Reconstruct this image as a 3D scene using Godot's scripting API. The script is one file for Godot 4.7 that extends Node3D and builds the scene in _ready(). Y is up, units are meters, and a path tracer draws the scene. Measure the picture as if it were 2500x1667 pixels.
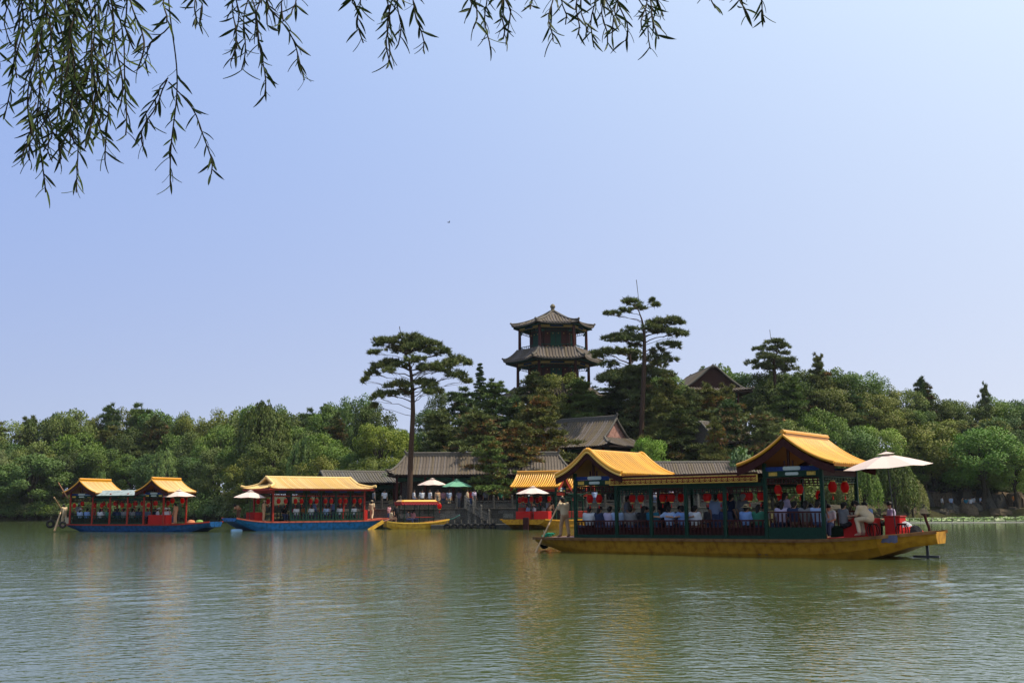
extends Node3D
# A lake with pleasure boats before a wooded island with a hexagonal pavilion tower, seen from under a willow.

const FOCAL := 2680.0          # the lens, in pixels of a picture 2500 wide
var cam: Camera3D
var eye := Vector3(0, 1.9, 0)
var rng := RandomNumberGenerator.new()
var taken := {}
var mats := {}

class Geo:
	var v := PackedVector3Array()
	var n := PackedVector3Array()
	var c := PackedColorArray()
	var uv := PackedVector2Array()

	func tri(a: Vector3, b: Vector3, d: Vector3) -> void:
		var m := (b - a).cross(d - a).normalized()
		v.append(a); v.append(d); v.append(b)
		n.append(m); n.append(m); n.append(m)

	func quad(a: Vector3, b: Vector3, d: Vector3, e: Vector3) -> void:
		tri(a, b, d)
		tri(a, d, e)

	func stri(a: Vector3, b: Vector3, d: Vector3, na: Vector3, nb: Vector3, nd: Vector3) -> void:
		v.append(a); v.append(d); v.append(b)
		n.append(na); n.append(nd); n.append(nb)

	func box(at: Vector3, size: Vector3, b := Basis.IDENTITY) -> void:
		var h := size * 0.5
		var p := []
		for i in 8:
			p.append(at + b * Vector3(h.x if i & 1 else -h.x, h.y if i & 2 else -h.y, h.z if i & 4 else -h.z))
		quad(p[4], p[5], p[7], p[6]); quad(p[1], p[0], p[2], p[3])
		quad(p[5], p[1], p[3], p[7]); quad(p[0], p[4], p[6], p[2])
		quad(p[6], p[7], p[3], p[2]); quad(p[0], p[1], p[5], p[4])

	func bevel(at: Vector3, size: Vector3, r: float, b := Basis.IDENTITY) -> void:
		# a box whose upright edges and top edges are chamfered
		var h := size * 0.5
		r = minf(r, minf(h.x, h.z) * 0.8)
		var ring := [Vector2(h.x, h.z - r), Vector2(h.x - r, h.z), Vector2(-h.x + r, h.z), Vector2(-h.x, h.z - r), Vector2(-h.x, -h.z + r), Vector2(-h.x + r, -h.z), Vector2(h.x - r, -h.z), Vector2(h.x, -h.z + r)]
		var f := Vector2((h.x - r) / h.x, (h.z - r) / h.z)
		for i in 8:
			var q: Vector2 = ring[i]
			var s: Vector2 = ring[(i + 1) % 8]
			var a0 := at + b * Vector3(q.x, -h.y, q.y)
			var b0 := at + b * Vector3(s.x, -h.y, s.y)
			var a1 := at + b * Vector3(q.x, h.y - r, q.y)
			var b1 := at + b * Vector3(s.x, h.y - r, s.y)
			var a2 := at + b * Vector3(q.x * f.x, h.y, q.y * f.y)
			var b2 := at + b * Vector3(s.x * f.x, h.y, s.y * f.y)
			quad(b0, a0, a1, b1)
			quad(b1, a1, a2, b2)
			tri(b2, a2, at + b * Vector3(0, h.y, 0))
			tri(a0, b0, at + b * Vector3(0, -h.y, 0))

	func tube(path: PackedVector3Array, radii: PackedFloat32Array, sides := 6, caps := true, squash := 1.0) -> void:
		var rings := []
		var ups := []
		var side := Vector3.ZERO
		var count := path.size()
		for i in count:
			var t := (path[mini(i + 1, count - 1)] - path[maxi(i - 1, 0)]).normalized()
			if side == Vector3.ZERO:
				side = t.cross(Vector3.UP if absf(t.y) < 0.9 else Vector3.RIGHT).normalized()
			else:
				side = (side - t * side.dot(t)).normalized()
			var up := side.cross(t).normalized()
			var ring := PackedVector3Array()
			var dirs := PackedVector3Array()
			for k in sides:
				var a := TAU * k / sides
				var q := side * cos(a) + up * sin(a) * squash
				dirs.append(q.normalized())
				ring.append(path[i] + q * radii[mini(i, radii.size() - 1)])
			rings.append(ring)
			ups.append(dirs)
		for i in count - 1:
			for k in sides:
				var l := (k + 1) % sides
				stri(rings[i][k], rings[i + 1][l], rings[i][l], ups[i][k], ups[i + 1][l], ups[i][l])
				stri(rings[i][k], rings[i + 1][k], rings[i + 1][l], ups[i][k], ups[i + 1][k], ups[i + 1][l])
		if caps:
			for k in sides:
				var l := (k + 1) % sides
				tri(path[0], rings[0][k], rings[0][l])
				tri(path[count - 1], rings[count - 1][l], rings[count - 1][k])

	func bar(a: Vector3, b: Vector3, r: float, sides := 6, r2 := -1.0) -> void:
		tube(PackedVector3Array([a, b]), PackedFloat32Array([r, r if r2 < 0 else r2]), sides)

	func lathe(at: Vector3, profile: Array, sides := 12, b := Basis.IDENTITY) -> void:
		# profile: [radius, height] pairs from below upwards
		for i in profile.size() - 1:
			var r0: float = profile[i][0]
			var r1: float = profile[i + 1][0]
			var y0: float = profile[i][1]
			var y1: float = profile[i + 1][1]
			var slope := Vector2(y1 - y0, r0 - r1).normalized()
			for k in sides:
				var a := TAU * k / sides
				var e := TAU * (k + 1) / sides
				var da := Vector3(cos(a), 0, sin(a))
				var de := Vector3(cos(e), 0, sin(e))
				var na := b * (da * slope.x + Vector3.UP * slope.y).normalized()
				var ne := b * (de * slope.x + Vector3.UP * slope.y).normalized()
				var p0 := at + b * (da * r0 + Vector3.UP * y0)
				var p1 := at + b * (de * r0 + Vector3.UP * y0)
				var p2 := at + b * (de * r1 + Vector3.UP * y1)
				var p3 := at + b * (da * r1 + Vector3.UP * y1)
				if r0 > 1e-5:
					stri(p0, p2, p1, na, ne, ne)
				if r1 > 1e-5:
					stri(p0, p3, p2, na, na, ne)

	func leaf(at: Vector3, along: Vector3, across: Vector3, color: Color, out := Vector3.ZERO) -> void:
		# a pointed leaf of two faces, a little folded along its rib; `out` turns its face to the outside of its spray
		if out != Vector3.ZERO and along.cross(across).dot(out) > 0:
			across = -across
		var fold := along.cross(across).normalized() * across.length() * 0.35
		var tip := at + along
		var mid := at + along * 0.45
		var from := n.size()
		tri(at, mid + across + fold, tip)
		tri(at, tip, mid - across + fold)
		for i in 6:
			c.append(color)
			if out != Vector3.ZERO:
				n[from + i] = (n[from + i] * 0.55 + out * 0.6).normalized()

	func paint(color: Color) -> void:
		while c.size() < v.size():
			c.append(color)

	func commit(m: Material) -> ArrayMesh:
		var a := []
		a.resize(Mesh.ARRAY_MAX)
		a[Mesh.ARRAY_VERTEX] = v
		a[Mesh.ARRAY_NORMAL] = n
		if c.size() == v.size():
			a[Mesh.ARRAY_COLOR] = c
		if uv.size() == v.size():
			a[Mesh.ARRAY_TEX_UV] = uv
		var mesh := ArrayMesh.new()
		mesh.add_surface_from_arrays(Mesh.PRIMITIVE_TRIANGLES, a)
		mesh.surface_set_material(0, m)
		return mesh


func at(px: float, py: float, depth: float) -> Vector3:
	# the place that stands `depth` metres north of the camera in the direction of a point of the picture
	var q := cam.basis * Vector3((px - 1250.0) / FOCAL, (833.5 - py) / FOCAL, -1.0)
	return eye + q * (depth / -q.z)

func across(px: float, depth: float) -> float:
	return at(px, 1236.0, depth).x

func numbered(parent: Node, called: String) -> String:
	var key := str(parent.get_instance_id()) + called
	var k: int = taken.get(key, 0)
	taken[key] = k + 1
	return called if k == 0 else "%s_%03d" % [called, k]

func thing(called: String, label: String, category: String, where := Vector3.ZERO, turn := 0.0, group := "") -> Node3D:
	var o := Node3D.new()
	o.name = numbered(self, called)
	add_child(o)
	o.position = where
	o.rotation.y = turn
	tag(o, label, category, group)
	return o

func tag(o: Node, label: String, category: String, group := "", kind := "") -> void:
	if label != "": o.set_meta("label", label)
	if category != "": o.set_meta("category", category)
	if group != "": o.set_meta("group", group)
	if kind != "": o.set_meta("kind", kind)

func put(parent: Node, called: String, mesh: Mesh, m: Material = null) -> MeshInstance3D:
	var o := MeshInstance3D.new()
	o.name = numbered(parent, called)
	o.mesh = mesh
	if m:
		o.material_override = m
	parent.add_child(o, true)
	return o

func part(parent: Node, called: String, g: Geo, m: Material) -> MeshInstance3D:
	return put(parent, called, g.commit(m))

func structure(called: String, g: Geo, m: Material) -> MeshInstance3D:
	var o := part(self, called, g, m)
	o.set_meta("kind", "structure")
	return o

func noise_tex(seed_: int, freq: float, size := 256, stops := [], normal := false, strength := 4.0, octaves := 4) -> NoiseTexture2D:
	var f := FastNoiseLite.new()
	f.seed = seed_
	f.frequency = freq
	f.noise_type = FastNoiseLite.TYPE_SIMPLEX_SMOOTH
	f.fractal_octaves = octaves
	var t := NoiseTexture2D.new()
	t.width = size
	t.height = size
	t.seamless = true
	t.noise = f
	if stops.size():
		var g := Gradient.new()
		g.offsets = PackedFloat32Array(stops.map(func(s): return s[0]))
		g.colors = PackedColorArray(stops.map(func(s): return s[1]))
		t.color_ramp = g
	if normal:
		t.as_normal_map = true
		t.bump_strength = strength
	return t

func grey(a: float) -> Color:
	return Color(a, a, a)

func mat(key: String, lin: Color, rough := 0.8, wear := "") -> StandardMaterial3D:
	# base colours are linear reflectances; `wear` picks a shared texture of grain or patches that multiplies them
	if mats.has(key):
		return mats[key]
	var m := StandardMaterial3D.new()
	m.resource_name = key
	m.albedo_color = lin.linear_to_srgb()
	m.roughness = rough
	m.metallic_specular = 0.25 if rough >= 0.5 else 0.5
	if wear != "":
		m.albedo_texture = worn(wear)
		m.uv1_triplanar = true
		m.uv1_scale = Vector3.ONE * {"grain": 0.9, "patch": 0.35, "stone": 0.6, "fine": 2.2, "hull": 0.22, "ground": 0.12}[wear]
	mats[key] = m
	return m

var worn_made := {}
func worn(kind: String) -> Texture2D:
	if not worn_made.has(kind):
		match kind:
			"grain": worn_made[kind] = noise_tex(11, 0.03, 256, [[0.0, grey(0.72)], [0.45, grey(0.92)], [1.0, grey(1.0)]], false, 4.0, 5)
			"patch": worn_made[kind] = noise_tex(12, 0.02, 256, [[0.0, Color(0.62, 0.6, 0.56)], [0.4, Color(0.9, 0.89, 0.87)], [0.7, Color(1, 1, 1)], [1.0, Color(0.82, 0.84, 0.8)]], false, 4.0, 5)
			"stone": worn_made[kind] = noise_tex(13, 0.04, 256, [[0.0, Color(0.5, 0.5, 0.48)], [0.5, Color(0.85, 0.84, 0.82)], [1.0, Color(1, 0.99, 0.96)]], false, 4.0, 6)
			"fine": worn_made[kind] = noise_tex(14, 0.06, 256, [[0.0, grey(0.8)], [0.5, grey(0.96)], [1.0, grey(1.0)]], false, 4.0, 4)
			"hull": worn_made[kind] = noise_tex(15, 0.025, 512, [[0.0, Color(0.62, 0.55, 0.47)], [0.3, Color(0.84, 0.81, 0.75)], [0.5, Color(0.95, 0.94, 0.92)], [0.75, Color(1, 1, 1)], [1.0, Color(0.88, 0.86, 0.82)]], false, 4.0, 6)
			"ground": worn_made[kind] = noise_tex(16, 0.03, 512, [[0.0, Color(0.55, 0.5, 0.4)], [0.5, Color(0.85, 0.85, 0.75)], [1.0, Color(1, 1, 0.9)]], false, 4.0, 6)
	return worn_made[kind]

func leafy(key: String, through := 0.5) -> StandardMaterial3D:
	if mats.has(key):
		return mats[key]
	var m := StandardMaterial3D.new()
	m.resource_name = key
	m.vertex_color_use_as_albedo = true
	m.roughness = 0.6
	m.metallic_specular = 0.3
	m.cull_mode = BaseMaterial3D.CULL_DISABLED
	m.backlight_enabled = true
	m.backlight = Color(0.85, 1.0, 0.45) * through
	mats[key] = m
	return m

func vary(c: Color, by: float) -> Color:
	var k := 1.0 + rng.randf_range(-by, by)
	return Color(c.r * k * (1.0 + rng.randf_range(-by, by) * 0.35), c.g * k, c.b * k * (1.0 + rng.randf_range(-by, by) * 0.4))

func rand_dir() -> Vector3:
	var y := rng.randf_range(-1, 1)
	var a := rng.randf() * TAU
	var r := sqrt(1 - y * y)
	return Vector3(r * cos(a), y, r * sin(a))

func _ready() -> void:
	rng.seed = 20
	# ---- camera
	cam = Camera3D.new()
	cam.name = "camera"
	add_child(cam)
	var pitch := atan((1236.0 - 833.5) / FOCAL)
	cam.transform = Transform3D(Basis(Vector3.RIGHT, pitch) * Basis(Vector3.BACK, deg_to_rad(-0.3)), eye)
	cam.fov = rad_to_deg(2.0 * atan(833.5 / FOCAL))
	cam.near = 0.1
	cam.far = 3000.0
	cam.current = true
	# ---- sky, sun, exposure
	var sun_at := Vector3(0.66, 1.15, 0.10).normalized()
	var env := Environment.new()
	env.background_mode = Environment.BG_SKY
	env.tonemap_mode = Environment.TONE_MAPPER_LINEAR
	env.tonemap_exposure = 1.22
	env.sdfgi_enabled = true
	env.ssao_enabled = true
	env.ssil_enabled = true
	var sky := Sky.new()
	var pano := PanoramaSkyMaterial.new()
	pano.panorama = ImageTexture.create_from_image(sky_image(sun_at))
	sky.sky_material = pano
	env.sky = sky
	env.background_energy_multiplier = 1.0
	env.fog_enabled = true
	env.fog_density = 0.00008
	env.fog_light_color = Color(0.90, 0.94, 1.0)
	var we := WorldEnvironment.new()
	we.name = "world_environment"
	we.environment = env
	add_child(we)
	var sun := DirectionalLight3D.new()
	sun.name = "sun"
	sun.light_energy = 1.6
	sun.light_color = Color(1.0, 0.95, 0.86)
	sun.light_angular_distance = 0.53
	sun.shadow_enabled = true
	add_child(sun)
	sun.look_at_from_position(Vector3.ZERO, -sun_at, Vector3.UP)
	# ---- the setting
	build_terrain()
	build_water()
	build_dock()
	build_buildings()
	build_tower()
	# ---- trees
	build_trees()
	build_right_shore()
	# ---- boats and people
	make_poses()
	build_boats()
	build_people_ashore()
	# ---- small things
	build_willow()
	build_bird()

func sky_image(sun_at: Vector3) -> Image:
	# clear summer air: deeper blue overhead and away from the sun, whiter near the horizon and towards the sun
	var w := 512
	var h := 256
	var im := Image.create(w, h, false, Image.FORMAT_RGBF)
	for j in h:
		var el := (0.5 - (j + 0.5) / h) * PI
		for i in w:
			var az := (i + 0.5) / w * TAU
			# Godot's panorama starts at -z and runs towards +x
			var d := Vector3(sin(az) * cos(el), sin(el), -cos(az) * cos(el))
			var up := clampf(d.y, 0.0, 1.0)
			var hz := pow(1.0 - up, 3.5)
			var near := clampf((d.dot(sun_at) * 0.5 + 0.5 - 0.35) / 0.45, 0.0, 1.0)
			var zen := Color(0.12, 0.255, 0.66).lerp(Color(0.70, 0.83, 0.95), near * near)
			var hor := Color(0.42, 0.48, 0.615).lerp(Color(0.84, 0.845, 0.865), near)
			var c := zen.lerp(hor, hz)
			var halo := pow(clampf(d.dot(sun_at), 0.0, 1.0), 60.0) * 0.4
			im.set_pixel(i, j, Color(c.r + halo, c.g + halo, c.b + halo))
	return im

# ------------------------------------------------------------------ land and water
var shore := PackedVector2Array()     # the lake's outline, x and z

func shore_line() -> void:
	var pts := [[-90, 178], [0, 176], [250, 172], [420, 164], [560, 152], [700, 132], [830, 116], [900, 107], [930, 101.5], [1090, 101.5], [1250, 101.5], [1700, 101.5], [1880, 106], [2040, 110], [2120, 124], [2230, 134], [2400, 137], [2600, 138]]
	for q in pts:
		shore.append(Vector2(across(q[0], q[1]), -q[1]))
	for q in [[110, -110], [118, -60], [95, -6], [20, -5.5], [-30, -5.5], [-95, -7], [-135, -60], [-140, -130]]:
		shore.append(Vector2(q[0], q[1]))

func inland(x: float, z: float) -> float:
	var p := Vector2(x, z)
	var best := 1e9
	var count := shore.size()
	for i in count:
		var q := Geometry2D.get_closest_point_to_segment(p, shore[i], shore[(i + 1) % count])
		best = minf(best, p.distance_squared_to(q))
	best = sqrt(best)
	return -best if Geometry2D.is_point_in_polygon(p, shore) else best

func bump(x: float, z: float, px: float, d: float, h: float, sx: float, sz: float) -> float:
	var u := (x - (px - 1250.0) / FOCAL * d) / sx
	var w := (z + d) / sz
	return h * exp(-u * u - w * w)

func land(x: float, z: float) -> float:
	var s := inland(x, z)
	var hills := bump(x, z, 1345, 138, 10.5, 17, 16) + bump(x, z, 1640, 142, 6.5, 16, 16) + bump(x, z, 1960, 160, 9.0, 26, 22) + bump(x, z, 2330, 178, 5.0, 24, 20) + bump(x, z, 400, 215, 4.0, 50, 22) + bump(x, z, 900, 165, 3.0, 20, 20)
	var k := smoothstep(-1.5, 1.5, s)
	var top := 1.0 + 0.25 * sin(x * 0.31) * cos(z * 0.27)
	return lerpf(-1.4, top + hills * smoothstep(0.0, 22.0, s), k)

func build_terrain() -> void:
	shore_line()
	var xs := PackedFloat32Array()
	var zs := PackedFloat32Array()
	var x := -1200.0
	while x <= 1200.0:
		xs.append(x)
		x += 2.2 if absf(x) < 95 else (8.0 if absf(x) < 180 else 120.0)
	var z := 40.0
	while z >= -1500.0:
		zs.append(z)
		z -= 2.2 if z > -235 and z <= -80 else (5.0 if z > -80 else 110.0)
	var hs := []
	for zz in zs:
		var row := PackedFloat32Array()
		for xx in xs:
			row.append(land(xx, zz))
		hs.append(row)
	var g := Geo.new()
	for j in zs.size() - 1:
		for i in xs.size() - 1:
			g.quad(Vector3(xs[i], hs[j][i], zs[j]), Vector3(xs[i + 1], hs[j][i + 1], zs[j]), Vector3(xs[i + 1], hs[j + 1][i + 1], zs[j + 1]), Vector3(xs[i], hs[j + 1][i], zs[j + 1]))
	structure("ground", g, mat("ground", Color(0.045, 0.042, 0.020), 0.95, "ground"))

func build_water() -> void:
	var m := StandardMaterial3D.new()
	m.resource_name = "lake_water"
	m.albedo_color = Color(0.057, 0.077, 0.029).linear_to_srgb()
	m.roughness = 0.05
	m.metallic_specular = 0.42
	m.normal_enabled = true
	m.normal_texture = noise_tex(31, 0.034, 1024, [], true, 6.0, 3)
	m.normal_scale = 0.17
	# the surface itself: wavelets of many lengths and directions, stronger where gusts ruffle the lake, weaker in the lee of boats and bank
	var gust := FastNoiseLite.new()
	gust.seed = 8
	gust.frequency = 0.036
	gust.fractal_octaves = 3
	var waves := []
	for k in 16:
		var l := lerpf(0.26, 1.5, pow(k / 15.0, 1.5)) * rng.randf_range(0.92, 1.08)
		var a := deg_to_rad(68.0) + rng.randfn(0.0, 0.42)
		var n := TAU / l
		var steep := 0.031 * pow(l / 0.5, -0.15)
		waves.append([cos(a) * n, sin(a) * n, rng.randf() * TAU, steep, steep / n, l])
	var rows := PackedFloat32Array()
	var d := 8.0
	while d < 125.0:
		rows.append(d)
		d += maxf(0.055, d * d * 0.00026)
	var cols := 460
	var v := PackedVector3Array()
	var nn := PackedVector3Array()
	var uv := PackedVector2Array()
	var ix := PackedInt32Array()
	for j in rows.size():
		d = rows[j]
		var half := 0.56 * d + 2.0
		for i in cols + 1:
			var x := lerpf(-half, half, float(i) / cols)
			var h := 0.0
			var gx := 0.0
			var gz := 0.0
			var amp := clampf(0.60 + 1.35 * gust.get_noise_2d(x * 0.5, -d), 0.10, 1.2)
			var lee := exp(-pow((x - 8.0) / 11.0, 2.0) - pow((d - 34.5) / 7.0, 2.0)) * 0.85 + exp(-pow((x + 6.0) / 13.0, 2.0) - pow((d - 90.0) / 14.0, 2.0)) * 0.7
			amp *= 1.0 - minf(lee, 0.9)
			# the wake that spreads from the large boat's bow
			amp += 0.7 * exp(-pow((x - 19.5) / 6.5, 2.0) - pow((d - 40.5) / 2.0, 2.0))
			# every wave dies away at the rim so that the sheet joins the flat water beyond
			var rim := minf(clampf((125.0 - d) / 20.0, 0, 1), clampf((half - absf(x)) / 1.5, 0, 1)) * clampf((d - 8.0) / 1.5, 0, 1)
			amp *= rim
			var coarse := maxf(0.055, d * d * 0.00026) * 3.0
			for w in waves:
				if w[5] < coarse:
					continue
				var ph: float = w[0] * x - w[1] * d + w[2]
				h += w[4] * sin(ph)
				var c: float = w[3] * cos(ph)
				gx += c * w[0]/ maxf(absf(w[0]) + absf(w[1]), 0.001)
				gz += c * w[1]/ maxf(absf(w[0]) + absf(w[1]), 0.001)
			v.append(Vector3(x, h * amp, -d))
			nn.append(Vector3(-gx * amp, 1.0, -gz * amp).normalized())
			uv.append(Vector2(x / 13.0, -d / 8.0))
	for j in rows.size() - 1:
		for i in cols:
			var a := j * (cols + 1) + i
			var b := a + cols + 1
			ix.append_array(PackedInt32Array([a, b, a + 1, a + 1, b, b + 1]))
	# flat water round the ruffled part, butted to its rim
	var flat := func(p: Array) -> void:
		var at0 := v.size()
		for q in p:
			v.append(Vector3(q[0], 0, q[1]))
			nn.append(Vector3.UP)
			uv.append(Vector2(q[0] / 13.0, q[1] / 8.0))
		ix.append_array(PackedInt32Array([at0, at0 + 1, at0 + 2, at0, at0 + 2, at0 + 3]))
	var last := rows[rows.size() - 1]
	var hf := 0.56 * last + 2.0
	var hn := 0.56 * 8.0 + 2.0
	flat.call([[-150, -last], [-150, -185], [150, -185], [150, -last]])
	flat.call([[-150, -8], [-150, -last], [-hf, -last], [-hn, -8]])
	flat.call([[hn, -8], [hf, -last], [150, -last], [150, -8]])
	flat.call([[-150, 4], [-150, -8], [150, -8], [150, 4]])
	var arr := []
	arr.resize(Mesh.ARRAY_MAX)
	arr[Mesh.ARRAY_VERTEX] = v
	arr[Mesh.ARRAY_NORMAL] = nn
	arr[Mesh.ARRAY_TEX_UV] = uv
	arr[Mesh.ARRAY_INDEX] = ix
	var mesh := ArrayMesh.new()
	mesh.add_surface_from_arrays(Mesh.PRIMITIVE_TRIANGLES, arr)
	mesh.surface_set_material(0, m)
	put(self, "water", mesh).set_meta("kind", "structure")

# ------------------------------------------------------------------ tiled roofs
func prof(t: float) -> float:
	return 0.58 * t + 0.42 * t * t

func roof_point(x: float, t: float, side: float, s: Dictionary) -> Vector3:
	var ax := absf(x)
	var lift := 0.0
	if ax > s.R and s.Lx > s.R:
		lift = s.get("lift", 0.32) * pow((ax - s.R) / (s.Lx - s.R), 2.0) * pow(1.0 - t, 2.0)
	var top := 1.0
	if s.get("rolled", false):
		top = 1.0 - 0.10 * pow(t, 14.0)
	return Vector3(x, s.y0 + s.H * prof(t) * top + lift, side * s.Lz * (1.0 - t))

func roof_end_point(z: float, t: float, side: float, s: Dictionary) -> Vector3:
	var lift: float = s.get("lift", 0.32) * pow(absf(z) / s.Lz, 2.0) * pow(1.0 - t, 2.0)
	return Vector3(side * (s.Lx - (s.Lx - s.R) * t / s.tg), s.y0 + s.H * prof(t) + lift, z)

func tile_strip(path: PackedVector3Array, r: float) -> ArrayMesh:
	# one row of half-round tiles: an arched band that follows the slope, its lower end closed
	var g := Geo.new()
	var count := path.size()
	var along := (path[count - 1] - path[0]).normalized()
	var side := along.cross(Vector3.UP).normalized()
	var rings := []
	var nrm := []
	for i in count:
		var t := (path[mini(i + 1, count - 1)] - path[maxi(i - 1, 0)]).normalized()
		var up := side.cross(t).normalized()
		var ring := PackedVector3Array()
		var nn := PackedVector3Array()
		for k in 4:
			var a := PI * k / 3.0
			nn.append(side * cos(a) + up * sin(a))
			ring.append(path[i] + nn[k] * r)
		rings.append(ring)
		nrm.append(nn)
	for i in count - 1:
		for k in 3:
			g.stri(rings[i][k], rings[i + 1][k], rings[i + 1][k + 1], nrm[i][k], nrm[i + 1][k], nrm[i + 1][k + 1])
			g.stri(rings[i][k], rings[i + 1][k + 1], rings[i][k + 1], nrm[i][k], nrm[i + 1][k + 1], nrm[i][k + 1])
	g.quad(rings[0][0], rings[0][1], rings[0][2], rings[0][3])
	var mesh := g.commit(null)
	return mesh

func tiled_roof(parent: Node3D, s: Dictionary) -> Node3D:
	# s: Lx, Lz half length and depth at the eaves; R half length of the ridge; tg share of the height at which the gables begin
	# (0 a plain gable roof, 1 a hipped roof); y0 eaves, H rise, step between tile rows, r their radius, tile, under, gable materials
	var g := Geo.new()
	var tg: float = s.tg
	var n := 8
	var spans := [[-s.R, s.R, 1.0, 1.0]]
	if tg > 0.0:
		spans = [[-s.Lx, -s.R, 0.0, tg], [-s.R, s.R, 1.0, 1.0], [s.R, s.Lx, tg, 0.0]]
	for side in [1.0, -1.0]:
		for sp in spans:
			var cols := 4 if sp[2] != sp[3] else 1
			for i in cols:
				var xa: float = lerpf(sp[0], sp[1], float(i) / cols)
				var xb: float = lerpf(sp[0], sp[1], float(i + 1) / cols)
				var ta: float = lerpf(sp[2], sp[3], float(i) / cols)
				var tb: float = lerpf(sp[2], sp[3], float(i + 1) / cols)
				for k in n:
					var a := roof_point(xa, ta * k / n, side, s)
					var b := roof_point(xb, tb * k / n, side, s)
					var c := roof_point(xb, tb * (k + 1) / n, side, s)
					var d := roof_point(xa, ta * (k + 1) / n, side, s)
					if side > 0:
						g.quad(a, b, c, d)
					else:
						g.quad(b, a, d, c)
	if tg > 0.0:
		for side in [1.0, -1.0]:
			for i in 12:
				var za: float = lerpf(-s.Lz, s.Lz, i / 12.0)
				var zb: float = lerpf(-s.Lz, s.Lz, (i + 1) / 12.0)
				var ta := minf(tg, 1.0 - absf(za) / s.Lz)
				var tb := minf(tg, 1.0 - absf(zb) / s.Lz)
				for k in 4:
					var a := roof_end_point(za, ta * k / 4.0, side, s)
					var b := roof_end_point(zb, tb * k / 4.0, side, s)
					var c := roof_end_point(zb, tb * (k + 1) / 4.0, side, s)
					var d := roof_end_point(za, ta * (k + 1) / 4.0, side, s)
					if side > 0:
						g.quad(b, a, d, c)
					else:
						g.quad(a, b, c, d)
	var roof := part(parent, "roof", g, s.tile)
	# soffit and fascia
	var u := Geo.new()
	u.box(Vector3(0, s.y0 - 0.11, 0), Vector3(s.Lx * 2 - 0.1, 0.08, s.Lz * 2 - 0.1))
	u.box(Vector3(0, s.y0 - 0.03, s.Lz - 0.03), Vector3(s.Lx * 2, 0.10, 0.08))
	u.box(Vector3(0, s.y0 - 0.03, -s.Lz + 0.03), Vector3(s.Lx * 2, 0.10, 0.08))
	u.box(Vector3(s.Lx - 0.03, s.y0 - 0.034, 0), Vector3(0.08, 0.10, s.Lz * 2 - 0.2))
	u.box(Vector3(-s.Lx + 0.03, s.y0 - 0.034, 0), Vector3(0.08, 0.10, s.Lz * 2 - 0.2))
	part(roof, "eave_board", u, s.under)
	# gable walls and barge tiles
	if tg < 1.0:
		for side in [1.0, -1.0]:
			var w := Geo.new()
			var x: float = side * (s.R - s.get("inset", 0.25))
			var lo: float = tg
			var y_lo: float = s.y0 + s.H * prof(tg) - 0.06
			for k in 8:
				var t0: float = lerpf(lo, 1.0, k / 8.0)
				var t1: float = lerpf(lo, 1.0, (k + 1) / 8.0)
				var z0: float = s.Lz * (1 - t0)
				var z1: float = s.Lz * (1 - t1)
				var h0: float = s.y0 + s.H * prof(t0) - 0.03
				var h1: float = s.y0 + s.H * prof(t1) - 0.03
				for q in [1.0, -1.0]:
					if q * side > 0:
						w.quad(Vector3(x, y_lo, q * z0), Vector3(x, y_lo, q * z1), Vector3(x, h1, q * z1), Vector3(x, h0, q * z0))
					else:
						w.quad(Vector3(x, y_lo, q * z1), Vector3(x, y_lo, q * z0), Vector3(x, h0, q * z0), Vector3(x, h1, q * z1))
			part(roof, "gable", w, s.gable)
			var e := Geo.new()
			for q in [1.0, -1.0]:
				var path := PackedVector3Array()
				for k in 9:
					path.append(roof_point(side * (s.R - 0.02), lerpf(tg, 1.0, k / 8.0), q, s) + Vector3(0, 0.05, 0))
				e.tube(path, PackedFloat32Array([0.13]), 6)
			part(roof, "verge", e, s.ridge)
	# ridge
	var rg := Geo.new()
	if s.get("plain_ridge", false):
		rg.tube(PackedVector3Array([Vector3(-s.R - 0.04, s.y0 + s.H + 0.02, 0), Vector3(s.R + 0.04, s.y0 + s.H + 0.02, 0)]), PackedFloat32Array([0.11]), 8)
	elif not s.get("rolled", false):
		rg.box(Vector3(0, s.y0 + s.H + 0.12, 0), Vector3(s.R * 2 + 0.1, 0.30, 0.22))
		rg.tube(PackedVector3Array([Vector3(-s.R - 0.08, s.y0 + s.H + 0.32, 0), Vector3(s.R + 0.08, s.y0 + s.H + 0.32, 0)]), PackedFloat32Array([0.11]), 8)
		for q in [-1.0, 1.0]:
			rg.tube(PackedVector3Array([Vector3(q * (s.R - 0.1), s.y0 + s.H + 0.3, 0), Vector3(q * (s.R + 0.12), s.y0 + s.H + 0.52, 0), Vector3(q * (s.R - 0.05), s.y0 + s.H + 0.72, 0)]), PackedFloat32Array([0.14, 0.12, 0.03]), 6)
	else:
		rg.tube(PackedVector3Array([Vector3(-s.R, s.y0 + s.H * 0.9 - 0.02, 0), Vector3(s.R, s.y0 + s.H * 0.9 - 0.02, 0)]), PackedFloat32Array([0.2]), 10)
	part(roof, "ridge", rg, s.ridge)
	# hip ridges
	if tg > 0.0:
		for sx in [-1.0, 1.0]:
			for sz in [-1.0, 1.0]:
				var path := PackedVector3Array()
				for k in 7:
					var t := tg * k / 6.0
					path.append(roof_point(sx * lerpf(s.Lx, s.R, k / 6.0), t, sz, s) + Vector3(0, 0.06, 0))
				path[0] += Vector3(sx * 0.08, 0.08, sz * 0.08)
				var h := Geo.new()
				h.tube(path, PackedFloat32Array([0.13]), 6)
				part(roof, "hip_ridge", h, s.ridge)
	# rows of half-round tiles on the faces that can be seen
	var shared: ArrayMesh = null
	var rows := int(s.Lx * 2 / s.step)
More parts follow.
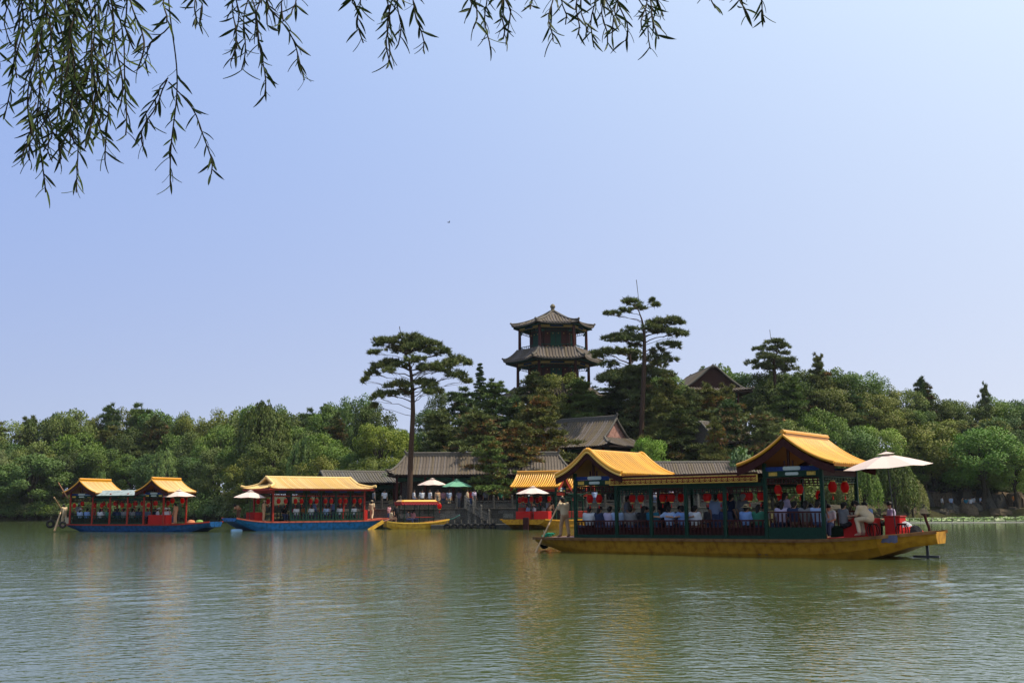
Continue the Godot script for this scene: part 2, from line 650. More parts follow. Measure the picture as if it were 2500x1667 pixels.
	for side in s.get("sides", [1.0]):
		shared = null
		for i in rows:
			var x: float = -s.Lx + (i + 0.5) * s.Lx * 2 / rows
			var tm := 1.0
			if absf(x) > s.R:
				tm = tg * (s.Lx - absf(x)) / (s.Lx - s.R)
			if tm * s.Lz < 0.2:
				continue
			var path := PackedVector3Array()
			var seg := 7 if absf(x) <= s.R else 4
			for k in seg + 1:
				path.append(roof_point(0.0 if absf(x) <= s.R else x, tm * k / seg, side, s))
			path[0] += Vector3(0, -0.01, side * 0.05)
			if absf(x) <= s.R:
				if shared == null:
					shared = tile_strip(path, s.r)
				put(roof, "tile_row", shared, tone(s.tile)).position.x = x
			else:
				put(roof, "tile_row", tile_strip(path, s.r), tone(s.tile))
	if tg > 0.0:
		var zr := int(s.Lz * 2 / s.step)
		for side in s.get("ends", [1.0]):
			for i in zr:
				var z: float = -s.Lz + (i + 0.5) * s.Lz * 2 / zr
				var tm := minf(tg, 1.0 - absf(z) / s.Lz)
				if tm < 0.08:
					continue
				var path := PackedVector3Array()
				for k in 5:
					path.append(roof_end_point(z, tm * k / 4.0, side, s))
				put(roof, "tile_row", tile_strip(path, s.r), tone(s.tile))
	return roof

func tone(m: StandardMaterial3D) -> StandardMaterial3D:
	# rows of tiles differ a little from firing to firing
	var k := rng.randi() % 4
	if k == 0:
		return m
	var key := m.resource_name + "_tone%d" % k
	if not mats.has(key):
		mats[key] = m.duplicate()
		mats[key].resource_name = key
		var c := m.albedo_color
		mats[key].albedo_color = [c, Color(c.r * 0.93, c.g * 0.92, c.b * 0.93), Color(minf(c.r * 1.04, 1), c.g * 1.06, c.b * 1.12), Color(c.r * 0.97, c.g * 0.95, c.b * 0.86)][k]
	return mats[key]

func tile_mats() -> void:
	mat("grey_tile", Color(0.165, 0.140, 0.122), 0.85, "stone")
	mat("grey_ridge", Color(0.150, 0.140, 0.130), 0.85, "stone")
	mat("dark_timber", Color(0.030, 0.018, 0.015), 0.8, "grain")
	mat("red_timber", Color(0.062, 0.016, 0.013), 0.7, "grain")
	mat("green_timber", Color(0.012, 0.055, 0.035), 0.7, "grain")
	mat("blue_paint", Color(0.015, 0.035, 0.09), 0.7, "grain")
	mat("pink_wall", Color(0.36, 0.20, 0.17), 0.9, "patch")
	mat("brick_wall", Color(0.16, 0.145, 0.13), 0.9, "stone")
	mat("stone", Color(0.145, 0.138, 0.128), 0.9, "stone")
	mat("stone_pale", Color(0.23, 0.22, 0.20), 0.9, "stone")
	mat("stone_dark", Color(0.085, 0.082, 0.075), 0.9, "stone")
	mat("stone_wet", Color(0.05, 0.05, 0.045), 0.6, "stone")
	mat("lattice", Color(0.045, 0.02, 0.016), 0.8, "grain")
	mat("paper", Color(0.10, 0.10, 0.09), 0.9, "fine")

func hall_body(o: Node3D, hx: float, hz: float, eave: float, bays: int, front_open: bool) -> void:
	# a timber hall: plinth, front columns, tie beams, a wall of doors
	var base := Geo.new()
	base.bevel(Vector3(0, 0.15, 0), Vector3(hx * 2 + 1.2, 0.5, hz * 2 + 1.2), 0.05)
	part(o, "plinth", base, mats["stone_dark"])
	for i in bays + 1:
		var x := lerpf(-hx, hx, float(i) / bays)
		for z in [hz, -hz]:
			var g := Geo.new()
			g.bar(Vector3(x, 0.3, z), Vector3(x, eave - 0.1, z), 0.15, 8, 0.13)
			part(o, "column", g, mats["red_timber"])
	var beam := Geo.new()
	for z in [hz, -hz]:
		beam.box(Vector3(0, eave - 0.38, z), Vector3(hx * 2, 0.34, 0.16))
	for x in [hx, -hx]:
		beam.box(Vector3(x, eave - 0.385, 0), Vector3(0.15, 0.32, hz * 2 - 0.2))
	part(o, "tie_beam", beam, mats["green_timber"])
	var back := Geo.new()
	var zw := -hz + 0.05 if front_open else hz - 1.2
	back.box(Vector3(0, eave * 0.5 + 0.1, zw), Vector3(hx * 2 - 0.1, eave - 0.4, 0.18))
	if not front_open:
		back.box(Vector3(hx - 0.1, eave * 0.5 + 0.1, (zw - hz) * 0.5), Vector3(0.18, eave - 0.4, hz + zw - 0.2))
		back.box(Vector3(-hx + 0.1, eave * 0.5 + 0.1, (zw - hz) * 0.5), Vector3(0.18, eave - 0.4, hz + zw - 0.2))
	part(o, "wall", back, mats["brick_wall"] if front_open else mats["lattice"])
	if not front_open:
		for i in bays:
			for k in 4:
				var x := lerpf(-hx, hx, (i + (k + 0.5) / 4.0) / bays)
				var d := Geo.new()
				d.box(Vector3(x, eave * 0.5, zw + 0.13), Vector3(hx * 2 / bays / 4.0 - 0.08, eave - 1.0, 0.06))
				part(o, "door_leaf", d, mats["red_timber"])

func build_buildings() -> void:
	tile_mats()
	var tile: Material = mats["grey_tile"]
	var ridge: Material = mats["grey_ridge"]
	var dark: Material = mats["dark_timber"]
	# landing gallery behind the terrace
	var c := at(1176, 1160, 108)
	var y := 1.75
	var o := thing("landing_gallery", "long grey tiled gallery behind the stone terrace and parasols", "building", Vector3(c.x, y, -109.5), 0.0)
	hall_body(o, 8.2, 2.3, 3.15, 6, true)
	tiled_roof(o, {"Lx": 9.1, "Lz": 3.2, "R": 7.6, "tg": 1.0, "y0": 3.2, "H": 1.9, "step": 0.29, "r": 0.085, "tile": tile, "under": dark, "gable": mats["brick_wall"], "ridge": ridge, "ends": [-1.0]})
	# its right-hand wing, seen over the yellow boat
	c = at(1680, 1150, 106)
	o = thing("covered_corridor", "low grey tiled corridor roof showing over the yellow boat's frieze", "building", Vector3(c.x, y, -107.5), 0.0)
	hall_body(o, 6.6, 1.7, 3.0, 5, true)
	tiled_roof(o, {"Lx": 7.2, "Lz": 2.5, "R": 7.2, "tg": 0.0, "y0": 3.05, "H": 1.35, "step": 0.25, "r": 0.075, "tile": tile, "under": dark, "gable": mats["brick_wall"], "ridge": ridge, "rolled": true})
	# small pavilion to the left with a rolled roof
	c = at(872, 1170, 113)
	o = thing("waterside_pavilion", "small weathered pavilion with a low rolled grey roof beside the gallery", "building", Vector3(c.x, 1.3, -114), deg_to_rad(24))
	hall_body(o, 3.2, 2.0, 3.0, 3, true)
	tiled_roof(o, {"Lx": 4.0, "Lz": 2.7, "R": 4.0, "tg": 0.0, "y0": 3.05, "H": 1.25, "step": 0.28, "r": 0.08, "tile": ridge, "under": dark, "gable": mats["brick_wall"], "ridge": ridge, "rolled": true})
	# main hall with the pink gable, half hidden by pines
	var top := at(1505, 1016, 120)
	var h0 := land(top.x - 8, -120)
	o = thing("main_hall", "grey tiled hall with a pink plastered gable among the pines", "building", Vector3(top.x - 5.5, top.y - 7.4, -124.6), deg_to_rad(-40))
	hall_body(o, 7.4, 2.9, 4.0, 6, false)
	tiled_roof(o, {"Lx": 9.0, "Lz": 4.0, "R": 7.2, "tg": 0.42, "y0": 4.0, "H": 3.1, "step": 0.33, "r": 0.095, "tile": tile, "under": dark, "gable": mats["pink_wall"], "ridge": ridge, "ends": [1.0]})
	# upper hall whose dark gable faces the lake
	top = at(1708, 893, 134)
	o = thing("hilltop_hall", "hall on the hill whose dark rolled gable faces the lake", "building", Vector3(top.x + 1.0, top.y - 7.2, -138.5), deg_to_rad(96))
	hall_body(o, 5.6, 2.9, 3.9, 4, false)
	tiled_roof(o, {"Lx": 6.6, "Lz": 4.5, "R": 5.4, "tg": 0.18, "y0": 3.9, "H": 3.5, "step": 0.36, "r": 0.1, "tile": tile, "under": dark, "gable": mats["lattice"], "ridge": ridge, "rolled": true, "ends": [-1.0, 1.0], "sides": [-1.0, 1.0]})
	# gate roof lower on the slope
	top = at(1765, 1020, 116)
	o = thing("gate_house", "narrow gate house with a steep grey roof among pines behind the yellow boat", "building", Vector3(top.x, top.y - 5.8, -118), deg_to_rad(38))
	hall_body(o, 2.4, 1.9, 3.2, 2, false)
	tiled_roof(o, {"Lx": 3.2, "Lz": 2.9, "R": 3.2, "tg": 0.0, "y0": 3.2, "H": 2.4, "step": 0.3, "r": 0.09, "tile": tile, "under": dark, "gable": mats["brick_wall"], "ridge": ridge, "rolled": true})

# ------------------------------------------------------------------ terrace, stairs and landing
func build_dock() -> void:
	tile_mats()
	var y := 1.75
	var z := -101.0
	var x0 := across(880, 101)
	var x1 := across(1760, 101)
	var o := thing("stone_terrace", "stone block terrace wall along the lake behind the landing", "terrace", Vector3(0, 0, z))
	var core := Geo.new()
	core.box(Vector3((x0 + x1) * 0.5, 0.2, -4.6), Vector3(x1 - x0, y * 2 - 0.54, 9.0))
	core.box(Vector3((x0 + x1) * 0.5, y - 0.035, -4.4), Vector3(x1 - x0 + 0.2, 0.07, 9.2))
	part(o, "paving", core, mats["stone"])
	var blocks := []
	for k in 3:
		var g := Geo.new()
		g.bevel(Vector3.ZERO, Vector3(0.93, 0.40, 0.30), 0.02)
		blocks.append(g.commit(null))
	var ms := [mats["stone"], mats["stone_dark"], mats["stone_pale"]]
	for row in 5:
		var x := x0 + (0.0 if row % 2 else 0.47)
		while x < x1:
			var b := put(o, "stone", blocks[0], ms[[0, 0, 1, 0, 2, 0][rng.randi() % 6]])
			b.position = Vector3(x, -0.2 + row * 0.42, -0.12 + rng.randf_range(-0.015, 0.015))
			x += 0.96
	# balustrade of posts and panels
	var bal := thing("stone_balustrade", "carved stone balustrade on the edge of the lake terrace", "balustrade", Vector3(0, y, z))
	var post := Geo.new()
	post.bevel(Vector3(0, 0.45, 0), Vector3(0.2, 0.9, 0.2), 0.03)
	post.lathe(Vector3(0, 0.9, 0), [[0.07, 0.0], [0.1, 0.06], [0.11, 0.16], [0.08, 0.26], [0.0, 0.3]], 8)
	var pm := post.commit(null)
	var panel := Geo.new()
	panel.box(Vector3(0, 0.62, 0), Vector3(1.5, 0.12, 0.14))
	panel.box(Vector3(0, 0.25, 0), Vector3(1.5, 0.42, 0.09))
	panel.box(Vector3(0, 0.53, 0), Vector3(0.14, 0.1, 0.1))
	var pn := panel.commit(null)
	var x := x0 + 0.2
	var gap0 := across(1128, 101)
	var gap1 := across(1160, 101)
	while x < x1 - 0.2:
		put(bal, "post", pm, mats["stone"] if rng.randf() < 0.4 else mats["stone_dark"]).position = Vector3(x, 0, -0.25)
		if x + 0.85 < gap0 or x + 0.85 > gap1:
			put(bal, "panel", pn, mats["stone_dark"]).position = Vector3(x + 0.85, 0, -0.25)
		x += 1.7
	# stairs running down along the wall to the landing
	var st := thing("stone_stairs", "stone stairs running down from the terrace to the tyre-lined landing", "stairs", Vector3(across(1134, 99.5), 0, -100.0))
	var run := across(1196, 99.5) - across(1134, 99.5)
	var steps := 8
	for k in steps:
		var g := Geo.new()
		var h := lerpf(y, 0.5, float(k) / (steps - 1))
		g.bevel(Vector3((k + 0.5) * run / steps, h * 0.5 - 0.2, 0.1), Vector3(run / steps + 0.02 * (k % 2), h + 0.4, 1.7), 0.02)
		part(st, "step", g, mats["stone"] if k % 2 else mats["stone_dark"])
	for k in 4:
		var xx := run * (k + 0.1) / 3.2
		var p := put(st, "post", pm, mats["stone"])
		p.position = Vector3(xx, lerpf(y, 0.42, clampf(xx / run, 0, 1)), 1.05)
	var rail := Geo.new()
	rail.box(Vector3(run * 0.5, (y + 0.45) * 0.5 + 0.62, 1.05), Vector3(run * 1.16, 0.13, 0.13), Basis(Vector3.BACK, -atan2(y - 0.45, run)))
	rail.box(Vector3(run * 0.5, (y + 0.45) * 0.5 + 0.22, 1.05), Vector3(run * 1.16, 0.42, 0.09), Basis(Vector3.BACK, -atan2(y - 0.45, run)))
	part(st, "parapet", rail, mats["stone"])
	# landing
	var la := thing("boat_landing", "low dark stone landing at the foot of the stairs", "landing", Vector3(across(1150, 97), 0, -97.6))
	var lg := Geo.new()
	lg.bevel(Vector3(0, -0.1, -0.6), Vector3(7.0, 0.9, 2.9), 0.04)
	part(la, "slab", lg, mats["stone_dark"])
	var wet := Geo.new()
	wet.bevel(Vector3(0, -0.35, 0.87), Vector3(7.0, 0.7, 0.12), 0.02)
	part(la, "fender_beam", wet, mats["stone_wet"])
	for k in 8:
		var px: float = [1092, 1110, 1126, 1143, 1160, 1176, 1190, 1203][k]
		tyre(Vector3(across(px, 96.5), 0.16, -96.46), 0.0, 0.33, "black tyre hung as a fender on the stone landing", "tyres along the stone landing")

func tyre(where: Vector3, turn: float, r: float, label: String, group := "") -> Node3D:
	var o := thing("tyre", label, "tyre", where, turn, group)
	var g := Geo.new()
	var w := r * 0.32
	var prof_: Array = []
	for k in 9:
		var a := TAU * k / 8.0 + PI
		prof_.append([r * 0.70 + w * cos(a) * 0.94, w * sin(a) * 0.9])
	g.lathe(Vector3.ZERO, prof_, 18, Basis(Vector3.RIGHT, PI * 0.5))
	part(o, "casing", g, mat("rubber", Color(0.012, 0.012, 0.014), 0.7, "fine"))
	var t := Geo.new()
	t.tube(PackedVector3Array([Vector3(0, r * 0.8, 0), Vector3(0, r + 0.28, -0.05)]), PackedFloat32Array([0.015]), 5)
	part(o, "rope", t, mat("rope", Color(0.25, 0.22, 0.16), 0.9))
	return o

# ------------------------------------------------------------------ the hexagonal tower
func hex_dir(k: float) -> Vector3:
	var a := TAU * k / 6.0
	return Vector3(sin(a), 0, cos(a))

func hex_roof(o: Node3D, r_in: float, r_out: float, y_top: float, y_eave: float, step: float) -> void:
	# six concave slopes, the corners swept up; face k lies between the corners k - 0.5 and k + 0.5
	var roof_node: MeshInstance3D
	var g := Geo.new()
	var face := func(k: int, s: float, t: float) -> Vector3:
		# s from -1 to 1 along the eave, t from 0 at the eave to 1 at the top
		var r := lerpf(r_out, r_in, t)
		var a := hex_dir(k - 0.5) * r
		var b := hex_dir(k + 0.5) * r
		var p := a.lerp(b, s * 0.5 + 0.5)
		p.y = lerpf(y_eave, y_top, 0.5 * t + 0.5 * t * t) + 0.24 * pow(absf(s), 3.0) * pow(1 - t, 2.0)
		p += hex_dir(k) * 0.10 * pow(absf(s), 4.0) * (1 - t)
		return p
	for k in 6:
		for i in 8:
			for j in 6:
				var a: Vector3 = face.call(k, i / 4.0 - 1, j / 6.0)
				var b: Vector3 = face.call(k, (i + 1) / 4.0 - 1, j / 6.0)
				var c: Vector3 = face.call(k, (i + 1) / 4.0 - 1, (j + 1) / 6.0)
				var d: Vector3 = face.call(k, i / 4.0 - 1, (j + 1) / 6.0)
				g.quad(a, b, c, d)
				var dn := Vector3(0, -0.16, 0)
				if j == 0:
					g.quad(a + dn, b + dn, b, a)
				g.quad(b + dn, a + dn, d + dn, c + dn)
	roof_node = part(o, "roof", g, mats["grey_tile"])
	var wide := r_out
	var rows := int(wide / step)
	for k in [-2, -1, 0, 1, 2]:
		for i in rows:
			var s0 := (i + 0.5) / rows * 2 - 1
			# a row keeps its distance from the middle line until it meets the hip
			var lat := s0 * wide * 0.5
			var path := PackedVector3Array()
			for j in 7:
				var t := j / 6.0
				var half := lerpf(r_out, r_in, t) * 0.5
				if absf(lat) > half:
					break
				path.append(face.call(k, lat / half, t))
			if path.size() >= 3:
				put(roof_node, "tile_row", tile_strip(path, step * 0.32), tone(mats["grey_tile"]))
	for k in 6:
		var h := Geo.new()
		var path := PackedVector3Array()
		for j in 7:
			path.append(face.call(k, 1.0, j / 6.0) + Vector3(0, 0.08, 0))
		path[0] += hex_dir(k + 0.5) * 0.06 + Vector3(0, 0.03, 0)
		h.tube(path, PackedFloat32Array([0.15, 0.14, 0.13]), 6)
		h.lathe(path[0] + Vector3(0, 0.0, 0), [[0.0, 0.0], [0.15, 0.04], [0.12, 0.18], [0.0, 0.26]], 6)
		part(roof_node, "hip_ridge", h, mats["grey_ridge"])
	var dent := Geo.new()
	for k in 6:
		var a := hex_dir(k - 0.5) * (r_out * 0.95)
		var b := hex_dir(k + 0.5) * (r_out * 0.95)
		var m := (a + b) * 0.5
		var bas := Basis(Vector3.UP, TAU * k / 6.0)
		for i in 20:
			var p := a.lerp(b, (i + 0.5) / 20.0)
			dent.box(Vector3(p.x, y_eave - 0.21, p.z) + bas * Vector3(0, 0, -0.1), Vector3(0.1, 0.1, 0.5), bas)
	part(roof_node, "rafter_ends", dent, mats["green_timber"])

func build_tower() -> void:
	var d := 136.0
	var base := at(1352, 985, d)
	var tip := at(1351, 741, d)
	var o := thing("hexagonal_tower", "three storey hexagonal pavilion tower with grey roofs and red columns on the hill", "tower", Vector3(base.x, 0, -d), deg_to_rad(5))
	var px := 1.0 / 19.7          # metres for a pixel at the tower
	var y := func(py: float) -> float: return at(1350, py, d).y
	var gold := mat("gold_lines", Color(0.45, 0.28, 0.08), 0.6)
	var r_col := 4.15
	var plinth := Geo.new()
	var y0: float = y.call(1010)
	var foot := land(base.x, -d) - 1.0
	for k in 6:
		var a := hex_dir(k - 0.5) * 5.2
		var b := hex_dir(k + 0.5) * 5.2
		plinth.quad(a + Vector3(0, foot, 0), b + Vector3(0, foot, 0), b + Vector3(0, y0 - 2.2, 0), a + Vector3(0, y0 - 2.2, 0))
		plinth.tri(Vector3(0, y0 - 2.2, 0), a + Vector3(0, y0 - 2.2, 0), b + Vector3(0, y0 - 2.2, 0))
	part(o, "plinth", plinth, mats["stone_dark"])
	var storeys := [[y0 - 2.2, y.call(972.0), 4.5], [y.call(953.0), y.call(893.0), 4.45], [y.call(866.0), y.call(806.0), 4.2]]
	for st in storeys:
		var lo: float = st[0]
		var hi: float = st[1]
		var r: float = st[2]
		var inner := Geo.new()
		var door := Geo.new()
		for k in 6:
			var bas := Basis(Vector3.UP, TAU * k / 6.0)
			var c := Geo.new()
			var q := hex_dir(k + 0.5) * r
			c.bar(q + Vector3(0, lo, 0), q + Vector3(0, hi + 0.2, 0), 0.2, 8, 0.17)
			part(o, "column", c, mats["red_timber"])
			var a := hex_dir(k - 0.5) * (r - 1.25)
			var b := hex_dir(k + 0.5) * (r - 1.25)
			inner.quad(a + Vector3(0, lo, 0), b + Vector3(0, lo, 0), b + Vector3(0, hi + 0.2, 0), a + Vector3(0, hi + 0.2, 0))
			var mid := hex_dir(k) * (r * 0.866)
			# painted beam in three bands
			var bm := Geo.new()
			bm.box(mid + Vector3(0, hi - 0.02, 0), Vector3(r - 0.2, 0.30, 0.2), bas)
			part(o, "tie_beam", bm, mats["green_timber"])
			var bl := Geo.new()
			bl.box(mid + Vector3(0, hi - 0.02, 0) + bas * Vector3(0, 0, 0.105), Vector3(r * 0.34, 0.22, 0.02), bas)
			part(o, "painted_panel", bl, mats["blue_paint"])
			var ln := Geo.new()
			for q2 in [-1.0, 1.0]:
				ln.box(mid + Vector3(0, hi - 0.02 + q2 * 0.17, 0) + bas * Vector3(0, 0, 0.02), Vector3(r - 0.3, 0.03, 0.2), bas)
				ln.box(mid + Vector3(0, hi - 0.02, 0) + bas * Vector3(q2 * r * 0.33, 0, 0.105), Vector3(r * 0.26, 0.14, 0.02), bas)
			part(o, "gilding", ln, gold)
			# fretwork under the beam
			var fr := Geo.new()
			for i in 9:
				fr.box(mid + Vector3(0, hi - 0.36, 0) + bas * Vector3((i - 4) * r * 0.1, 0, 0), Vector3(0.05, 0.34, 0.06), bas)
			fr.box(mid + Vector3(0, hi - 0.5, 0), Vector3(r - 0.3, 0.05, 0.06), bas)
			for q2 in [-1.0, 1.0]:
				fr.box(mid + Vector3(0, hi - 0.58, 0) + bas * Vector3(q2 * (r * 0.5 - 0.42), 0, 0), Vector3(0.34, 0.2, 0.07), bas)
			part(o, "fretwork", fr, mats["green_timber"])
			# railing
			var rl := Geo.new()
			rl.box(mid + Vector3(0, lo + 0.82, 0), Vector3(r - 0.2, 0.08, 0.09), bas)
			rl.box(mid + Vector3(0, lo + 0.42, 0), Vector3(r - 0.2, 0.06, 0.07), bas)
			rl.box(mid + Vector3(0, lo + 0.1, 0), Vector3(r - 0.2, 0.08, 0.09), bas)
			for i in 10:
				rl.box(mid + Vector3(0, lo + (0.45 if i % 3 == 0 else (0.26 if i % 2 else 0.6)), 0) + bas * Vector3((i - 4.5) * r * 0.095, 0, 0), Vector3(0.06, 0.9 if i % 3 == 0 else 0.34, 0.06), bas)
			part(o, "railing", rl, mats["green_timber"])
			# doors and gilded studs on the inner wall
			var wall_at := hex_dir(k) * ((r - 1.25) * 0.866 + 0.05)
			for i in 4:
				var dr := Geo.new()
				var dx := (i - 1.5) * (r - 1.4) * 0.24
				dr.box(wall_at + Vector3(0, lerpf(lo, hi, 0.5), 0) + bas * Vector3(dx, 0, 0), Vector3((r - 1.4) * 0.21, (hi - lo) * 0.62, 0.06), bas)
				var leaf_ := part(o, "door_leaf", dr, mats["green_timber"] if i in [1, 2] else mats["red_timber"])
				var stud := Geo.new()
				for q2 in [-1.0, 0.9]:
					stud.lathe(wall_at + Vector3(0, lerpf(lo, hi, 0.5) + q2 * (hi - lo) * 0.27, 0) + bas * Vector3(dx, 0, 0.04), [[0.07, 0.0], [0.05, 0.05], [0.0, 0.07]], 6, bas * Basis(Vector3.RIGHT, PI * 0.5))
				part(leaf_, "stud", stud, gold)
		part(o, "inner_wall", inner, mats["lattice"])
		var fl := Geo.new()
		for k in 6:
			var a := hex_dir(k - 0.5) * (r + 0.35)
			var b := hex_dir(k + 0.5) * (r + 0.35)
			var up := Vector3(0, lo + 0.02, 0)
			var dn := Vector3(0, lo - 0.16, 0)
			fl.tri(up, a + up, b + up)
			fl.quad(a + dn, b + dn, b + up, a + up)
			fl.tri(dn, b + dn, a + dn)
			var hiu := Vector3(0, hi + 0.2, 0)
			fl.tri(hiu, b + hiu, a + hiu)
		part(o, "floor_slab", fl, mats["dark_timber"])
	hex_roof(o, 0.35, 5.15, y.call(762.0), y.call(800.0), 0.36)
	hex_roof(o, 4.45, 6.2, y.call(857.0), y.call(886.0), 0.38)
	hex_roof(o, 4.8, 6.9, y.call(948.0), y.call(974.0), 0.40)
	var f := Geo.new()
	var ft: float = y.call(760.0)
	var k := (tip.y - ft) / 1.2
	f.lathe(Vector3(0, ft - 0.12, 0), [[0.42, 0.0], [0.38, 0.25 * k], [0.24, 0.3 * k], [0.22, 0.62 * k], [0.30, 0.68 * k], [0.34, 0.9 * k], [0.26, 1.1 * k], [0.12, 1.25 * k], [0.0, 1.3 * k]], 12)
	part(o, "finial", f, mat("finial_clay", Color(0.22, 0.19, 0.13), 0.5, "stone"))

# ------------------------------------------------------------------ trees
const DARK := Color(0.088, 0.116, 0.032)
const MID := Color(0.122, 0.154, 0.040)
const BRIGHT := Color(0.150, 0.210, 0.042)
const PALE := Color(0.150, 0.180, 0.075)
const PINE := Color(0.108, 0.128, 0.043)
const RUST := Color(0.210, 0.115, 0.046)

func blob(g: Geo, c: Vector3, r: Vector3, count: int, size: float, base: Color, heart := 0.0, spread := 0.24) -> void:
	var tint := vary(base, 0.16)
	for i in count:
		var d := rand_dir()
		if d.y < -0.3 and rng.randf() < 0.5:
			d.y = -d.y
		var p := c + d * r * pow(rng.randf(), 0.4)
		var along := (d * 0.7 + rand_dir() * 0.9 + Vector3(0, -0.15, 0)).normalized() * size * rng.randf_range(0.7, 1.3)
		var side := along.cross(rand_dir()).normalized() * size * rng.randf_range(0.28, 0.45)
		var away := (d * 0.6 + (p - Vector3(0, heart, 0)).normalized() * 0.5 + Vector3(0, 0.2, 0)).normalized() if heart > 0 else Vector3.ZERO
		g.leaf(p, along, side, vary(tint, spread), away)

func tuft(g: Geo, p: Vector3, dir: Vector3, size: float, color: Color, blades := 7) -> void:
	for i in blades:
		var along := (dir + rand_dir() * 0.85).normalized() * size * rng.randf_range(0.75, 1.2)
		var side := along.cross(rand_dir()).normalized() * size * 0.13
		g.tri(p - side, p + side, p + along)
		for k in 3:
			g.c.append(vary(color, 0.2))

func plate(g: Geo, c: Vector3, r: Vector3, count: int, size: float, base: Color, rust := 0.0) -> void:
	# a layer of needles made of ragged sprays
	var tint := vary(base, 0.14)
	var rusty := rng.randf() < rust
	var sprays := maxi(4, count / 8)
	for k in sprays:
		var d := rand_dir()
		d.y = absf(d.y) * 1.1 - 0.25
		var q := c + d * r * pow(rng.randf(), 0.35) * 1.05
		var n := Vector3(d.x, 0, d.z) * 0.6
		for i in 11:
			var p := q + rand_dir() * r * 0.5 * rng.randf() + n * size * rng.randf() * 0.5
			var out := n + Vector3(0, rng.randf_range(0.35, 0.8), 0)
			var col := vary(tint, 0.24)
			if rusty and rng.randf() < 0.5:
				col = vary(RUST, 0.25)
			tuft(g, p, out, size * rng.randf_range(0.75, 1.1), col, 6)

func limb(g: Geo, a: Vector3, b: Vector3, r: float, sag := 0.12, r_end := -1.0) -> void:
	var path := PackedVector3Array()
	var radii := PackedFloat32Array()
	var len_ := a.distance_to(b)
	for k in 6:
		var t := k / 5.0
		var p := a.lerp(b, t) + Vector3(0, sag * len_ * sin(t * PI), 0)
		if k > 0 and k < 5:
			p += rand_dir() * len_ * 0.035
		path.append(p)
		radii.append(lerpf(r, r * 0.3 if r_end < 0 else r_end, t))
	g.tube(path, radii, 6)

func bark(key: String, c: Color) -> StandardMaterial3D:
	return mat(key, c, 0.95, "stone")

var protos := {}

func proto(called: String, trunk: Geo, trunk_mat: Material, crown: Geo, through: float) -> Node3D:
	var o := Node3D.new()
	o.name = called
	var t := MeshInstance3D.new()
	t.name = "trunk"
	t.mesh = trunk.commit(trunk_mat)
	o.add_child(t)
	var c := MeshInstance3D.new()
	c.name = "crown"
	c.mesh = crown.commit(leafy("leaf_%.2f" % through, through))
	o.add_child(c)
	return o

func broadleaf(base: Color, clumps: int, leaf: float, airy: float) -> Node3D:
	# 10 m tall, about 8 m across
	var t := Geo.new()
	var g := Geo.new()
	var fork := Vector3(rng.randf_range(-0.3, 0.3), 3.2, rng.randf_range(-0.3, 0.3))
	limb(t, Vector3(0, -0.6, 0), fork, 0.3, 0.0, 0.22)
	for i in clumps:
		var y := rng.randf_range(-0.85, 1.0)
		var a := i * 2.399 + rng.randf() * 0.6
		var rr := sqrt(1.0 - y * y * 0.8) * (1.0 if i % 3 else 0.55)
		var c := Vector3(cos(a) * rr * 3.1, 6.1 + y * 3.1, sin(a) * rr * 3.1) * Vector3(rng.randf_range(0.85, 1.12), 1, rng.randf_range(0.85, 1.12))
		var r := rng.randf_range(0.75, 1.35)
		blob(g, c, Vector3(r, r * 0.8, r), int(290 * r * (1.0 - airy)), leaf * 0.68, base, 5.2)
		if i % 3 == 0:
			limb(t, fork.lerp(Vector3(0, 6.5, 0), rng.randf() * 0.6), c, 0.11)
	limb(t, fork, Vector3(0, 8.2, 0), 0.2)
	return proto("broadleaf_tree", t, bark("bark_grey", Color(0.06, 0.05, 0.04)), g, 0.65)

func pine(base: Color, rust: float, tiers: int) -> Node3D:
	# 10 m tall, about 6 m across; plates of needles on level limbs
	var t := Geo.new()
	var g := Geo.new()
	var lean := Vector3(rng.randf_range(-0.5, 0.5), 10.0, rng.randf_range(-0.5, 0.5))
	var bend := Vector3(rng.randf_range(-0.4, 0.4), 5.0, rng.randf_range(-0.4, 0.4))
	t.tube(PackedVector3Array([Vector3(0, -0.8, 0), bend * 0.5, bend, bend.lerp(lean, 0.6), lean * 0.97]), PackedFloat32Array([0.24, 0.2, 0.16, 0.1, 0.04]), 7)
	for k in tiers:
		var f := (k + rng.randf_range(0.1, 0.9)) / tiers
		var y := lerpf(2.4, 9.7, f)
		var len_ := lerpf(3.0, 0.5, pow(f, 1.25)) * (rng.randf_range(0.75, 1.12) if k % 3 else rng.randf_range(0.3, 0.6))
		var at_trunk := bend.lerp(lean, clampf((y - 5) / 5.0, 0, 1)) if y > 5 else bend * (y / 5.0)
		var a := k * 2.399 + rng.randf_range(-0.5, 0.5)
		var e := at_trunk + Vector3(cos(a) * len_, rng.randf_range(-0.2, 0.4) * len_ * 0.4, sin(a) * len_)
		limb(t, at_trunk, e, 0.07, 0.06)
		var big := lerpf(1.0, 0.62, f) * rng.randf_range(0.8, 1.25)
		plate(g, at_trunk.lerp(e, 0.9), Vector3(1.15, 0.42, 1.15) * big, int(78 * big), 0.42, base, rust)
		plate(g, at_trunk.lerp(e, 0.5) + Vector3(0, 0.05, 0), Vector3(0.9, 0.34, 0.9) * big, int(40 * big), 0.40, base, rust)
	plate(g, lean, Vector3(0.5, 0.5, 0.5), 24, 0.4, base, rust)
	return proto("pine_tree", t, bark("bark_pine", Color(0.055, 0.04, 0.032)), g, 0.4)

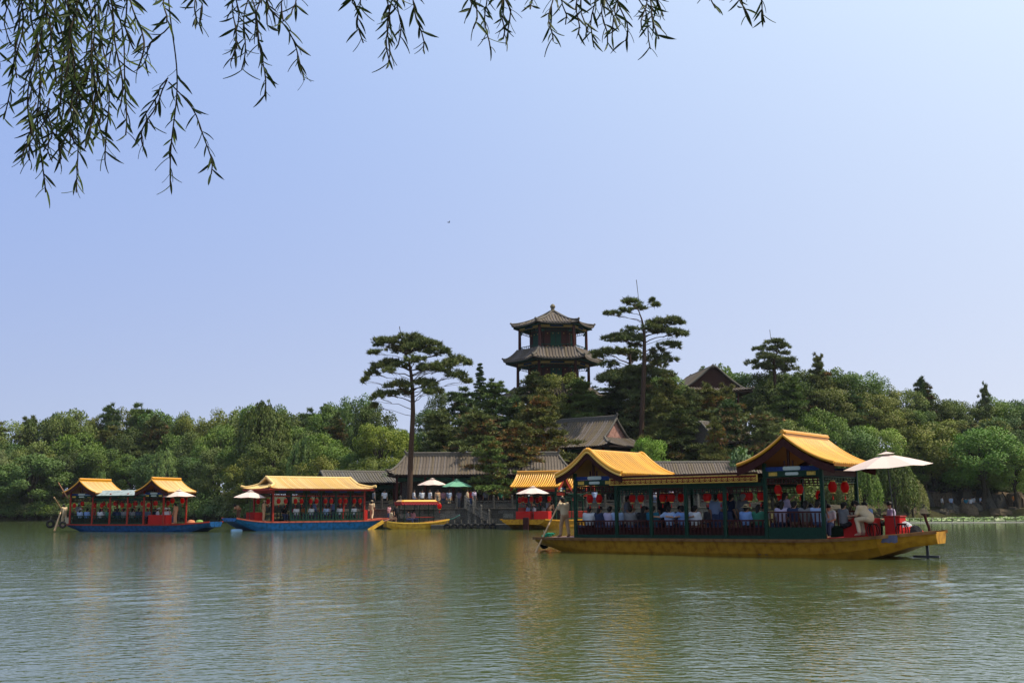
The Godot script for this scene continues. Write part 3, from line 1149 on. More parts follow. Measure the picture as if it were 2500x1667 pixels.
func conifer(base: Color) -> Node3D:
	var t := Geo.new()
	var g := Geo.new()
	t.bar(Vector3(0, -0.6, 0), Vector3(0, 10, 0), 0.2, 7, 0.02)
	for k in 30:
		var f := k / 29.0
		var y := lerpf(1.2, 9.7, f)
		var reach := lerpf(2.6, 0.12, pow(f, 0.85))
		for j in 4:
			var a := k * 2.4 + TAU * j / 4.0 + rng.randf_range(-0.4, 0.4)
			var far := reach * rng.randf_range(0.5, 1.12)
			var e := Vector3(cos(a) * far, y - far * 0.15 + rng.randf_range(-0.15, 0.2), sin(a) * far)
			limb(t, Vector3(0, y, 0), e, 0.035 * lerpf(1.0, 0.3, f), 0.05)
			for q in 3:
				plate(g, Vector3(0, y, 0).lerp(e, 0.45 + q * 0.26), Vector3(0.30, 0.10, 0.30) * lerpf(1.0, 0.35, f), 3, lerpf(0.32, 0.16, f), base)
	return proto("conifer_tree", t, bark("bark_pine", Color(0.055, 0.04, 0.032)), g, 0.4)

func willow(base: Color, strands: int) -> Node3D:
	# 10 m tall; a rounded head that ends in hanging strands
	var t := Geo.new()
	var g := Geo.new()
	limb(t, Vector3(0, -0.6, 0), Vector3(0.2, 4.0, 0), 0.28, 0.0, 0.2)
	for i in strands:
		var a := rng.randf() * TAU
		var rr := sqrt(rng.randf())
		var top := Vector3(cos(a) * rr * 3.0, 9.4 - rr * rr * 3.2 + rng.randf_range(-0.7, 0.5), sin(a) * rr * 3.0)
		if i % 14 == 0:
			limb(t, Vector3(0.2, 4.0, 0), top, 0.12, 0.1)
		var len_ := rng.randf_range(1.2, 3.6)
		var tint := vary(base, 0.2)
		var out := Vector3(cos(a), 0, sin(a)) * rng.randf_range(0.1, 0.7)
		var p := top
		var n := int(len_ / 0.16)
		for k in n:
			var s := float(k) / n
			p = top + out * (s * 1.4 - s * s * 0.7) * 1.2 + Vector3(0, -len_ * s * s * 0.75 - len_ * 0.25 * s + 0.25 * sin(s * PI), 0)
			for q in 2:
				var along := (Vector3(0, -1, 0) + rand_dir() * 0.8).normalized() * 0.34
				g.leaf(p + rand_dir() * 0.12, along, along.cross(rand_dir()).normalized() * 0.075, vary(tint, 0.22), (Vector3(cos(a), 0.4, sin(a)) + rand_dir() * 0.4).normalized())
	return proto("willow_tree", t, bark("bark_grey", Color(0.06, 0.05, 0.04)), g, 0.65)

func shrub(base: Color) -> Node3D:
	# 3 m tall
	var t := Geo.new()
	var g := Geo.new()
	for i in 16:
		var a := i * 2.399
		var rr := sqrt((i + 0.5) / 16.0)
		var c := Vector3(cos(a) * rr * 1.3, lerpf(2.4, 0.8, rr * rr) + rng.randf_range(-0.2, 0.2), sin(a) * rr * 1.3)
		limb(t, Vector3(0, -0.3, 0), c, 0.04)
		blob(g, c, Vector3(0.6, 0.5, 0.6), 95, 0.21, base, 0.9)
	return proto("shrub", t, bark("bark_grey", Color(0.06, 0.05, 0.04)), g, 0.65)

func make_protos() -> void:
	for i in 3:
		protos["dark%d" % i] = broadleaf(DARK, 46, 0.34, 0.0)
		protos["mid%d" % i] = broadleaf(MID, 44, 0.34, 0.05)
		protos["pine%d" % i] = pine(PINE, 0.06, 30)
		protos["rust%d" % i] = pine(PINE * 1.12, 0.42, 28)
	for i in 2:
		protos["bright%d" % i] = broadleaf(BRIGHT, 46, 0.30, 0.0)
		protos["airy%d" % i] = broadleaf(MID, 34, 0.32, 0.35)
		protos["willow%d" % i] = willow(PALE, 230)
		protos["green_willow%d" % i] = willow(MID, 240)
		protos["shrub%d" % i] = shrub([MID, PALE][i])
	protos["conifer0"] = conifer(PINE)
	protos["conifer1"] = conifer(PINE)

func tree(kind: String, px: float, top: float, d: float, wide: float, label: String, group := "", category := "tree") -> Node3D:
	var src: Node3D = protos[kind]
	var o: Node3D = src.duplicate()
	o.name = numbered(self, String(src.name))
	add_child(o)
	var x := across(px, d)
	var y := land(x, -d) - 0.15
	var full := 3.0 if kind.begins_with("shrub") else 10.0
	var girth := {"shrub": 3.4, "pine": 6.6, "rust": 6.6, "conifer": 5.0}.get(kind.rstrip("0123456789"), 7.8) as float
	var sy := (at(px, top, d).y - y) / full
	var sx := wide / (FOCAL / d) / girth
	o.position = Vector3(x, y, -d)
	o.basis = Basis(Vector3.UP, rng.randf() * TAU) * Basis.from_scale(Vector3(sx, sy, sx))
	# trees of a kind differ a little in leaf colour
	var pick_tint := rng.randi() % 5
	var tint: Color = [Color(1, 1, 1), Color(1.0, 0.94, 0.82), Color(0.82, 0.92, 0.92), Color(0.92, 1.0, 0.84), Color(0.80, 0.82, 0.74)][pick_tint]
	if group != "":
		var look: String = ["", "olive tinted ", "bluish tinted ", "", "dusky "][pick_tint]
		label = look + ("broad " if wide > 150 else ("slim " if wide < 105 else "")) + label
	var crown: MeshInstance3D = o.get_node("crown")
	var own: StandardMaterial3D = crown.mesh.surface_get_material(0)
	var key := own.resource_name + str(tint)
	if not mats.has(key):
		mats[key] = own.duplicate()
		mats[key].albedo_color = tint
		mats[key].resource_name = key
	crown.material_override = mats[key]
	tag(o, label, category, group)
	return o

func lookup(table: Array, x: float) -> float:
	for i in table.size() - 1:
		if x <= table[i + 1][0]:
			return lerpf(table[i][1], table[i + 1][1], clampf((x - table[i][0]) / (table[i + 1][0] - table[i][0]), 0, 1))
	return table[-1][1]

func pick(kinds: Array) -> String:
	return kinds[rng.randi() % kinds.size()]

const KIND_WORD := {"dark": "dense dark green broadleaf tree", "mid": "rounded mid green broadleaf tree", "bright": "bright fresh green broadleaf tree", "airy": "loose open crowned green tree", "pine": "dark needled pine", "rust": "pine with rust brown needle clumps", "conifer": "pointed dark conifer", "willow": "pale grey green willow", "green_willow": "drooping green willow", "shrub": "low leafy shrub"}

func wood(kind: String, px: float, top: float, d: float, wide: float, where: String, group: String) -> void:
	var word: String = KIND_WORD[kind.rstrip("0123456789")]
	tree(kind, px, top, d, wide, word + " " + where, "trees " + group, "shrub" if kind.begins_with("shrub") else "tree")

func build_trees() -> void:
	make_protos()
	# the wood on the far shore behind the blue boats, in three ranks
	var ridge := [[-40, 1024], [0, 1022], [60, 1018], [130, 1012], [165, 990], [200, 1012], [240, 992], [330, 990], [365, 984], [395, 1005], [430, 1012], [455, 998], [500, 1008], [545, 988], [600, 982], [650, 974], [690, 992], [730, 1002], [780, 992], [830, 975], [868, 948], [905, 952], [945, 985], [1000, 985]]
	var x := -30.0
	var i := 0
	while x < 830:
		var d := lerpf(196, 168, clampf((x - 400) / 450.0, 0, 1))
		wood(pick(["dark0", "dark1", "dark2", "mid0", "mid1", "pine0", "pine1", "airy0", "mid2"]), x, lookup(ridge, x) + rng.randf_range(0, 10), d + rng.randf_range(-3, 3), rng.randf_range(85, 165), "in the far wood behind the blue boats", "in the far wood")
		x += rng.randf_range(36, 48)
	x = -45.0
	while x < 860:
		var d := lerpf(188, 150, clampf((x - 400) / 450.0, 0, 1))
		wood(pick(["dark0", "dark1", "dark2", "mid0", "pine0", "pine2", "dark1", "rust0", "mid1"]), x, lookup(ridge, x) + rng.randf_range(38, 62), d + rng.randf_range(-2, 2), rng.randf_range(90, 175), "in the far wood behind the blue boats", "in the far wood")
		x += rng.randf_range(50, 64)
	x = -30.0
	while x < 600:
		var d := lerpf(182, 156, clampf((x - 300) / 300.0, 0, 1))
		wood(pick(["dark2", "dark1", "dark0", "mid0", "dark2"]), x, lookup(ridge, x) + rng.randf_range(92, 120), d, rng.randf_range(110, 150), "in the far wood behind the blue boats", "in the far wood")
		x += rng.randf_range(64, 80)
	# a dark understorey right on that bank
	x = -20.0
	while x < 620:
		var d := lerpf(179, 153, clampf((x - 300) / 300.0, 0, 1))
		wood(pick(["shrub0", "dark0", "shrub0"]), x, 1196 + rng.randf_range(-12, 16), d, rng.randf_range(80, 110), "at the water's edge behind the blue boats", "along the far bank")
		x += rng.randf_range(46, 60)
	tree("mid0", 70, 1108, 176, 190, "broad leafy tree overhanging the water beyond the stern of the left blue boat".replace("left ", ""), "", "tree")
	tree("willow0", -15, 1085, 178, 80, "pale willow at the water beside the broad overhanging tree", "", "tree")
	tree("willow1", 398, 1090, 168, 105, "pale grey green willow showing above the grey awning of a blue boat", "", "tree")
	tree("shrub1", 246, 1144, 172, 34, "small pale round bush above the front roof of the blue boat", "", "shrub")
	tree("green_willow0", 640, 968, 152, 170, "tall domed willow rising above the blue boats", "", "tree")
	tree("mid1", 665, 1070, 142, 150, "mid green tree behind the hipped roof of the blue boat", "", "tree")
	tree("willow0", 745, 1058, 136, 120, "soft grey green willow between the hipped roof and the bright tree", "", "tree")
	tree("mid2", 800, 1052, 132, 130, "round crowned tree touching the bright green tree", "", "tree")
	tree("mid0", 600, 1110, 146, 120, "low branched tree close above the hipped yellow roof", "", "tree")
	tree("airy1", 868, 947, 160, 110, "tall open crowned tree behind the umbrella pine", "", "tree")
	tree("dark1", 905, 985, 150, 120, "dark tree behind the trunk of the umbrella pine", "", "tree")
	tree("bright0", 925, 1034, 124, 150, "bright fresh green tree behind the small rolled roof pavilion", "", "tree")
	tree("bright1", 985, 1045, 128, 100, "bright green tree behind the lower trunk of the umbrella pine", "", "tree")
	tree("mid2", 850, 1100, 126, 90, "green tree low behind the rolled roof pavilion", "", "tree")
	tree("dark0", 1040, 1000, 138, 130, "dark leafy tree between umbrella pine and pointed conifer", "", "tree")
	tree("airy0", 1068, 940, 146, 70, "slender feathery tree beside the umbrella pine's outer limb", "", "tree")
	# the island's slope below the tower
	var isle := "on the slope below the tower"
	var c := [["conifer0", 1172, 886, 133, 110], ["pine0", 1115, 955, 128, 190], ["pine1", 1215, 935, 127, 170], ["pine2", 1070, 1005, 124, 180], ["rust0", 1150, 1005, 112, 230], ["pine1", 1240, 975, 118, 200], ["rust1", 1325, 965, 113, 215], ["pine1", 1568, 900, 125, 170], ["pine0", 1640, 925, 124, 150], ["rust2", 1270, 1035, 108.5, 180], ["rust1", 1195, 1075, 104.6, 150], ["pine0", 1300, 915, 128.5, 160], ["airy1", 1378, 900, 129, 130], ["pine2", 1425, 928, 127, 150], ["pine1", 1085, 1052, 115, 170], ["pine0", 1500, 945, 131, 190], ["pine2", 1565, 925, 132, 190], ["pine0", 1440, 965, 131, 150], ["dark2", 1625, 912, 131, 150], ["pine1", 1625, 975, 118, 150], ["rust0", 1730, 945, 127, 170], ["pine0", 1660, 1000, 116, 170], ["pine1", 1790, 945, 129, 150], ["rust2", 1800, 985, 117, 190], ["bright0", 1590, 1065, 113, 100], ["mid0", 1830, 905, 152, 150], ["green_willow1", 1770, 882, 158, 140], ["willow1", 1735, 888, 154, 120], ["mid1", 1875, 905, 150, 150], ["pine2", 1935, 930, 140, 180], ["shrub1", 1815, 1086, 107, 110], ["rust1", 1865, 1005, 116, 190], ["rust0", 1745, 1030, 111.5, 120], ["pine2", 1690, 955, 126, 130]]
	for q in c:
		wood(q[0], q[1], q[2], q[3], q[4], isle, "on the slope below the tower")
	# the wood on the right-hand shore
	ridge = [[1880, 900], [1930, 895], [1985, 888], [2020, 872], [2050, 902], [2110, 895], [2150, 908], [2195, 934], [2230, 940], [2268, 924], [2310, 948], [2380, 975], [2420, 950], [2460, 962], [2520, 968], [2560, 968]]
	x = 1900.0
	while x < 2560:
		wood(pick(["pine0", "mid1", "mid0", "mid2", "rust0", "airy0", "dark0", "airy1"]), x, lookup(ridge, x) + rng.randf_range(4, 14), lerpf(160, 178, (x - 1900) / 650.0), rng.randf_range(100, 130), "in the wood behind the lotus bed", "in the wood behind the lotus bed")
		x += rng.randf_range(36, 48)
	x = 1930.0
	while x < 2570:
		wood(pick(["pine1", "rust2", "mid1", "dark0", "rust1", "mid2"]), x, lookup(ridge, x) + rng.randf_range(50, 75), lerpf(148, 164, (x - 1900) / 650.0), rng.randf_range(110, 150), "in the wood behind the lotus bed", "in the wood behind the lotus bed")
		x += rng.randf_range(46, 60)
	x = 1950.0
	while x < 2570:
		wood(pick(["rust2", "mid1", "bright0", "dark1", "mid2", "mid0"]), x, lookup(ridge, x) + rng.randf_range(110, 150), lerpf(134, 152, (x - 1900) / 650.0), rng.randf_range(120, 160), "in the wood behind the lotus bed", "in the wood behind the lotus bed")
		x += rng.randf_range(60, 78)
	tree("conifer1", 2268, 922, 168, 80, "pointed conifer standing above the wood behind the lotus bed", "", "tree")
	tree("pine1", 2018, 870, 160, 100, "topmost dark pine of the wood behind the main boat's bow parasol", "", "tree")
	tree("airy1", 2112, 894, 165, 150, "rounded silvery crown high in the wood behind the bow parasol", "", "tree")
	tree("pine2", 2422, 944, 172, 60, "small pine tip above the wood by the lotus bed", "", "tree")
	tree("bright1", 2400, 1042, 141, 210, "large bright green tree above the rocks and bathers' path".replace("bathers' ", ""), "", "tree")
	tree("bright0", 2485, 1090, 140, 130, "bright green tree above the rocks beside the large bright tree", "", "tree")
	tree("mid1", 2260, 1030, 143, 180, "broad mid green tree above the rocks beside the large bright tree", "", "tree")
	tree("green_willow0", 2185, 1100, 128, 130, "drooping willow on the bank behind the pale bow parasol", "", "tree")
	tree("green_willow1", 2110, 1120, 117, 110, "drooping willow hanging over the bank behind the bow table", "", "tree")
	tree("willow1", 2230, 1160, 131, 90, "low pale willow at the corner of the lotus bed", "", "tree")
	tree("willow0", 2060, 1150, 114, 100, "low pale willow behind the right roof columns of the yellow boat".replace("right ", ""), "", "tree")
	# undergrowth: along the far waterline, behind the gallery, on the rocky bank
	x = -45.0
	while x < 650:
		var d := lookup([[-60, 178.6], [0, 176.6], [250, 172.6], [420, 164.6], [560, 152.6], [700, 132.6]], x)
		wood(pick(["shrub0", "shrub0", "shrub1"]), x, 1228 + rng.randf_range(-10, 8), d + rng.randf_range(0, 0.6), rng.randf_range(52, 76), "at the far waterline behind the blue boats", "along the far waterline")
		x += rng.randf_range(24, 34)
	x = 780.0
	while x < 1900:
		wood(pick(["shrub0", "dark0", "mid1", "dark2"]), x, (1150 if x > 1350 and x < 1600 else 1130) + rng.randf_range(-22, 26), (121 if x < 930 else 115.5) + rng.randf_range(0, 2), rng.randf_range(90, 130), "behind the grey tiled gallery", "behind the gallery")
		x += rng.randf_range(34, 46)
	x = 1610.0
	while x < 1900:
		wood(pick(["dark0", "mid1", "dark2", "pine1"]), x, 1045 + rng.randf_range(-30, 30), 124 + rng.randf_range(-2, 4), rng.randf_range(110, 150), "on the slope between the halls", "between the halls")
		x += rng.randf_range(44, 60)
	x = 1900.0
	while x < 2580:
		wood(pick(["shrub0", "dark1", "shrub1", "mid0"]), x, 1160 + rng.randf_range(-26, 22), (122 if x < 2110 else 146) + rng.randf_range(0, 2), rng.randf_range(90, 130), "low on the bank behind the rocks", "low on the rocky bank")
		x += rng.randf_range(30, 42)
	build_hero_pines()

# the tall pines whose every limb can be told apart; plates are given as points of the picture and get their own depth
func hero(called_label: String, d: float, trunk: Array, plates: Array, rod: Array, needle: float, dense: float, base: Color) -> void:
	var foot := at(trunk[0][0], trunk[0][1], d)
	foot.y = minf(foot.y, land(foot.x, -d)) - 0.2
	var o := thing("tall_pine", called_label, "tree", foot)
	var s := d / FOCAL
	var t := Geo.new()
	var path := PackedVector3Array()
	var radii := PackedFloat32Array()
	path.append(Vector3.ZERO)
	radii.append(trunk[0][2] * s * 1.15)
	for q in trunk:
		path.append(at(q[0], q[1], d) - foot)
		radii.append(q[2] * s)
	t.tube(path, radii, 9)
	part(o, "trunk", t, mat("bark_red", Color(0.085, 0.052, 0.038), 0.95, "stone"))
	var g := Geo.new()
	var lim := Geo.new()
	for q in plates:
		var dz := rng.randf_range(-1.0, 1.0) * 2.2
		var c := at(q[0], q[1], d) - foot + Vector3(0, 0, dz)
		var r := Vector3(q[2] * s * 1.1, q[3] * s * 1.08, maxf(q[2] * s * 0.95, 0.6))
		plate(g, c, r, int((r.x * r.z * 85 + 16) * dense), needle, base)
		# a smaller spray beside it fills the layer out
		plate(g, c + Vector3(rng.randf_range(-0.7, 0.7) * r.x, rng.randf_range(-0.3, 0.5) * r.y, rng.randf_range(-0.7, 0.7) * r.z), r * 0.7, int((r.x * r.z * 40 + 10) * dense), needle, base)
		# the limb leaves the trunk somewhat below the plate
		var best := path[path.size() - 1]
		var want := c.y - 0.25 * Vector2(c.x, c.z).length() * 0.6 - r.y
		for k in path.size() - 1:
			if want >= path[k].y and want <= path[k + 1].y:
				best = path[k].lerp(path[k + 1], (want - path[k].y) / maxf(path[k + 1].y - path[k].y, 0.01))
		var rad := clampf(q[2] * s * 0.07, 0.03, 0.11)
		limb(lim, best, c - Vector3(0, r.y * 0.4, 0), rad, 0.05)
		for k in 3:
			limb(lim, best.lerp(c, 0.6), c + Vector3(rng.randf_range(-1, 1) * r.x * 0.8, 0, rng.randf_range(-1, 1) * r.z * 0.7), rad * 0.45, 0.05)
	part(o, "limbs", lim, mats["bark_red"])
	part(o, "crown", g, leafy("leaf_0.40", 0.4))
	if rod.size():
		var h := Geo.new()
		h.bar(at(rod[0], rod[1], d) - foot, at(rod[2], rod[3], d) - foot, 0.045, 5, 0.03)
		part(o, "lightning_rod", h, mat("iron_rod", Color(0.12, 0.12, 0.13), 0.5))

func build_hero_pines() -> void:
	var z := func(list: Array, ox: float, oy: float, k: float) -> Array:
		return list.map(func(q): return [ox + q[0] * k, oy + q[1] * k] + (q.slice(2).map(func(e): return e * k)))
	var k := 0.2807
	hero("tall umbrella pine with a flat spreading crown on the terrace edge", 103.0,
		z.call([[497, 1530, 24], [505, 1250, 23], [515, 1050, 22], [527, 800, 20], [522, 600, 17], [510, 470, 14], [492, 360, 10], [450, 280, 6]], 860, 780, k),
		z.call([[330, 205, 100, 42], [450, 175, 90, 46], [560, 195, 105, 48], [660, 235, 90, 44], [400, 245, 130, 36], [540, 255, 110, 40], [255, 225, 45, 26], [280, 175, 30, 18], [740, 225, 30, 18], [780, 300, 105, 40], [880, 340, 85, 40], [965, 375, 60, 36], [1015, 400, 25, 18], [200, 298, 40, 12], [330, 365, 100, 40], [235, 415, 85, 44], [150, 465, 55, 42], [120, 545, 16, 30], [420, 405, 65, 34], [330, 475, 35, 18], [560, 375, 75, 40], [620, 425, 85, 44], [705, 445, 75, 46], [800, 450, 80, 40], [895, 500, 85, 42], [975, 525, 50, 34], [850, 405, 55, 28], [640, 565, 75, 36], [710, 595, 60, 36], [640, 655, 55, 36], [590, 540, 45, 22], [395, 595, 95, 40], [300, 645, 85, 42], [230, 695, 55, 46], [445, 640, 60, 40], [185, 760, 25, 30], [740, 640, 50, 34]], 860, 780, k),
		[975, 797, 979, 822], 0.40, 1.0, PINE)
	k = 0.2997
	hero("tall windswept pine with bare upper limbs beside the tower", 122.0,
		z.call([[418, 1430, 22], [428, 1150, 21], [440, 900, 19], [446, 700, 17], [446, 560, 14], [440, 470, 11], [425, 400, 7], [400, 330, 4]], 1440, 660, k),
		z.call([[335, 262, 70, 28], [290, 312, 38, 26], [400, 282, 68, 28], [540, 285, 24, 16], [500, 275, 16, 14], [180, 365, 48, 24], [125, 376, 20, 16], [560, 420, 85, 32], [660, 410, 78, 28], [730, 432, 38, 28], [500, 468, 65, 36], [620, 475, 100, 30], [690, 520, 75, 28], [765, 522, 36, 28], [360, 478, 58, 30], [330, 522, 82, 32], [210, 526, 66, 24], [150, 556, 40, 24], [260, 570, 85, 28], [365, 600, 56, 28], [400, 560, 46, 28], [640, 602, 68, 24], [702, 626, 38, 18], [560, 645, 48, 32], [605, 690, 58, 32], [655, 735, 48, 28]], 1440, 660, k),
		[1554, 683, 1560, 735], 0.42, 1.0, PINE)
	hero("shorter broad pine half behind the windswept pine by the tower", 127.0,
		z.call([[332, 1100, 16], [332, 900, 15], [330, 760, 13], [326, 690, 10]], 1440, 660, k),
		z.call([[110, 692, 85, 32], [200, 655, 66, 28], [325, 662, 85, 36], [400, 705, 58, 36], [160, 765, 60, 30], [480, 735, 70, 38], [565, 775, 60, 36], [60, 720, 40, 20], [260, 850, 130, 40], [400, 840, 130, 40], [520, 860, 110, 40], [180, 900, 100, 40], [330, 930, 150, 45], [500, 950, 130, 45]], 1440, 660, k),
		[], 0.44, 1.0, PINE)
	hero("round headed pine with a crooked trunk above the hill's shoulder", 148.0,
		z.call([[1512, 960, 13], [1508, 830, 12], [1500, 730, 10], [1530, 672, 8], [1505, 625, 5]], 1440, 660, k),
		z.call([[1500, 592, 68, 24], [1570, 625, 66, 30], [1450, 622, 48, 24], [1350, 660, 40, 18], [1400, 680, 45, 16], [1605, 665, 46, 34], [1480, 652, 56, 26], [1430, 722, 78, 28], [1330, 752, 48, 24], [1540, 742, 86, 34], [1620, 745, 58, 36], [1645, 800, 58, 34], [1400, 792, 68, 28], [1500, 795, 78, 30]], 1440, 660, k),
		[1880, 805, 1883, 832], 0.40, 1.0, PINE)

# ------------------------------------------------------------------ rocks, lotus bed and the low fence before it
func rock_mesh(s: int) -> ArrayMesh:
	var f := FastNoiseLite.new()
	f.seed = s
	f.frequency = 0.9
	var g := Geo.new()
	var p := func(i: int, j: int) -> Vector3:
		var a := TAU * (i % 10) / 10.0
		var e := lerpf(-1.2, PI * 0.5, j / 5.0)
		var d := Vector3(cos(a) * cos(e), sin(e), sin(a) * cos(e))
		var r := 1.0 + 0.45 * f.get_noise_3dv(d * 1.7)
		return d * r * Vector3(1, 0.75, 0.9)
	for i in 10:
		for j in 5:
			g.quad(p.call(i, j), p.call(i, j + 1), p.call(i + 1, j + 1), p.call(i + 1, j))
	return g.commit(null)

func build_right_shore() -> void:
	var shapes := []
	for k in 4:
		shapes.append(rock_mesh(70 + k))
	var ms := [mats["stone_dark"], mat("rock_dark", Color(0.075, 0.066, 0.052), 0.95, "stone"), mat("rock_brown", Color(0.13, 0.10, 0.07), 0.95, "stone")]
	for k in 46:
		var px := lerpf(1985, 2530, (k + rng.randf() * 0.8) / 46.0)
		var d := lookup([[1985, 110], [2060, 113], [2120, 126], [2230, 136], [2400, 139], [2600, 140]], px) + rng.randf_range(0, 2.5)
		var which := rng.randi() % 3
		var r := rng.randf_range(0.6, 1.5)
		var o := thing("rock", "%s %s boulder at the water's edge behind the lotus bed" % ["large" if r > 1.05 else "small", ["grey", "dark", "brown"][which]], "rock", Vector3(across(px, d), 0.3 + rng.randf_range(-0.2, 0.9), -d), rng.randf() * TAU, "boulders on the bank behind the lotus bed")
		var b := put(o, "boulder", shapes[k % 4], ms[which])
		b.scale = Vector3(r, r * rng.randf_range(0.6, 1.2), r)
	# a rock wall with a ledge that people walk on
	for k in 30:
		var px := lerpf(2215, 2540, (k + rng.randf() * 0.6) / 30.0)
		var d := 142.3 + rng.randf_range(0, 1.8)
		var which := rng.randi() % 3
		var o := thing("rock", "tall %s rock of the rockery behind the people on the bank" % ["grey", "dark", "brown"][which], "rock", Vector3(across(px, d), 1.6, -d), rng.randf() * TAU, "tall rocks of the rockery")
		var b := put(o, "boulder", shapes[(k + 1) % 4], ms[which])
		var r := rng.randf_range(1.0, 1.8)
		b.scale = Vector3(r, r * rng.randf_range(1.2, 1.9), r * 0.8)
	# lotus: round leaves on and above the water
	var g := Geo.new()
	for k in 5200:
		var px := rng.randf_range(2085, 2540)
		var near := lookup([[2080, 112], [2140, 115.5], [2540, 116.5]], px)
		var far := lookup([[2080, 113], [2140, 122], [2230, 131], [2540, 135]], px)
		if far < near:
			continue
		var d := lerpf(near, far, rng.randf())
		var up := 0.03 + (rng.randf() * 0.32 if rng.randf() < 0.30 else rng.randf() * 0.05)
		var c := Vector3(across(px, d), up, -d)
		var r := rng.randf_range(0.14, 0.28)
		var n := (Vector3.UP + rand_dir() * (0.12 if up < 0.15 else 0.45)).normalized()
		var u := n.cross(Vector3.RIGHT).normalized()
		var w := n.cross(u)
		var col := vary(Color(0.17, 0.25, 0.08) if rng.randf() < 0.7 else Color(0.32, 0.36, 0.20), 0.25)
		var pts := []
		for q in 7:
			var a := 0.35 + (TAU - 0.5) * q / 6.0
			pts.append(c + (u * cos(a) + w * sin(a)) * r + n * r * 0.12)
		for q in 6:
			g.tri(c, pts[q], pts[q + 1])
			for e in 3:
				g.c.append(col)
	var lotus := part(self, "lotus_leaves", g, leafy("leaf_0.40", 0.4))
	tag(lotus, "bed of round floating lotus leaves before the rocky bank", "lotus", "", "stuff")
	# low fence round the bed: posts, a wire with tags
	var fence := thing("low_fence", "low wire fence on thin posts at the edge of the lotus bed", "fence", Vector3(0, 0, 0))
	var post_wood := mat("grey_post", Color(0.07, 0.06, 0.05), 0.9)
	var last := Vector3.ZERO
	var k := 0
	var px := 2090.0
	while px < 2560:
		var d := lookup([[2080, 111], [2140, 114.4], [2540, 115.4]], px)
		var p := Vector3(across(px, d), 0, -d)
		var g2 := Geo.new()
		g2.bar(p + Vector3(0, -0.5, 0), p + Vector3(rng.randf_range(-0.04, 0.04), 0.62 if k % 4 == 0 else 0.5, 0), 0.04, 5)
		part(fence, "post", g2, post_wood)
		if k > 0:
			var w := Geo.new()
			w.bar(last + Vector3(0, 0.46, 0), p + Vector3(0, 0.46, 0), 0.012, 4)
			w.bar(last + Vector3(0, 0.2, 0), p + Vector3(0, 0.2, 0), 0.012, 4)
			part(fence, "wire", w, mat("wire_white", Color(0.4, 0.4, 0.38), 0.7))
			for q in 3:
				var f := Geo.new()
				f.box(last.lerp(p, (q + 0.5) / 3.0) + Vector3(0, 0.4, 0), Vector3(0.09, 0.09, 0.02))
				part(fence, "tag", f, post_wood)
		var fl := Geo.new()
		if k > 0:
			fl.tube(PackedVector3Array([last + Vector3(0, 0.02, 0.3), p + Vector3(0, 0.02, 0.3)]), PackedFloat32Array([0.06]), 6)
			part(fence, "float_boom", fl, mat("boom", Color(0.32, 0.31, 0.28), 0.8))
		last = p
		k += 1
		px += 26.0

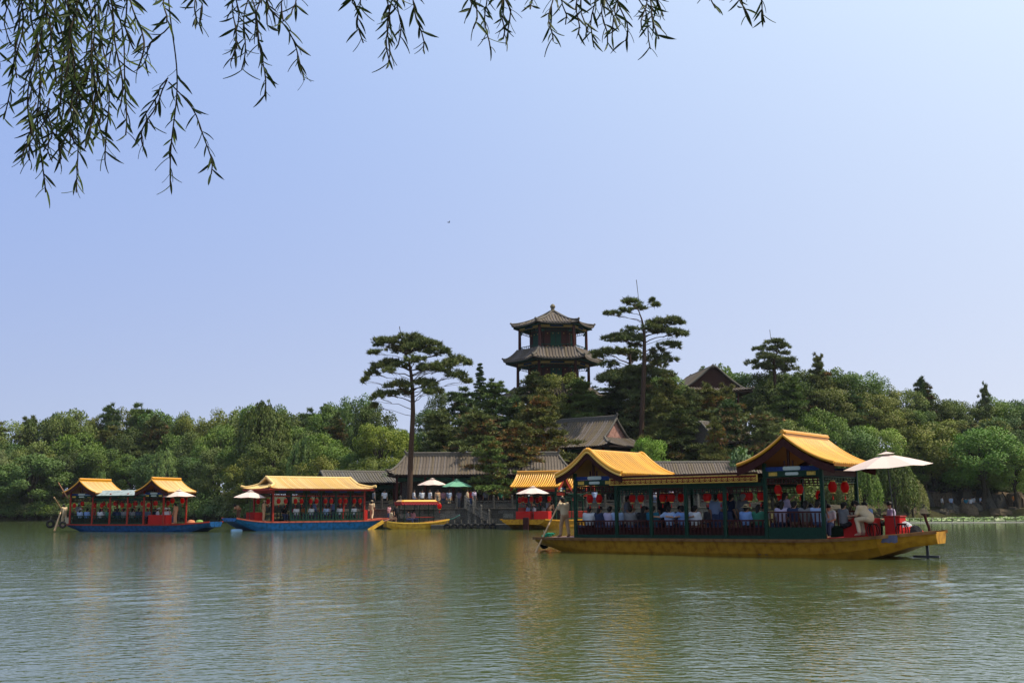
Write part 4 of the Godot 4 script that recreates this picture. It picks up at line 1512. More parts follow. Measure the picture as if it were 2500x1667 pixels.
# ------------------------------------------------------------------ people
func surface(bones: Array, cell: float, k: float) -> Geo:
	# bones: [a, b, radius at a, radius at b]; their smooth union meshed as surface nets
	var lo := Vector3.ONE * 1e9
	var hi := -lo
	for q in bones:
		var r: float = maxf(q[2], q[3]) + cell * 3
		lo = lo.min(q[0] - Vector3.ONE * r).min(q[1] - Vector3.ONE * r)
		hi = hi.max(q[0] + Vector3.ONE * r).max(q[1] + Vector3.ONE * r)
	var nx := int((hi.x - lo.x) / cell) + 2
	var ny := int((hi.y - lo.y) / cell) + 2
	var nz := int((hi.z - lo.z) / cell) + 2
	var f := PackedFloat32Array()
	f.resize(nx * ny * nz)
	f.fill(1.0)
	for q in bones:
		var a: Vector3 = q[0]
		var b: Vector3 = q[1]
		var ra: float = q[2]
		var rb: float = q[3]
		var m := maxf(ra, rb) + k + cell * 2.5
		var s := ((a.min(b) - Vector3.ONE * m - lo) / cell).floor()
		var e := ((a.max(b) + Vector3.ONE * m - lo) / cell).ceil()
		var ab := b - a
		var l2 := maxf(ab.length_squared(), 1e-8)
		for z in range(maxi(0, int(s.z)), mini(nz, int(e.z) + 1)):
			for y in range(maxi(0, int(s.y)), mini(ny, int(e.y) + 1)):
				var row := (z * ny + y) * nx
				for x in range(maxi(0, int(s.x)), mini(nx, int(e.x) + 1)):
					var p := lo + Vector3(x, y, z) * cell
					var t := clampf((p - a).dot(ab) / l2, 0.0, 1.0)
					var d := (p - a - ab * t).length() - lerpf(ra, rb, t)
					var o := f[row + x]
					var h := clampf(0.5 + 0.5 * (o - d) / k, 0.0, 1.0)
					f[row + x] = lerpf(o, d, h) - k * h * (1.0 - h)
	var g := Geo.new()
	var at_cell := {}
	var nrm := {}
	var sl := nx * ny
	var offs := [0, 1, nx, nx + 1, sl, sl + 1, sl + nx, sl + nx + 1]
	for z in nz - 1:
		for y in ny - 1:
			for x in nx - 1:
				var i := z * sl + y * nx + x
				var inside := 0
				for o in offs:
					if f[i + o] < 0:
						inside += 1
				if inside == 0 or inside == 8:
					continue
				var sum := Vector3.ZERO
				var cnt := 0
				for o1 in 8:
					for bit in [1, 2, 4]:
						if o1 & bit:
							continue
						var o2: int = o1 | bit
						var va := f[i + offs[o1]]
						var vb := f[i + offs[o2]]
						if (va < 0) != (vb < 0):
							var pa := Vector3(o1 & 1, (o1 >> 1) & 1, (o1 >> 2) & 1)
							var pb := Vector3(o2 & 1, (o2 >> 1) & 1, (o2 >> 2) & 1)
							sum += pa.lerp(pb, va / (va - vb))
							cnt += 1
				at_cell[i] = lo + (Vector3(x, y, z) + sum / cnt) * cell
				nrm[i] = Vector3(f[i + 1] - f[i], f[i + nx] - f[i], f[i + sl] - f[i]).normalized()
	for i in at_cell:
		# edges along x, y, z from the lowest corner of this cell
		for ax in 3:
			var step_: int = [1, nx, sl][ax]
			var s1: int = [nx, sl, 1][ax]
			var s2: int = [sl, 1, nx][ax]
			if (f[i] < 0) == (f[i + step_] < 0):
				continue
			var a: int = i
			var b: int = i - s1
			var c: int = i - s1 - s2
			var d: int = i - s2
			if not (at_cell.has(b) and at_cell.has(c) and at_cell.has(d)):
				continue
			if f[i] < 0:
				g.stri(at_cell[a], at_cell[b], at_cell[c], nrm[a], nrm[b], nrm[c])
				g.stri(at_cell[a], at_cell[c], at_cell[d], nrm[a], nrm[c], nrm[d])
			else:
				g.stri(at_cell[a], at_cell[c], at_cell[b], nrm[a], nrm[c], nrm[b])
				g.stri(at_cell[a], at_cell[d], at_cell[c], nrm[a], nrm[d], nrm[c])
	return g

var poses := {}

func pose(called: String, j: Dictionary, long_hair := false, sleeve := 0.75) -> void:
	# j: pelvis, chest, neck, head, face (direction), and left/right hip knee ankle toe shoulder elbow wrist tip
	var skin := []
	var shirt := []
	var legs := []
	var P: Vector3 = j.pelvis
	var C: Vector3 = j.chest
	var face: Vector3 = (j.get("face", Vector3(0, 0, 1)) as Vector3).normalized()
	var up := (j.head - j.neck as Vector3).normalized()
	var ear := up.cross(face).normalized()
	skin.append([C, j.neck, 0.09, 0.055])
	skin.append([j.neck, j.head, 0.055, 0.06])
	skin.append([j.head + up * 0.02, j.head + up * 0.055 - face * 0.015, 0.088, 0.092])
	skin.append([j.head - up * 0.06 + face * 0.03, j.head, 0.055, 0.08])
	skin.append([j.head - up * 0.01 + face * 0.085, j.head - up * 0.035 + face * 0.105, 0.012, 0.017])
	for s in [-1.0, 1.0]:
		skin.append([j.head + ear * s * 0.09, j.head + ear * s * 0.092 - up * 0.03, 0.02, 0.014])
	shirt.append([P + Vector3(0, 0.04, 0), P.lerp(C, 0.5), 0.135, 0.125])
	shirt.append([P.lerp(C, 0.5), C, 0.125, 0.135])
	legs.append([P + Vector3(0, -0.03, 0), P + Vector3(0, 0.06, 0), 0.14, 0.13])
	skin.append([P, C, 0.11, 0.12])
	for s in ["l", "r"]:
		var sh: Vector3 = j[s + "sh"]
		var el: Vector3 = j[s + "el"]
		var wr: Vector3 = j[s + "wr"]
		var hp: Vector3 = j[s + "hip"]
		var kn: Vector3 = j[s + "kn"]
		var an: Vector3 = j[s + "an"]
		var toe: Vector3 = j[s + "toe"]
		shirt.append([C + (sh - C) * 0.3, sh, 0.115, 0.072])
		shirt.append([sh, sh.lerp(el, sleeve), 0.07, 0.058])
		shirt.append([P + (hp - P) * 0.6 + Vector3(0, 0.06, 0), C.lerp(sh, 0.5) - Vector3(0, 0.1, 0), 0.11, 0.1])
		skin.append([C, sh, 0.09, 0.055])
		skin.append([sh, el, 0.048, 0.04])
		skin.append([el, wr, 0.040, 0.027])
		var hand := (wr - el).normalized()
		var palm := wr + hand * 0.075
		skin.append([wr, palm, 0.028, 0.033])
		var flat := hand.cross(face if absf(hand.dot(face)) < 0.9 else Vector3.UP).normalized()
		var curl := hand.cross(flat).normalized()
		for q in 4:
			var root := palm + flat * (q - 1.5) * 0.021
			var mid := root + hand * (0.04 - 0.004 * absf(q - 1.2)) + curl * 0.008
			skin.append([root, mid, 0.0105, 0.0095])
			skin.append([mid, mid + hand * 0.025 + curl * 0.022, 0.0095, 0.008])
		skin.append([wr + hand * 0.03 + flat * 0.022, wr + hand * 0.07 + flat * 0.055 + curl * 0.01, 0.012, 0.009])
		legs.append([hp, kn, 0.095, 0.066])
		legs.append([kn, an + (kn - an).normalized() * 0.06, 0.066, 0.055])
		skin.append([kn, an, 0.05, 0.036])
		skin.append([an, toe, 0.042, 0.032])
		skin.append([an + Vector3(0, -0.03, 0), toe + Vector3(0, -0.005, 0), 0.04, 0.03])
	var hair := [[j.head + up * 0.05 - face * 0.02, j.head + up * 0.07 + face * 0.015, 0.104, 0.096], [j.head - face * 0.04 + up * 0.03, j.head - face * 0.05 - up * 0.05, 0.09, 0.062]]
	if long_hair:
		hair.append([j.head - face * 0.06 - up * 0.02, j.neck - face * 0.07 - up * 0.10, 0.075, 0.05])
	var fit := func(list: Array, more: float) -> Array:
		return list.map(func(q): return [q[0], q[1], q[2] + more, q[3] + more])
	poses[called] = {
		"skin": surface(skin, 0.021, 0.02).commit(null), "shirt": surface(fit.call(shirt, 0.012), 0.025, 0.05).commit(null),
		"legs": surface(fit.call(legs, 0.012), 0.025, 0.04).commit(null), "hair": surface(hair, 0.022, 0.03).commit(null),
		"head": j.head, "up": up, "face": face,
	}

func both(d: Dictionary) -> Dictionary:
	# fill the right side by mirroring the left where it is not given
	for k in ["hip", "kn", "an", "toe", "sh", "el", "wr"]:
		if not d.has("r" + k):
			var v: Vector3 = d["l" + k]
			d["r" + k] = Vector3(-v.x, v.y, v.z)
	return d

func make_poses() -> void:
	var V := func(x, y, z): return Vector3(x, y, z)
	var stand := {"pelvis": Vector3(0, 0.94, 0), "chest": Vector3(0, 1.28, -0.01), "neck": Vector3(0, 1.45, 0), "head": Vector3(0, 1.57, 0.02), "lhip": Vector3(0.085, 0.9, 0), "lkn": Vector3(0.1, 0.5, 0.02), "lan": Vector3(0.1, 0.09, -0.02), "ltoe": Vector3(0.12, 0.04, 0.14), "lsh": Vector3(0.18, 1.38, -0.01), "lel": Vector3(0.24, 1.11, -0.04), "lwr": Vector3(0.25, 0.88, 0.06)}
	pose("stand", both(stand.duplicate()))
	pose("stand_long", both(stand.duplicate()), true)
	var walk := stand.duplicate()
	walk.merge({"lkn": Vector3(0.09, 0.5, 0.14), "lan": Vector3(0.09, 0.1, 0.2), "ltoe": Vector3(0.1, 0.06, 0.36), "rhip": Vector3(-0.085, 0.9, 0), "rkn": Vector3(-0.09, 0.5, -0.04), "ran": Vector3(-0.09, 0.12, -0.28), "rtoe": Vector3(-0.1, 0.04, -0.14), "lwr": Vector3(0.23, 0.92, -0.14), "rwr": Vector3(-0.23, 0.95, 0.18)}, true)
	pose("walk", both(walk))
	var hold := stand.duplicate()
	hold.merge({"lel": Vector3(0.24, 1.16, 0.1), "lwr": Vector3(0.1, 1.24, 0.3), "rel": Vector3(-0.24, 1.14, 0.08), "rwr": Vector3(-0.12, 1.2, 0.3)}, true)
	pose("hold", both(hold))
	var reach := stand.duplicate()
	reach.merge({"lel": Vector3(0.26, 1.34, 0.26), "lwr": Vector3(0.2, 1.5, 0.46), "rel": Vector3(-0.24, 1.12, 0.05), "rwr": Vector3(-0.2, 0.92, 0.14)}, true)
	pose("reach", both(reach), true)
	# poling: leaning back a little, hands one above the other on the pole
	var pole := stand.duplicate()
	pole.merge({"chest": Vector3(0, 1.27, 0.04), "neck": Vector3(0, 1.43, 0.07), "head": Vector3(0, 1.54, 0.12), "lsh": Vector3(0.18, 1.37, 0.04), "rsh": Vector3(-0.18, 1.37, 0.04), "lel": Vector3(0.23, 1.15, 0.12), "lwr": Vector3(0.1, 1.26, 0.33), "rel": Vector3(-0.24, 1.1, 0.08), "rwr": Vector3(-0.1, 0.98, 0.3), "lkn": Vector3(0.12, 0.5, 0.1), "lan": Vector3(0.13, 0.09, 0.12), "ltoe": Vector3(0.15, 0.04, 0.28), "rhip": Vector3(-0.085, 0.9, 0), "rkn": Vector3(-0.1, 0.5, -0.06), "ran": Vector3(-0.11, 0.09, -0.16), "rtoe": Vector3(-0.14, 0.04, 0.0)}, true)
	pose("pole", both(pole), false, 0.8)
	var sit := {"pelvis": Vector3(0, 0.53, 0), "chest": Vector3(0, 0.88, -0.02), "neck": Vector3(0, 1.04, 0), "head": Vector3(0, 1.16, 0.03), "lhip": Vector3(0.09, 0.51, 0.02), "lkn": Vector3(0.12, 0.52, 0.42), "lan": Vector3(0.12, 0.09, 0.42), "ltoe": Vector3(0.13, 0.04, 0.58), "lsh": Vector3(0.18, 0.97, -0.01), "lel": Vector3(0.25, 0.72, 0.06), "lwr": Vector3(0.14, 0.66, 0.28)}
	pose("sit", both(sit.duplicate()))
	pose("sit_long", both(sit.duplicate()), true)
	var arm := sit.duplicate()
	arm.merge({"lel": Vector3(0.36, 0.86, -0.12), "lwr": Vector3(0.52, 0.88, -0.2), "head": Vector3(0.02, 1.16, 0.02), "face": Vector3(0.5, 0, 1)}, true)
	pose("sit_arm", both(arm))
	var bend := sit.duplicate()
	bend.merge({"pelvis": Vector3(0, 0.6, 0), "lhip": Vector3(0.09, 0.58, 0.02), "chest": Vector3(0, 0.86, 0.22), "neck": Vector3(0, 0.97, 0.36), "head": Vector3(0, 1.04, 0.47), "face": Vector3(0, -0.45, 0.9), "lsh": Vector3(0.18, 0.93, 0.26), "lel": Vector3(0.24, 0.68, 0.36), "lwr": Vector3(0.16, 0.66, 0.6), "lkn": Vector3(0.14, 0.55, 0.38), "lan": Vector3(0.14, 0.09, 0.3), "ltoe": Vector3(0.15, 0.04, 0.46)}, true)
	pose("lean", both(bend))
	var stoop := stand.duplicate()
	stoop.merge({"pelvis": Vector3(0, 0.9, -0.12), "lhip": Vector3(0.085, 0.88, -0.1), "chest": Vector3(0, 1.12, 0.14), "neck": Vector3(0, 1.2, 0.3), "head": Vector3(0, 1.24, 0.42), "face": Vector3(0, -0.5, 0.87), "lsh": Vector3(0.18, 1.17, 0.2), "lel": Vector3(0.22, 0.92, 0.28), "lwr": Vector3(0.15, 0.75, 0.42)}, true)
	pose("stoop", both(stoop))

const SKIN := Color(0.36, 0.20, 0.13)
const SKIN_DARK := Color(0.20, 0.105, 0.065)
const CLOTH := {
	"white": Color(0.52, 0.53, 0.57), "pale blue": Color(0.28, 0.36, 0.54), "light blue": Color(0.16, 0.26, 0.50), "navy": Color(0.02, 0.03, 0.07), "black": Color(0.015, 0.015, 0.018),
	"grey": Color(0.16, 0.16, 0.17), "beige": Color(0.56, 0.43, 0.28), "tan": Color(0.42, 0.27, 0.16), "red": Color(0.38, 0.03, 0.03), "green": Color(0.03, 0.14, 0.09), "teal": Color(0.02, 0.12, 0.18),
	"lilac": Color(0.38, 0.33, 0.46), "orange": Color(0.5, 0.17, 0.04), "pink": Color(0.5, 0.24, 0.27), "olive": Color(0.12, 0.12, 0.07), "brown": Color(0.14, 0.08, 0.05), "denim": Color(0.06, 0.09, 0.18), "yellow": Color(0.6, 0.45, 0.1),
}

func cloth(called: String) -> StandardMaterial3D:
	return mat("cloth " + called, CLOTH[called], 0.9, "fine")

func person(p: String, where: Vector3, turn: float, top: String, bottom: String, label: String, group := "", hat := "", hair := Color(0.012, 0.010, 0.009), size := 1.0, dark_skin := false) -> Node3D:
	var o := thing("person", label, "person", where, turn, group)
	o.scale = Vector3.ONE * size
	var q: Dictionary = poses[p]
	put(o, "body", q.skin, mat("skin_tanned", SKIN_DARK, 0.6) if dark_skin else mat("skin", SKIN, 0.6))
	put(o, "shirt", q.shirt, cloth(top))
	put(o, "trousers", q.legs, cloth(bottom))
	put(o, "hair", q.hair, mat("hair_%.3f" % hair.r, hair, 0.5))
	if hat != "":
		var g := Geo.new()
		var b := Basis(q.up.cross(q.face).normalized(), q.up, q.face)
		if hat == "cap":
			g.lathe(q.head + q.up * 0.06, [[0.112, 0.0], [0.11, 0.06], [0.07, 0.1], [0.0, 0.115]], 12, b)
			g.box(q.head + q.up * 0.07 + q.face * 0.14, Vector3(0.15, 0.012, 0.1), b)
			part(o, "cap", g, cloth("beige"))
		else:
			g.lathe(q.head + q.up * 0.07, [[0.2, -0.02], [0.205, -0.01], [0.115, 0.02], [0.11, 0.09], [0.07, 0.125], [0.0, 0.13]], 14, b)
			part(o, "hat", g, mat("straw_" + hat, {"straw": Color(0.55, 0.42, 0.22), "white": Color(0.65, 0.64, 0.6)}[hat], 0.9, "fine"))
	return o

# ------------------------------------------------------------------ boats
func boat_mats() -> void:
	mat("gold_tile", Color(0.68, 0.345, 0.028), 0.32, "fine")
	mat("gold_tile_pale", Color(0.70, 0.48, 0.20), 0.5, "fine")
	mat("gold_ridge", Color(0.66, 0.30, 0.020), 0.32, "fine")
	mat("maroon", Color(0.042, 0.008, 0.007), 0.6, "grain")
	mat("vermilion", Color(0.30, 0.030, 0.018), 0.55, "grain")
	mat("boat_green", Color(0.005, 0.032, 0.019), 0.5, "grain")
	mat("boat_blue", Color(0.012, 0.035, 0.17), 0.5, "grain")
	mat("hull_yellow", Color(0.42, 0.21, 0.016), 0.5, "hull")
	mat("hull_blue", Color(0.014, 0.145, 0.42), 0.5, "hull")
	mat("hull_blue_dark", Color(0.012, 0.075, 0.23), 0.5, "hull")
	mat("deck_pink", Color(0.30, 0.17, 0.14), 0.85, "patch")
	mat("deck_red", Color(0.36, 0.08, 0.05), 0.8, "patch")
	mat("rub_rail", Color(0.17, 0.085, 0.035), 0.8, "hull")
	mat("plaque", Color(0.42, 0.46, 0.44), 0.6, "fine")
	mat("frieze_red", Color(0.16, 0.016, 0.010), 0.6, "grain")
	mat("frieze_gold", Color(0.58, 0.36, 0.07), 0.5, "grain")
	mat("lantern_red", Color(0.36, 0.010, 0.009), 0.55)
	var lr: StandardMaterial3D = mats["lantern_red"]
	lr.backlight_enabled = true
	lr.backlight = Color(1.0, 0.25, 0.2)
	mat("lantern_gold", Color(0.5, 0.32, 0.06), 0.45)
	mat("red_cloth", Color(0.42, 0.018, 0.015), 0.8, "fine")
	mat("awning_grey", Color(0.26, 0.32, 0.34), 0.7, "patch")
	mat("canvas", Color(0.62, 0.50, 0.45), 0.85, "fine")
	mat("canvas_green", Color(0.14, 0.33, 0.22), 0.85, "fine")
	mat("pole_wood", Color(0.50, 0.33, 0.19), 0.7, "fine")
	mat("dark_metal", Color(0.02, 0.02, 0.022), 0.4)

func hull(o: Node3D, s: Array, m: Material, deck: Material, rail: Material) -> void:
	# stations along x: [x, half width at the deck, half width at the bottom, deck height, bottom height]
	var g := Geo.new()
	var d := Geo.new()
	var r := Geo.new()
	var rings := []
	for q in s:
		var ring := PackedVector3Array()
		var mid: float = lerpf(q[2], q[1], 0.62)
		ring.append(Vector3(q[0], q[3], q[1]))
		ring.append(Vector3(q[0], lerpf(q[4], q[3], 0.45), mid))
		ring.append(Vector3(q[0], q[4], q[2]))
		ring.append(Vector3(q[0], q[4], -q[2]))
		ring.append(Vector3(q[0], lerpf(q[4], q[3], 0.45), -mid))
		ring.append(Vector3(q[0], q[3], -q[1]))
		rings.append(ring)
	for i in s.size() - 1:
		for k in 5:
			g.quad(rings[i][k], rings[i][k + 1], rings[i + 1][k + 1], rings[i + 1][k])
		var a: Vector3 = rings[i][0]
		var b: Vector3 = rings[i + 1][0]
		var up := Vector3(0, 0.012, 0)
		d.quad(a + up, b + up, rings[i + 1][5] + up, rings[i][5] + up)
		for side in [1.0, -1.0]:
			var f := Vector3(1, 1, side)
			var e := (b - a) * f
			var bas := Basis(e.normalized(), Vector3.UP, e.normalized().cross(Vector3.UP)).orthonormalized()
			r.box((a + b) * 0.5 * f + Vector3(0, -0.01, 0.02 * side), Vector3(e.length() + 0.04, 0.11, 0.10), bas)
	for e in [0, s.size() - 1]:
		var ring: PackedVector3Array = rings[e]
		for k in range(1, 5):
			if e == 0:
				g.tri(ring[0], ring[k + 1], ring[k])
			else:
				g.tri(ring[0], ring[k], ring[k + 1])
	part(o, "hull", g, m)
	part(o, "deck", d, deck)
	part(o, "gunwale", r, rail)

func gable_roof(o: Node3D, c: Vector3, span: float, half: float, rise: float, tile: Material, ridge: Material, rolled: bool, step: float, beads: bool, barge: Material) -> void:
	# a pavilion roof: the ridge runs along z, the slopes fall towards +x and -x; c is the middle at eave height
	var curve := func(t: float) -> Vector2:
		# t from 0 at the eave to 1 at the ridge: distance from the middle, height
		var h := 0.42 * t + 0.58 * t * t
		if rolled and t > 0.9:
			h -= 1.9 * (t - 0.9) * (t - 0.9) * 4.0
		return Vector2(span * (1.0 - t), h * rise)
	var n := 12
	var g := Geo.new()
	for side in [1.0, -1.0]:
		for i in n:
			var p: Vector2 = curve.call(i / float(n))
			var q: Vector2 = curve.call((i + 1) / float(n))
			var a := c + Vector3(side * p.x, p.y, half)
			var b := c + Vector3(side * p.x, p.y, -half)
			var d := c + Vector3(side * q.x, q.y, -half)
			var e := c + Vector3(side * q.x, q.y, half)
			var dn := Vector3(0, -0.07, 0)
			if side > 0:
				g.quad(a, b, d, e)
				g.quad(b + dn, a + dn, e + dn, d + dn)
			else:
				g.quad(b, a, e, d)
				g.quad(a + dn, b + dn, d + dn, e + dn)
			if i == 0:
				g.quad(a + dn, b + dn, b, a)
	# slab in a darker amber that paints shade between the glazed cover rows
	var roof := part(o, "roof", g, mat("amber_valley_shade", Color(0.27, 0.105, 0.009), 0.6, "fine"))
	var rows := int(half * 2 / step)
	for side in [1.0, -1.0]:
		var path := PackedVector3Array()
		for i in 8:
			var p: Vector2 = curve.call(i / 7.0)
			path.append(c + Vector3(side * p.x, p.y, 0))
		for i in 8:
			path[i] += Vector3(0, step * 0.16, 0)
		path[0] += Vector3(side * 0.04, -0.01, 0)
		var mesh := tile_strip(path, step * 0.31)
		for k in rows:
			put(roof, "tile_row", mesh, tone(tile)).position.z = -half + (k + 0.5) * half * 2 / rows
	# ridge
	var rg := Geo.new()
	if rolled:
		var p: Vector2 = curve.call(1.0)
		rg.tube(PackedVector3Array([c + Vector3(0, p.y, -half), c + Vector3(0, p.y, half)]), PackedFloat32Array([0.09]), 10)
	else:
		rg.box(c + Vector3(0, rise + 0.05, 0), Vector3(0.16, 0.14, half * 2 - 0.16))
		rg.box(c + Vector3(0, rise + 0.16, 0), Vector3(0.24, 0.045, half * 2 - 0.04))
		rg.tube(PackedVector3Array([c + Vector3(0, rise + 0.2, -half - 0.03), c + Vector3(0, rise + 0.2, half + 0.03)]), PackedFloat32Array([0.075]), 8)
	part(roof, "ridge", rg, ridge)
	# bargeboards and verge tiles at both gables
	for z in [half, -half]:
		var s := signf(z)
		var bb := Geo.new()
		var vt := Geo.new()
		var bd := Geo.new()
		for side in [1.0, -1.0]:
			var path := PackedVector3Array()
			for i in n + 1:
				var p: Vector2 = curve.call(i / float(n))
				path.append(c + Vector3(side * p.x, p.y + 0.07, z))
				if i < n:
					var q: Vector2 = curve.call((i + 1) / float(n))
					var a := c + Vector3(side * p.x, p.y - 0.06, z - s * 0.04)
					var b := c + Vector3(side * q.x, q.y - 0.06, z - s * 0.04)
					var low := Vector3(0, -0.27, 0)
					var th := Vector3(0, 0, s * 0.06)
					if side * s > 0:
						bb.quad(a + low + th, a + th, b + th, b + low + th)
						bb.quad(a + low, b + low, b, a)
					else:
						bb.quad(a + low + th, b + low + th, b + th, a + th)
						bb.quad(a + low, a, b, b + low)
					bb.quad(a + low, a + low + th, b + low + th, b + low)
					if beads:
						for f in [0.25, 0.75]:
							bd.lathe(c + Vector3(side * lerpf(p.x, q.x, f), lerpf(p.y, q.y, f) - 0.045, z + s * 0.055), [[0.0, -0.05], [0.043, -0.028], [0.054, 0.0], [0.043, 0.028], [0.0, 0.05]], 8)
			vt.tube(path, PackedFloat32Array([0.09 if rolled else 0.055]), 8)
		part(roof, "bargeboard", bb, barge)
		part(roof, "verge", vt, ridge)
		if beads:
			part(roof, "tile_ends", bd, mat("gold_bead", Color(0.66, 0.40, 0.10), 0.25))

func column(o: Node3D, x: float, z: float, y0: float, y1: float, r: float, m: Material) -> void:
	var g := Geo.new()
	g.bevel(Vector3(x, (y0 + y1) * 0.5, z), Vector3(r * 2, y1 - y0, r * 2), r * 0.3)
	part(o, "column", g, m)

func rail(o: Node3D, x0: float, x1: float, z: float, y: float, h: float, gap: float, m: Material, foot: Material) -> void:
	# a bench back: a top rail on leaning boards, with a skirting below
	var g := Geo.new()
	var w := x1 - x0
	g.box(Vector3((x0 + x1) * 0.5, y + h, z), Vector3(w, 0.06, 0.07))
	part(o, "top_rail", g, m)
	var f := Geo.new()
	f.box(Vector3((x0 + x1) * 0.5, y + 0.09, z), Vector3(w, 0.16, 0.05))
	part(o, "skirting", f, foot)
	var n := int(w / gap)
	var one := Geo.new()
	one.box(Vector3(0, y + h * 0.5 + 0.06, 0), Vector3(gap * 0.34, h - 0.2, 0.03))
	var mesh := one.commit(null)
	for i in n:
		put(o, "baluster", mesh, m).position = Vector3(x0 + (i + 0.5) * w / n, 0, z)

func lantern(where: Vector3, size: float, label: String, group: String) -> void:
	var o := thing("lantern", label, "lantern", where, rng.randf() * TAU, group)
	if not mats.has("lantern_mesh_made"):
		var g := Geo.new()
		var pr := []
		for k in 9:
			var a := PI * k / 8.0
			pr.append([0.085 + 0.075 * sin(a), -0.20 + 0.40 * k / 8.0])
		g.lathe(Vector3.ZERO, pr, 16)
		var c := Geo.new()
		for y in [-0.235, 0.20]:
			c.lathe(Vector3(0, y, 0), [[0.0, 0.0], [0.092, 0.0], [0.092, 0.035], [0.0, 0.035]], 12)
		var t := Geo.new()
		t.lathe(Vector3(0, -0.46, 0), [[0.028, 0.0], [0.022, 0.12], [0.008, 0.16], [0.006, 0.23]], 8)
		var r := Geo.new()
		r.bar(Vector3(0, 0.23, 0), Vector3(0, 0.42, 0), 0.006, 4)
		mats["lantern_mesh_made"] = StandardMaterial3D.new()
		protos["lantern"] = [g.commit(mats["lantern_red"]), c.commit(mats["lantern_gold"]), t.commit(mats["red_cloth"]), r.commit(mats["dark_metal"])]
	var q: Array = protos["lantern"]
	put(o, "shade", q[0])
	put(o, "cap", q[1])
	put(o, "tassel", q[2])
	put(o, "cord", q[3])
	o.scale = Vector3.ONE * size

func parasol(where: Vector3, h: float, r: float, m: Material, tilt: Vector2, label: String, sides := 8, rise := 0.36, turn := 0.0) -> void:
	var o := thing("parasol", label, "parasol", where, turn)
	o.rotation = Vector3(tilt.x, turn, tilt.y)
	var p := Geo.new()
	p.bar(Vector3(0, 0, 0), Vector3(0, h, 0), 0.022, 7)
	part(o, "pole", p, mats["dark_metal"])
	var g := Geo.new()
	var v := Geo.new()
	var rb := Geo.new()
	for k in sides:
		var a := TAU * k / sides
		var b := TAU * (k + 1) / sides
		var da := Vector3(cos(a), 0, sin(a))
		var db := Vector3(cos(b), 0, sin(b))
		var dm := (da + db).normalized() * cos(PI / sides)
		for j in 4:
			# each panel sags a little between its ribs
			var t0 := j / 4.0
			var t1 := (j + 1) / 4.0
			var yy := func(t: float, sag: float) -> float: return h - rise * r * (0.75 * t + 0.25 * t * t) - sag * 0.04 * t
			var a0 := da * r * t0 + Vector3(0, yy.call(t0, 0.0), 0)
			var b0 := db * r * t0 + Vector3(0, yy.call(t0, 0.0), 0)
			var m0 := dm * r * t0 + Vector3(0, yy.call(t0, 1.0), 0)
			var a1 := da * r * t1 + Vector3(0, yy.call(t1, 0.0), 0)
			var b1 := db * r * t1 + Vector3(0, yy.call(t1, 0.0), 0)
			var m1 := dm * r * t1 + Vector3(0, yy.call(t1, 1.0), 0)
			g.quad(m0, m1, a1, a0)
			g.quad(b0, b1, m1, m0)
		rb.bar(Vector3(0, h - 0.06, 0), da * r * 0.98 + Vector3(0, h - rise * r - 0.03, 0), 0.008, 4)
		var c0 := da * r * 0.2 + Vector3(0, h - rise * r * 0.06, 0)
		var c1 := db * r * 0.2 + Vector3(0, h - rise * r * 0.06, 0)
		v.tri(Vector3(0, h + 0.09, 0), c1 + Vector3(0, 0.03, 0), c0 + Vector3(0, 0.03, 0))
	part(o, "canopy", g, m)
	part(o, "vent", v, m)
	part(o, "ribs", rb, mats["dark_metal"])
	var f := Geo.new()
	f.lathe(Vector3(0, h + 0.06, 0), [[0.03, 0.0], [0.035, 0.05], [0.0, 0.1]], 8)
	part(o, "finial", f, mats["dark_metal"])

func sign_beam(o: Node3D, x: float, z: float, w: float, y: float) -> void:
	# the painted beam under a pavilion gable with two pale cartouches
	var s := signf(z)
	var g := Geo.new()
	g.box(Vector3(x, y, z), Vector3(w, 0.22, 0.10))
	part(o, "painted_beam", g, mats["boat_green"])
	var b := Geo.new()
	b.box(Vector3(x, y + 0.19, z), Vector3(w, 0.15, 0.09))
	part(o, "painted_beam", b, mats["boat_blue"])
	for k in 2:
		var hw: float = [0.34, 0.26][k]
		var hh: float = [0.072, 0.055][k]
		var p := Geo.new()
		p.lathe(Vector3.ZERO, [[hh, 0.0], [hh, 0.02], [0.0, 0.021]], 14, Basis(Vector3.RIGHT, PI * 0.5 * s))
		var arr := p.v
		for i in arr.size():
			arr[i].x += (hw - hh) * (1.0 if arr[i].x > 0.001 else (-1.0 if arr[i].x < -0.001 else 0.0))
			arr[i] += Vector3(x, y + [0.20, 0.0][k], z + s * [0.046, 0.052][k])
		p.v = arr
		part(o, "cartouche", p, mats["plaque"])
	var e := Geo.new()
	for q in [-1.0, 1.0]:
		e.box(Vector3(x + q * w * 0.36, y, z + s * 0.052), Vector3(w * 0.16, 0.13, 0.012))
	part(o, "beam_ornament", e, mats["frieze_gold"])

func fret(o: Node3D, x0: float, x1: float, z: float, y: float, m: Material, along_z := false) -> void:
	# lattice hanging under a beam
	var g := Geo.new()
	var w := x1 - x0
	var place := func(x: float, yy: float, sx: float, sy: float) -> void:
		if along_z:
			g.box(Vector3(z, yy, x), Vector3(0.035, sy, sx))
		else:
			g.box(Vector3(x, yy, z), Vector3(sx, sy, 0.035))
	place.call((x0 + x1) * 0.5, y, w, 0.035)
	place.call((x0 + x1) * 0.5, y - 0.20, w, 0.035)
	var n := int(w / 0.16)
	for i in n:
		var x := x0 + (i + 0.5) * w / n
		place.call(x, y - 0.10, 0.03, 0.17)
		if i % 2 == 0:
			place.call(x + 0.08, y - 0.10, 0.13, 0.028)
	part(o, "fretwork", g, m)

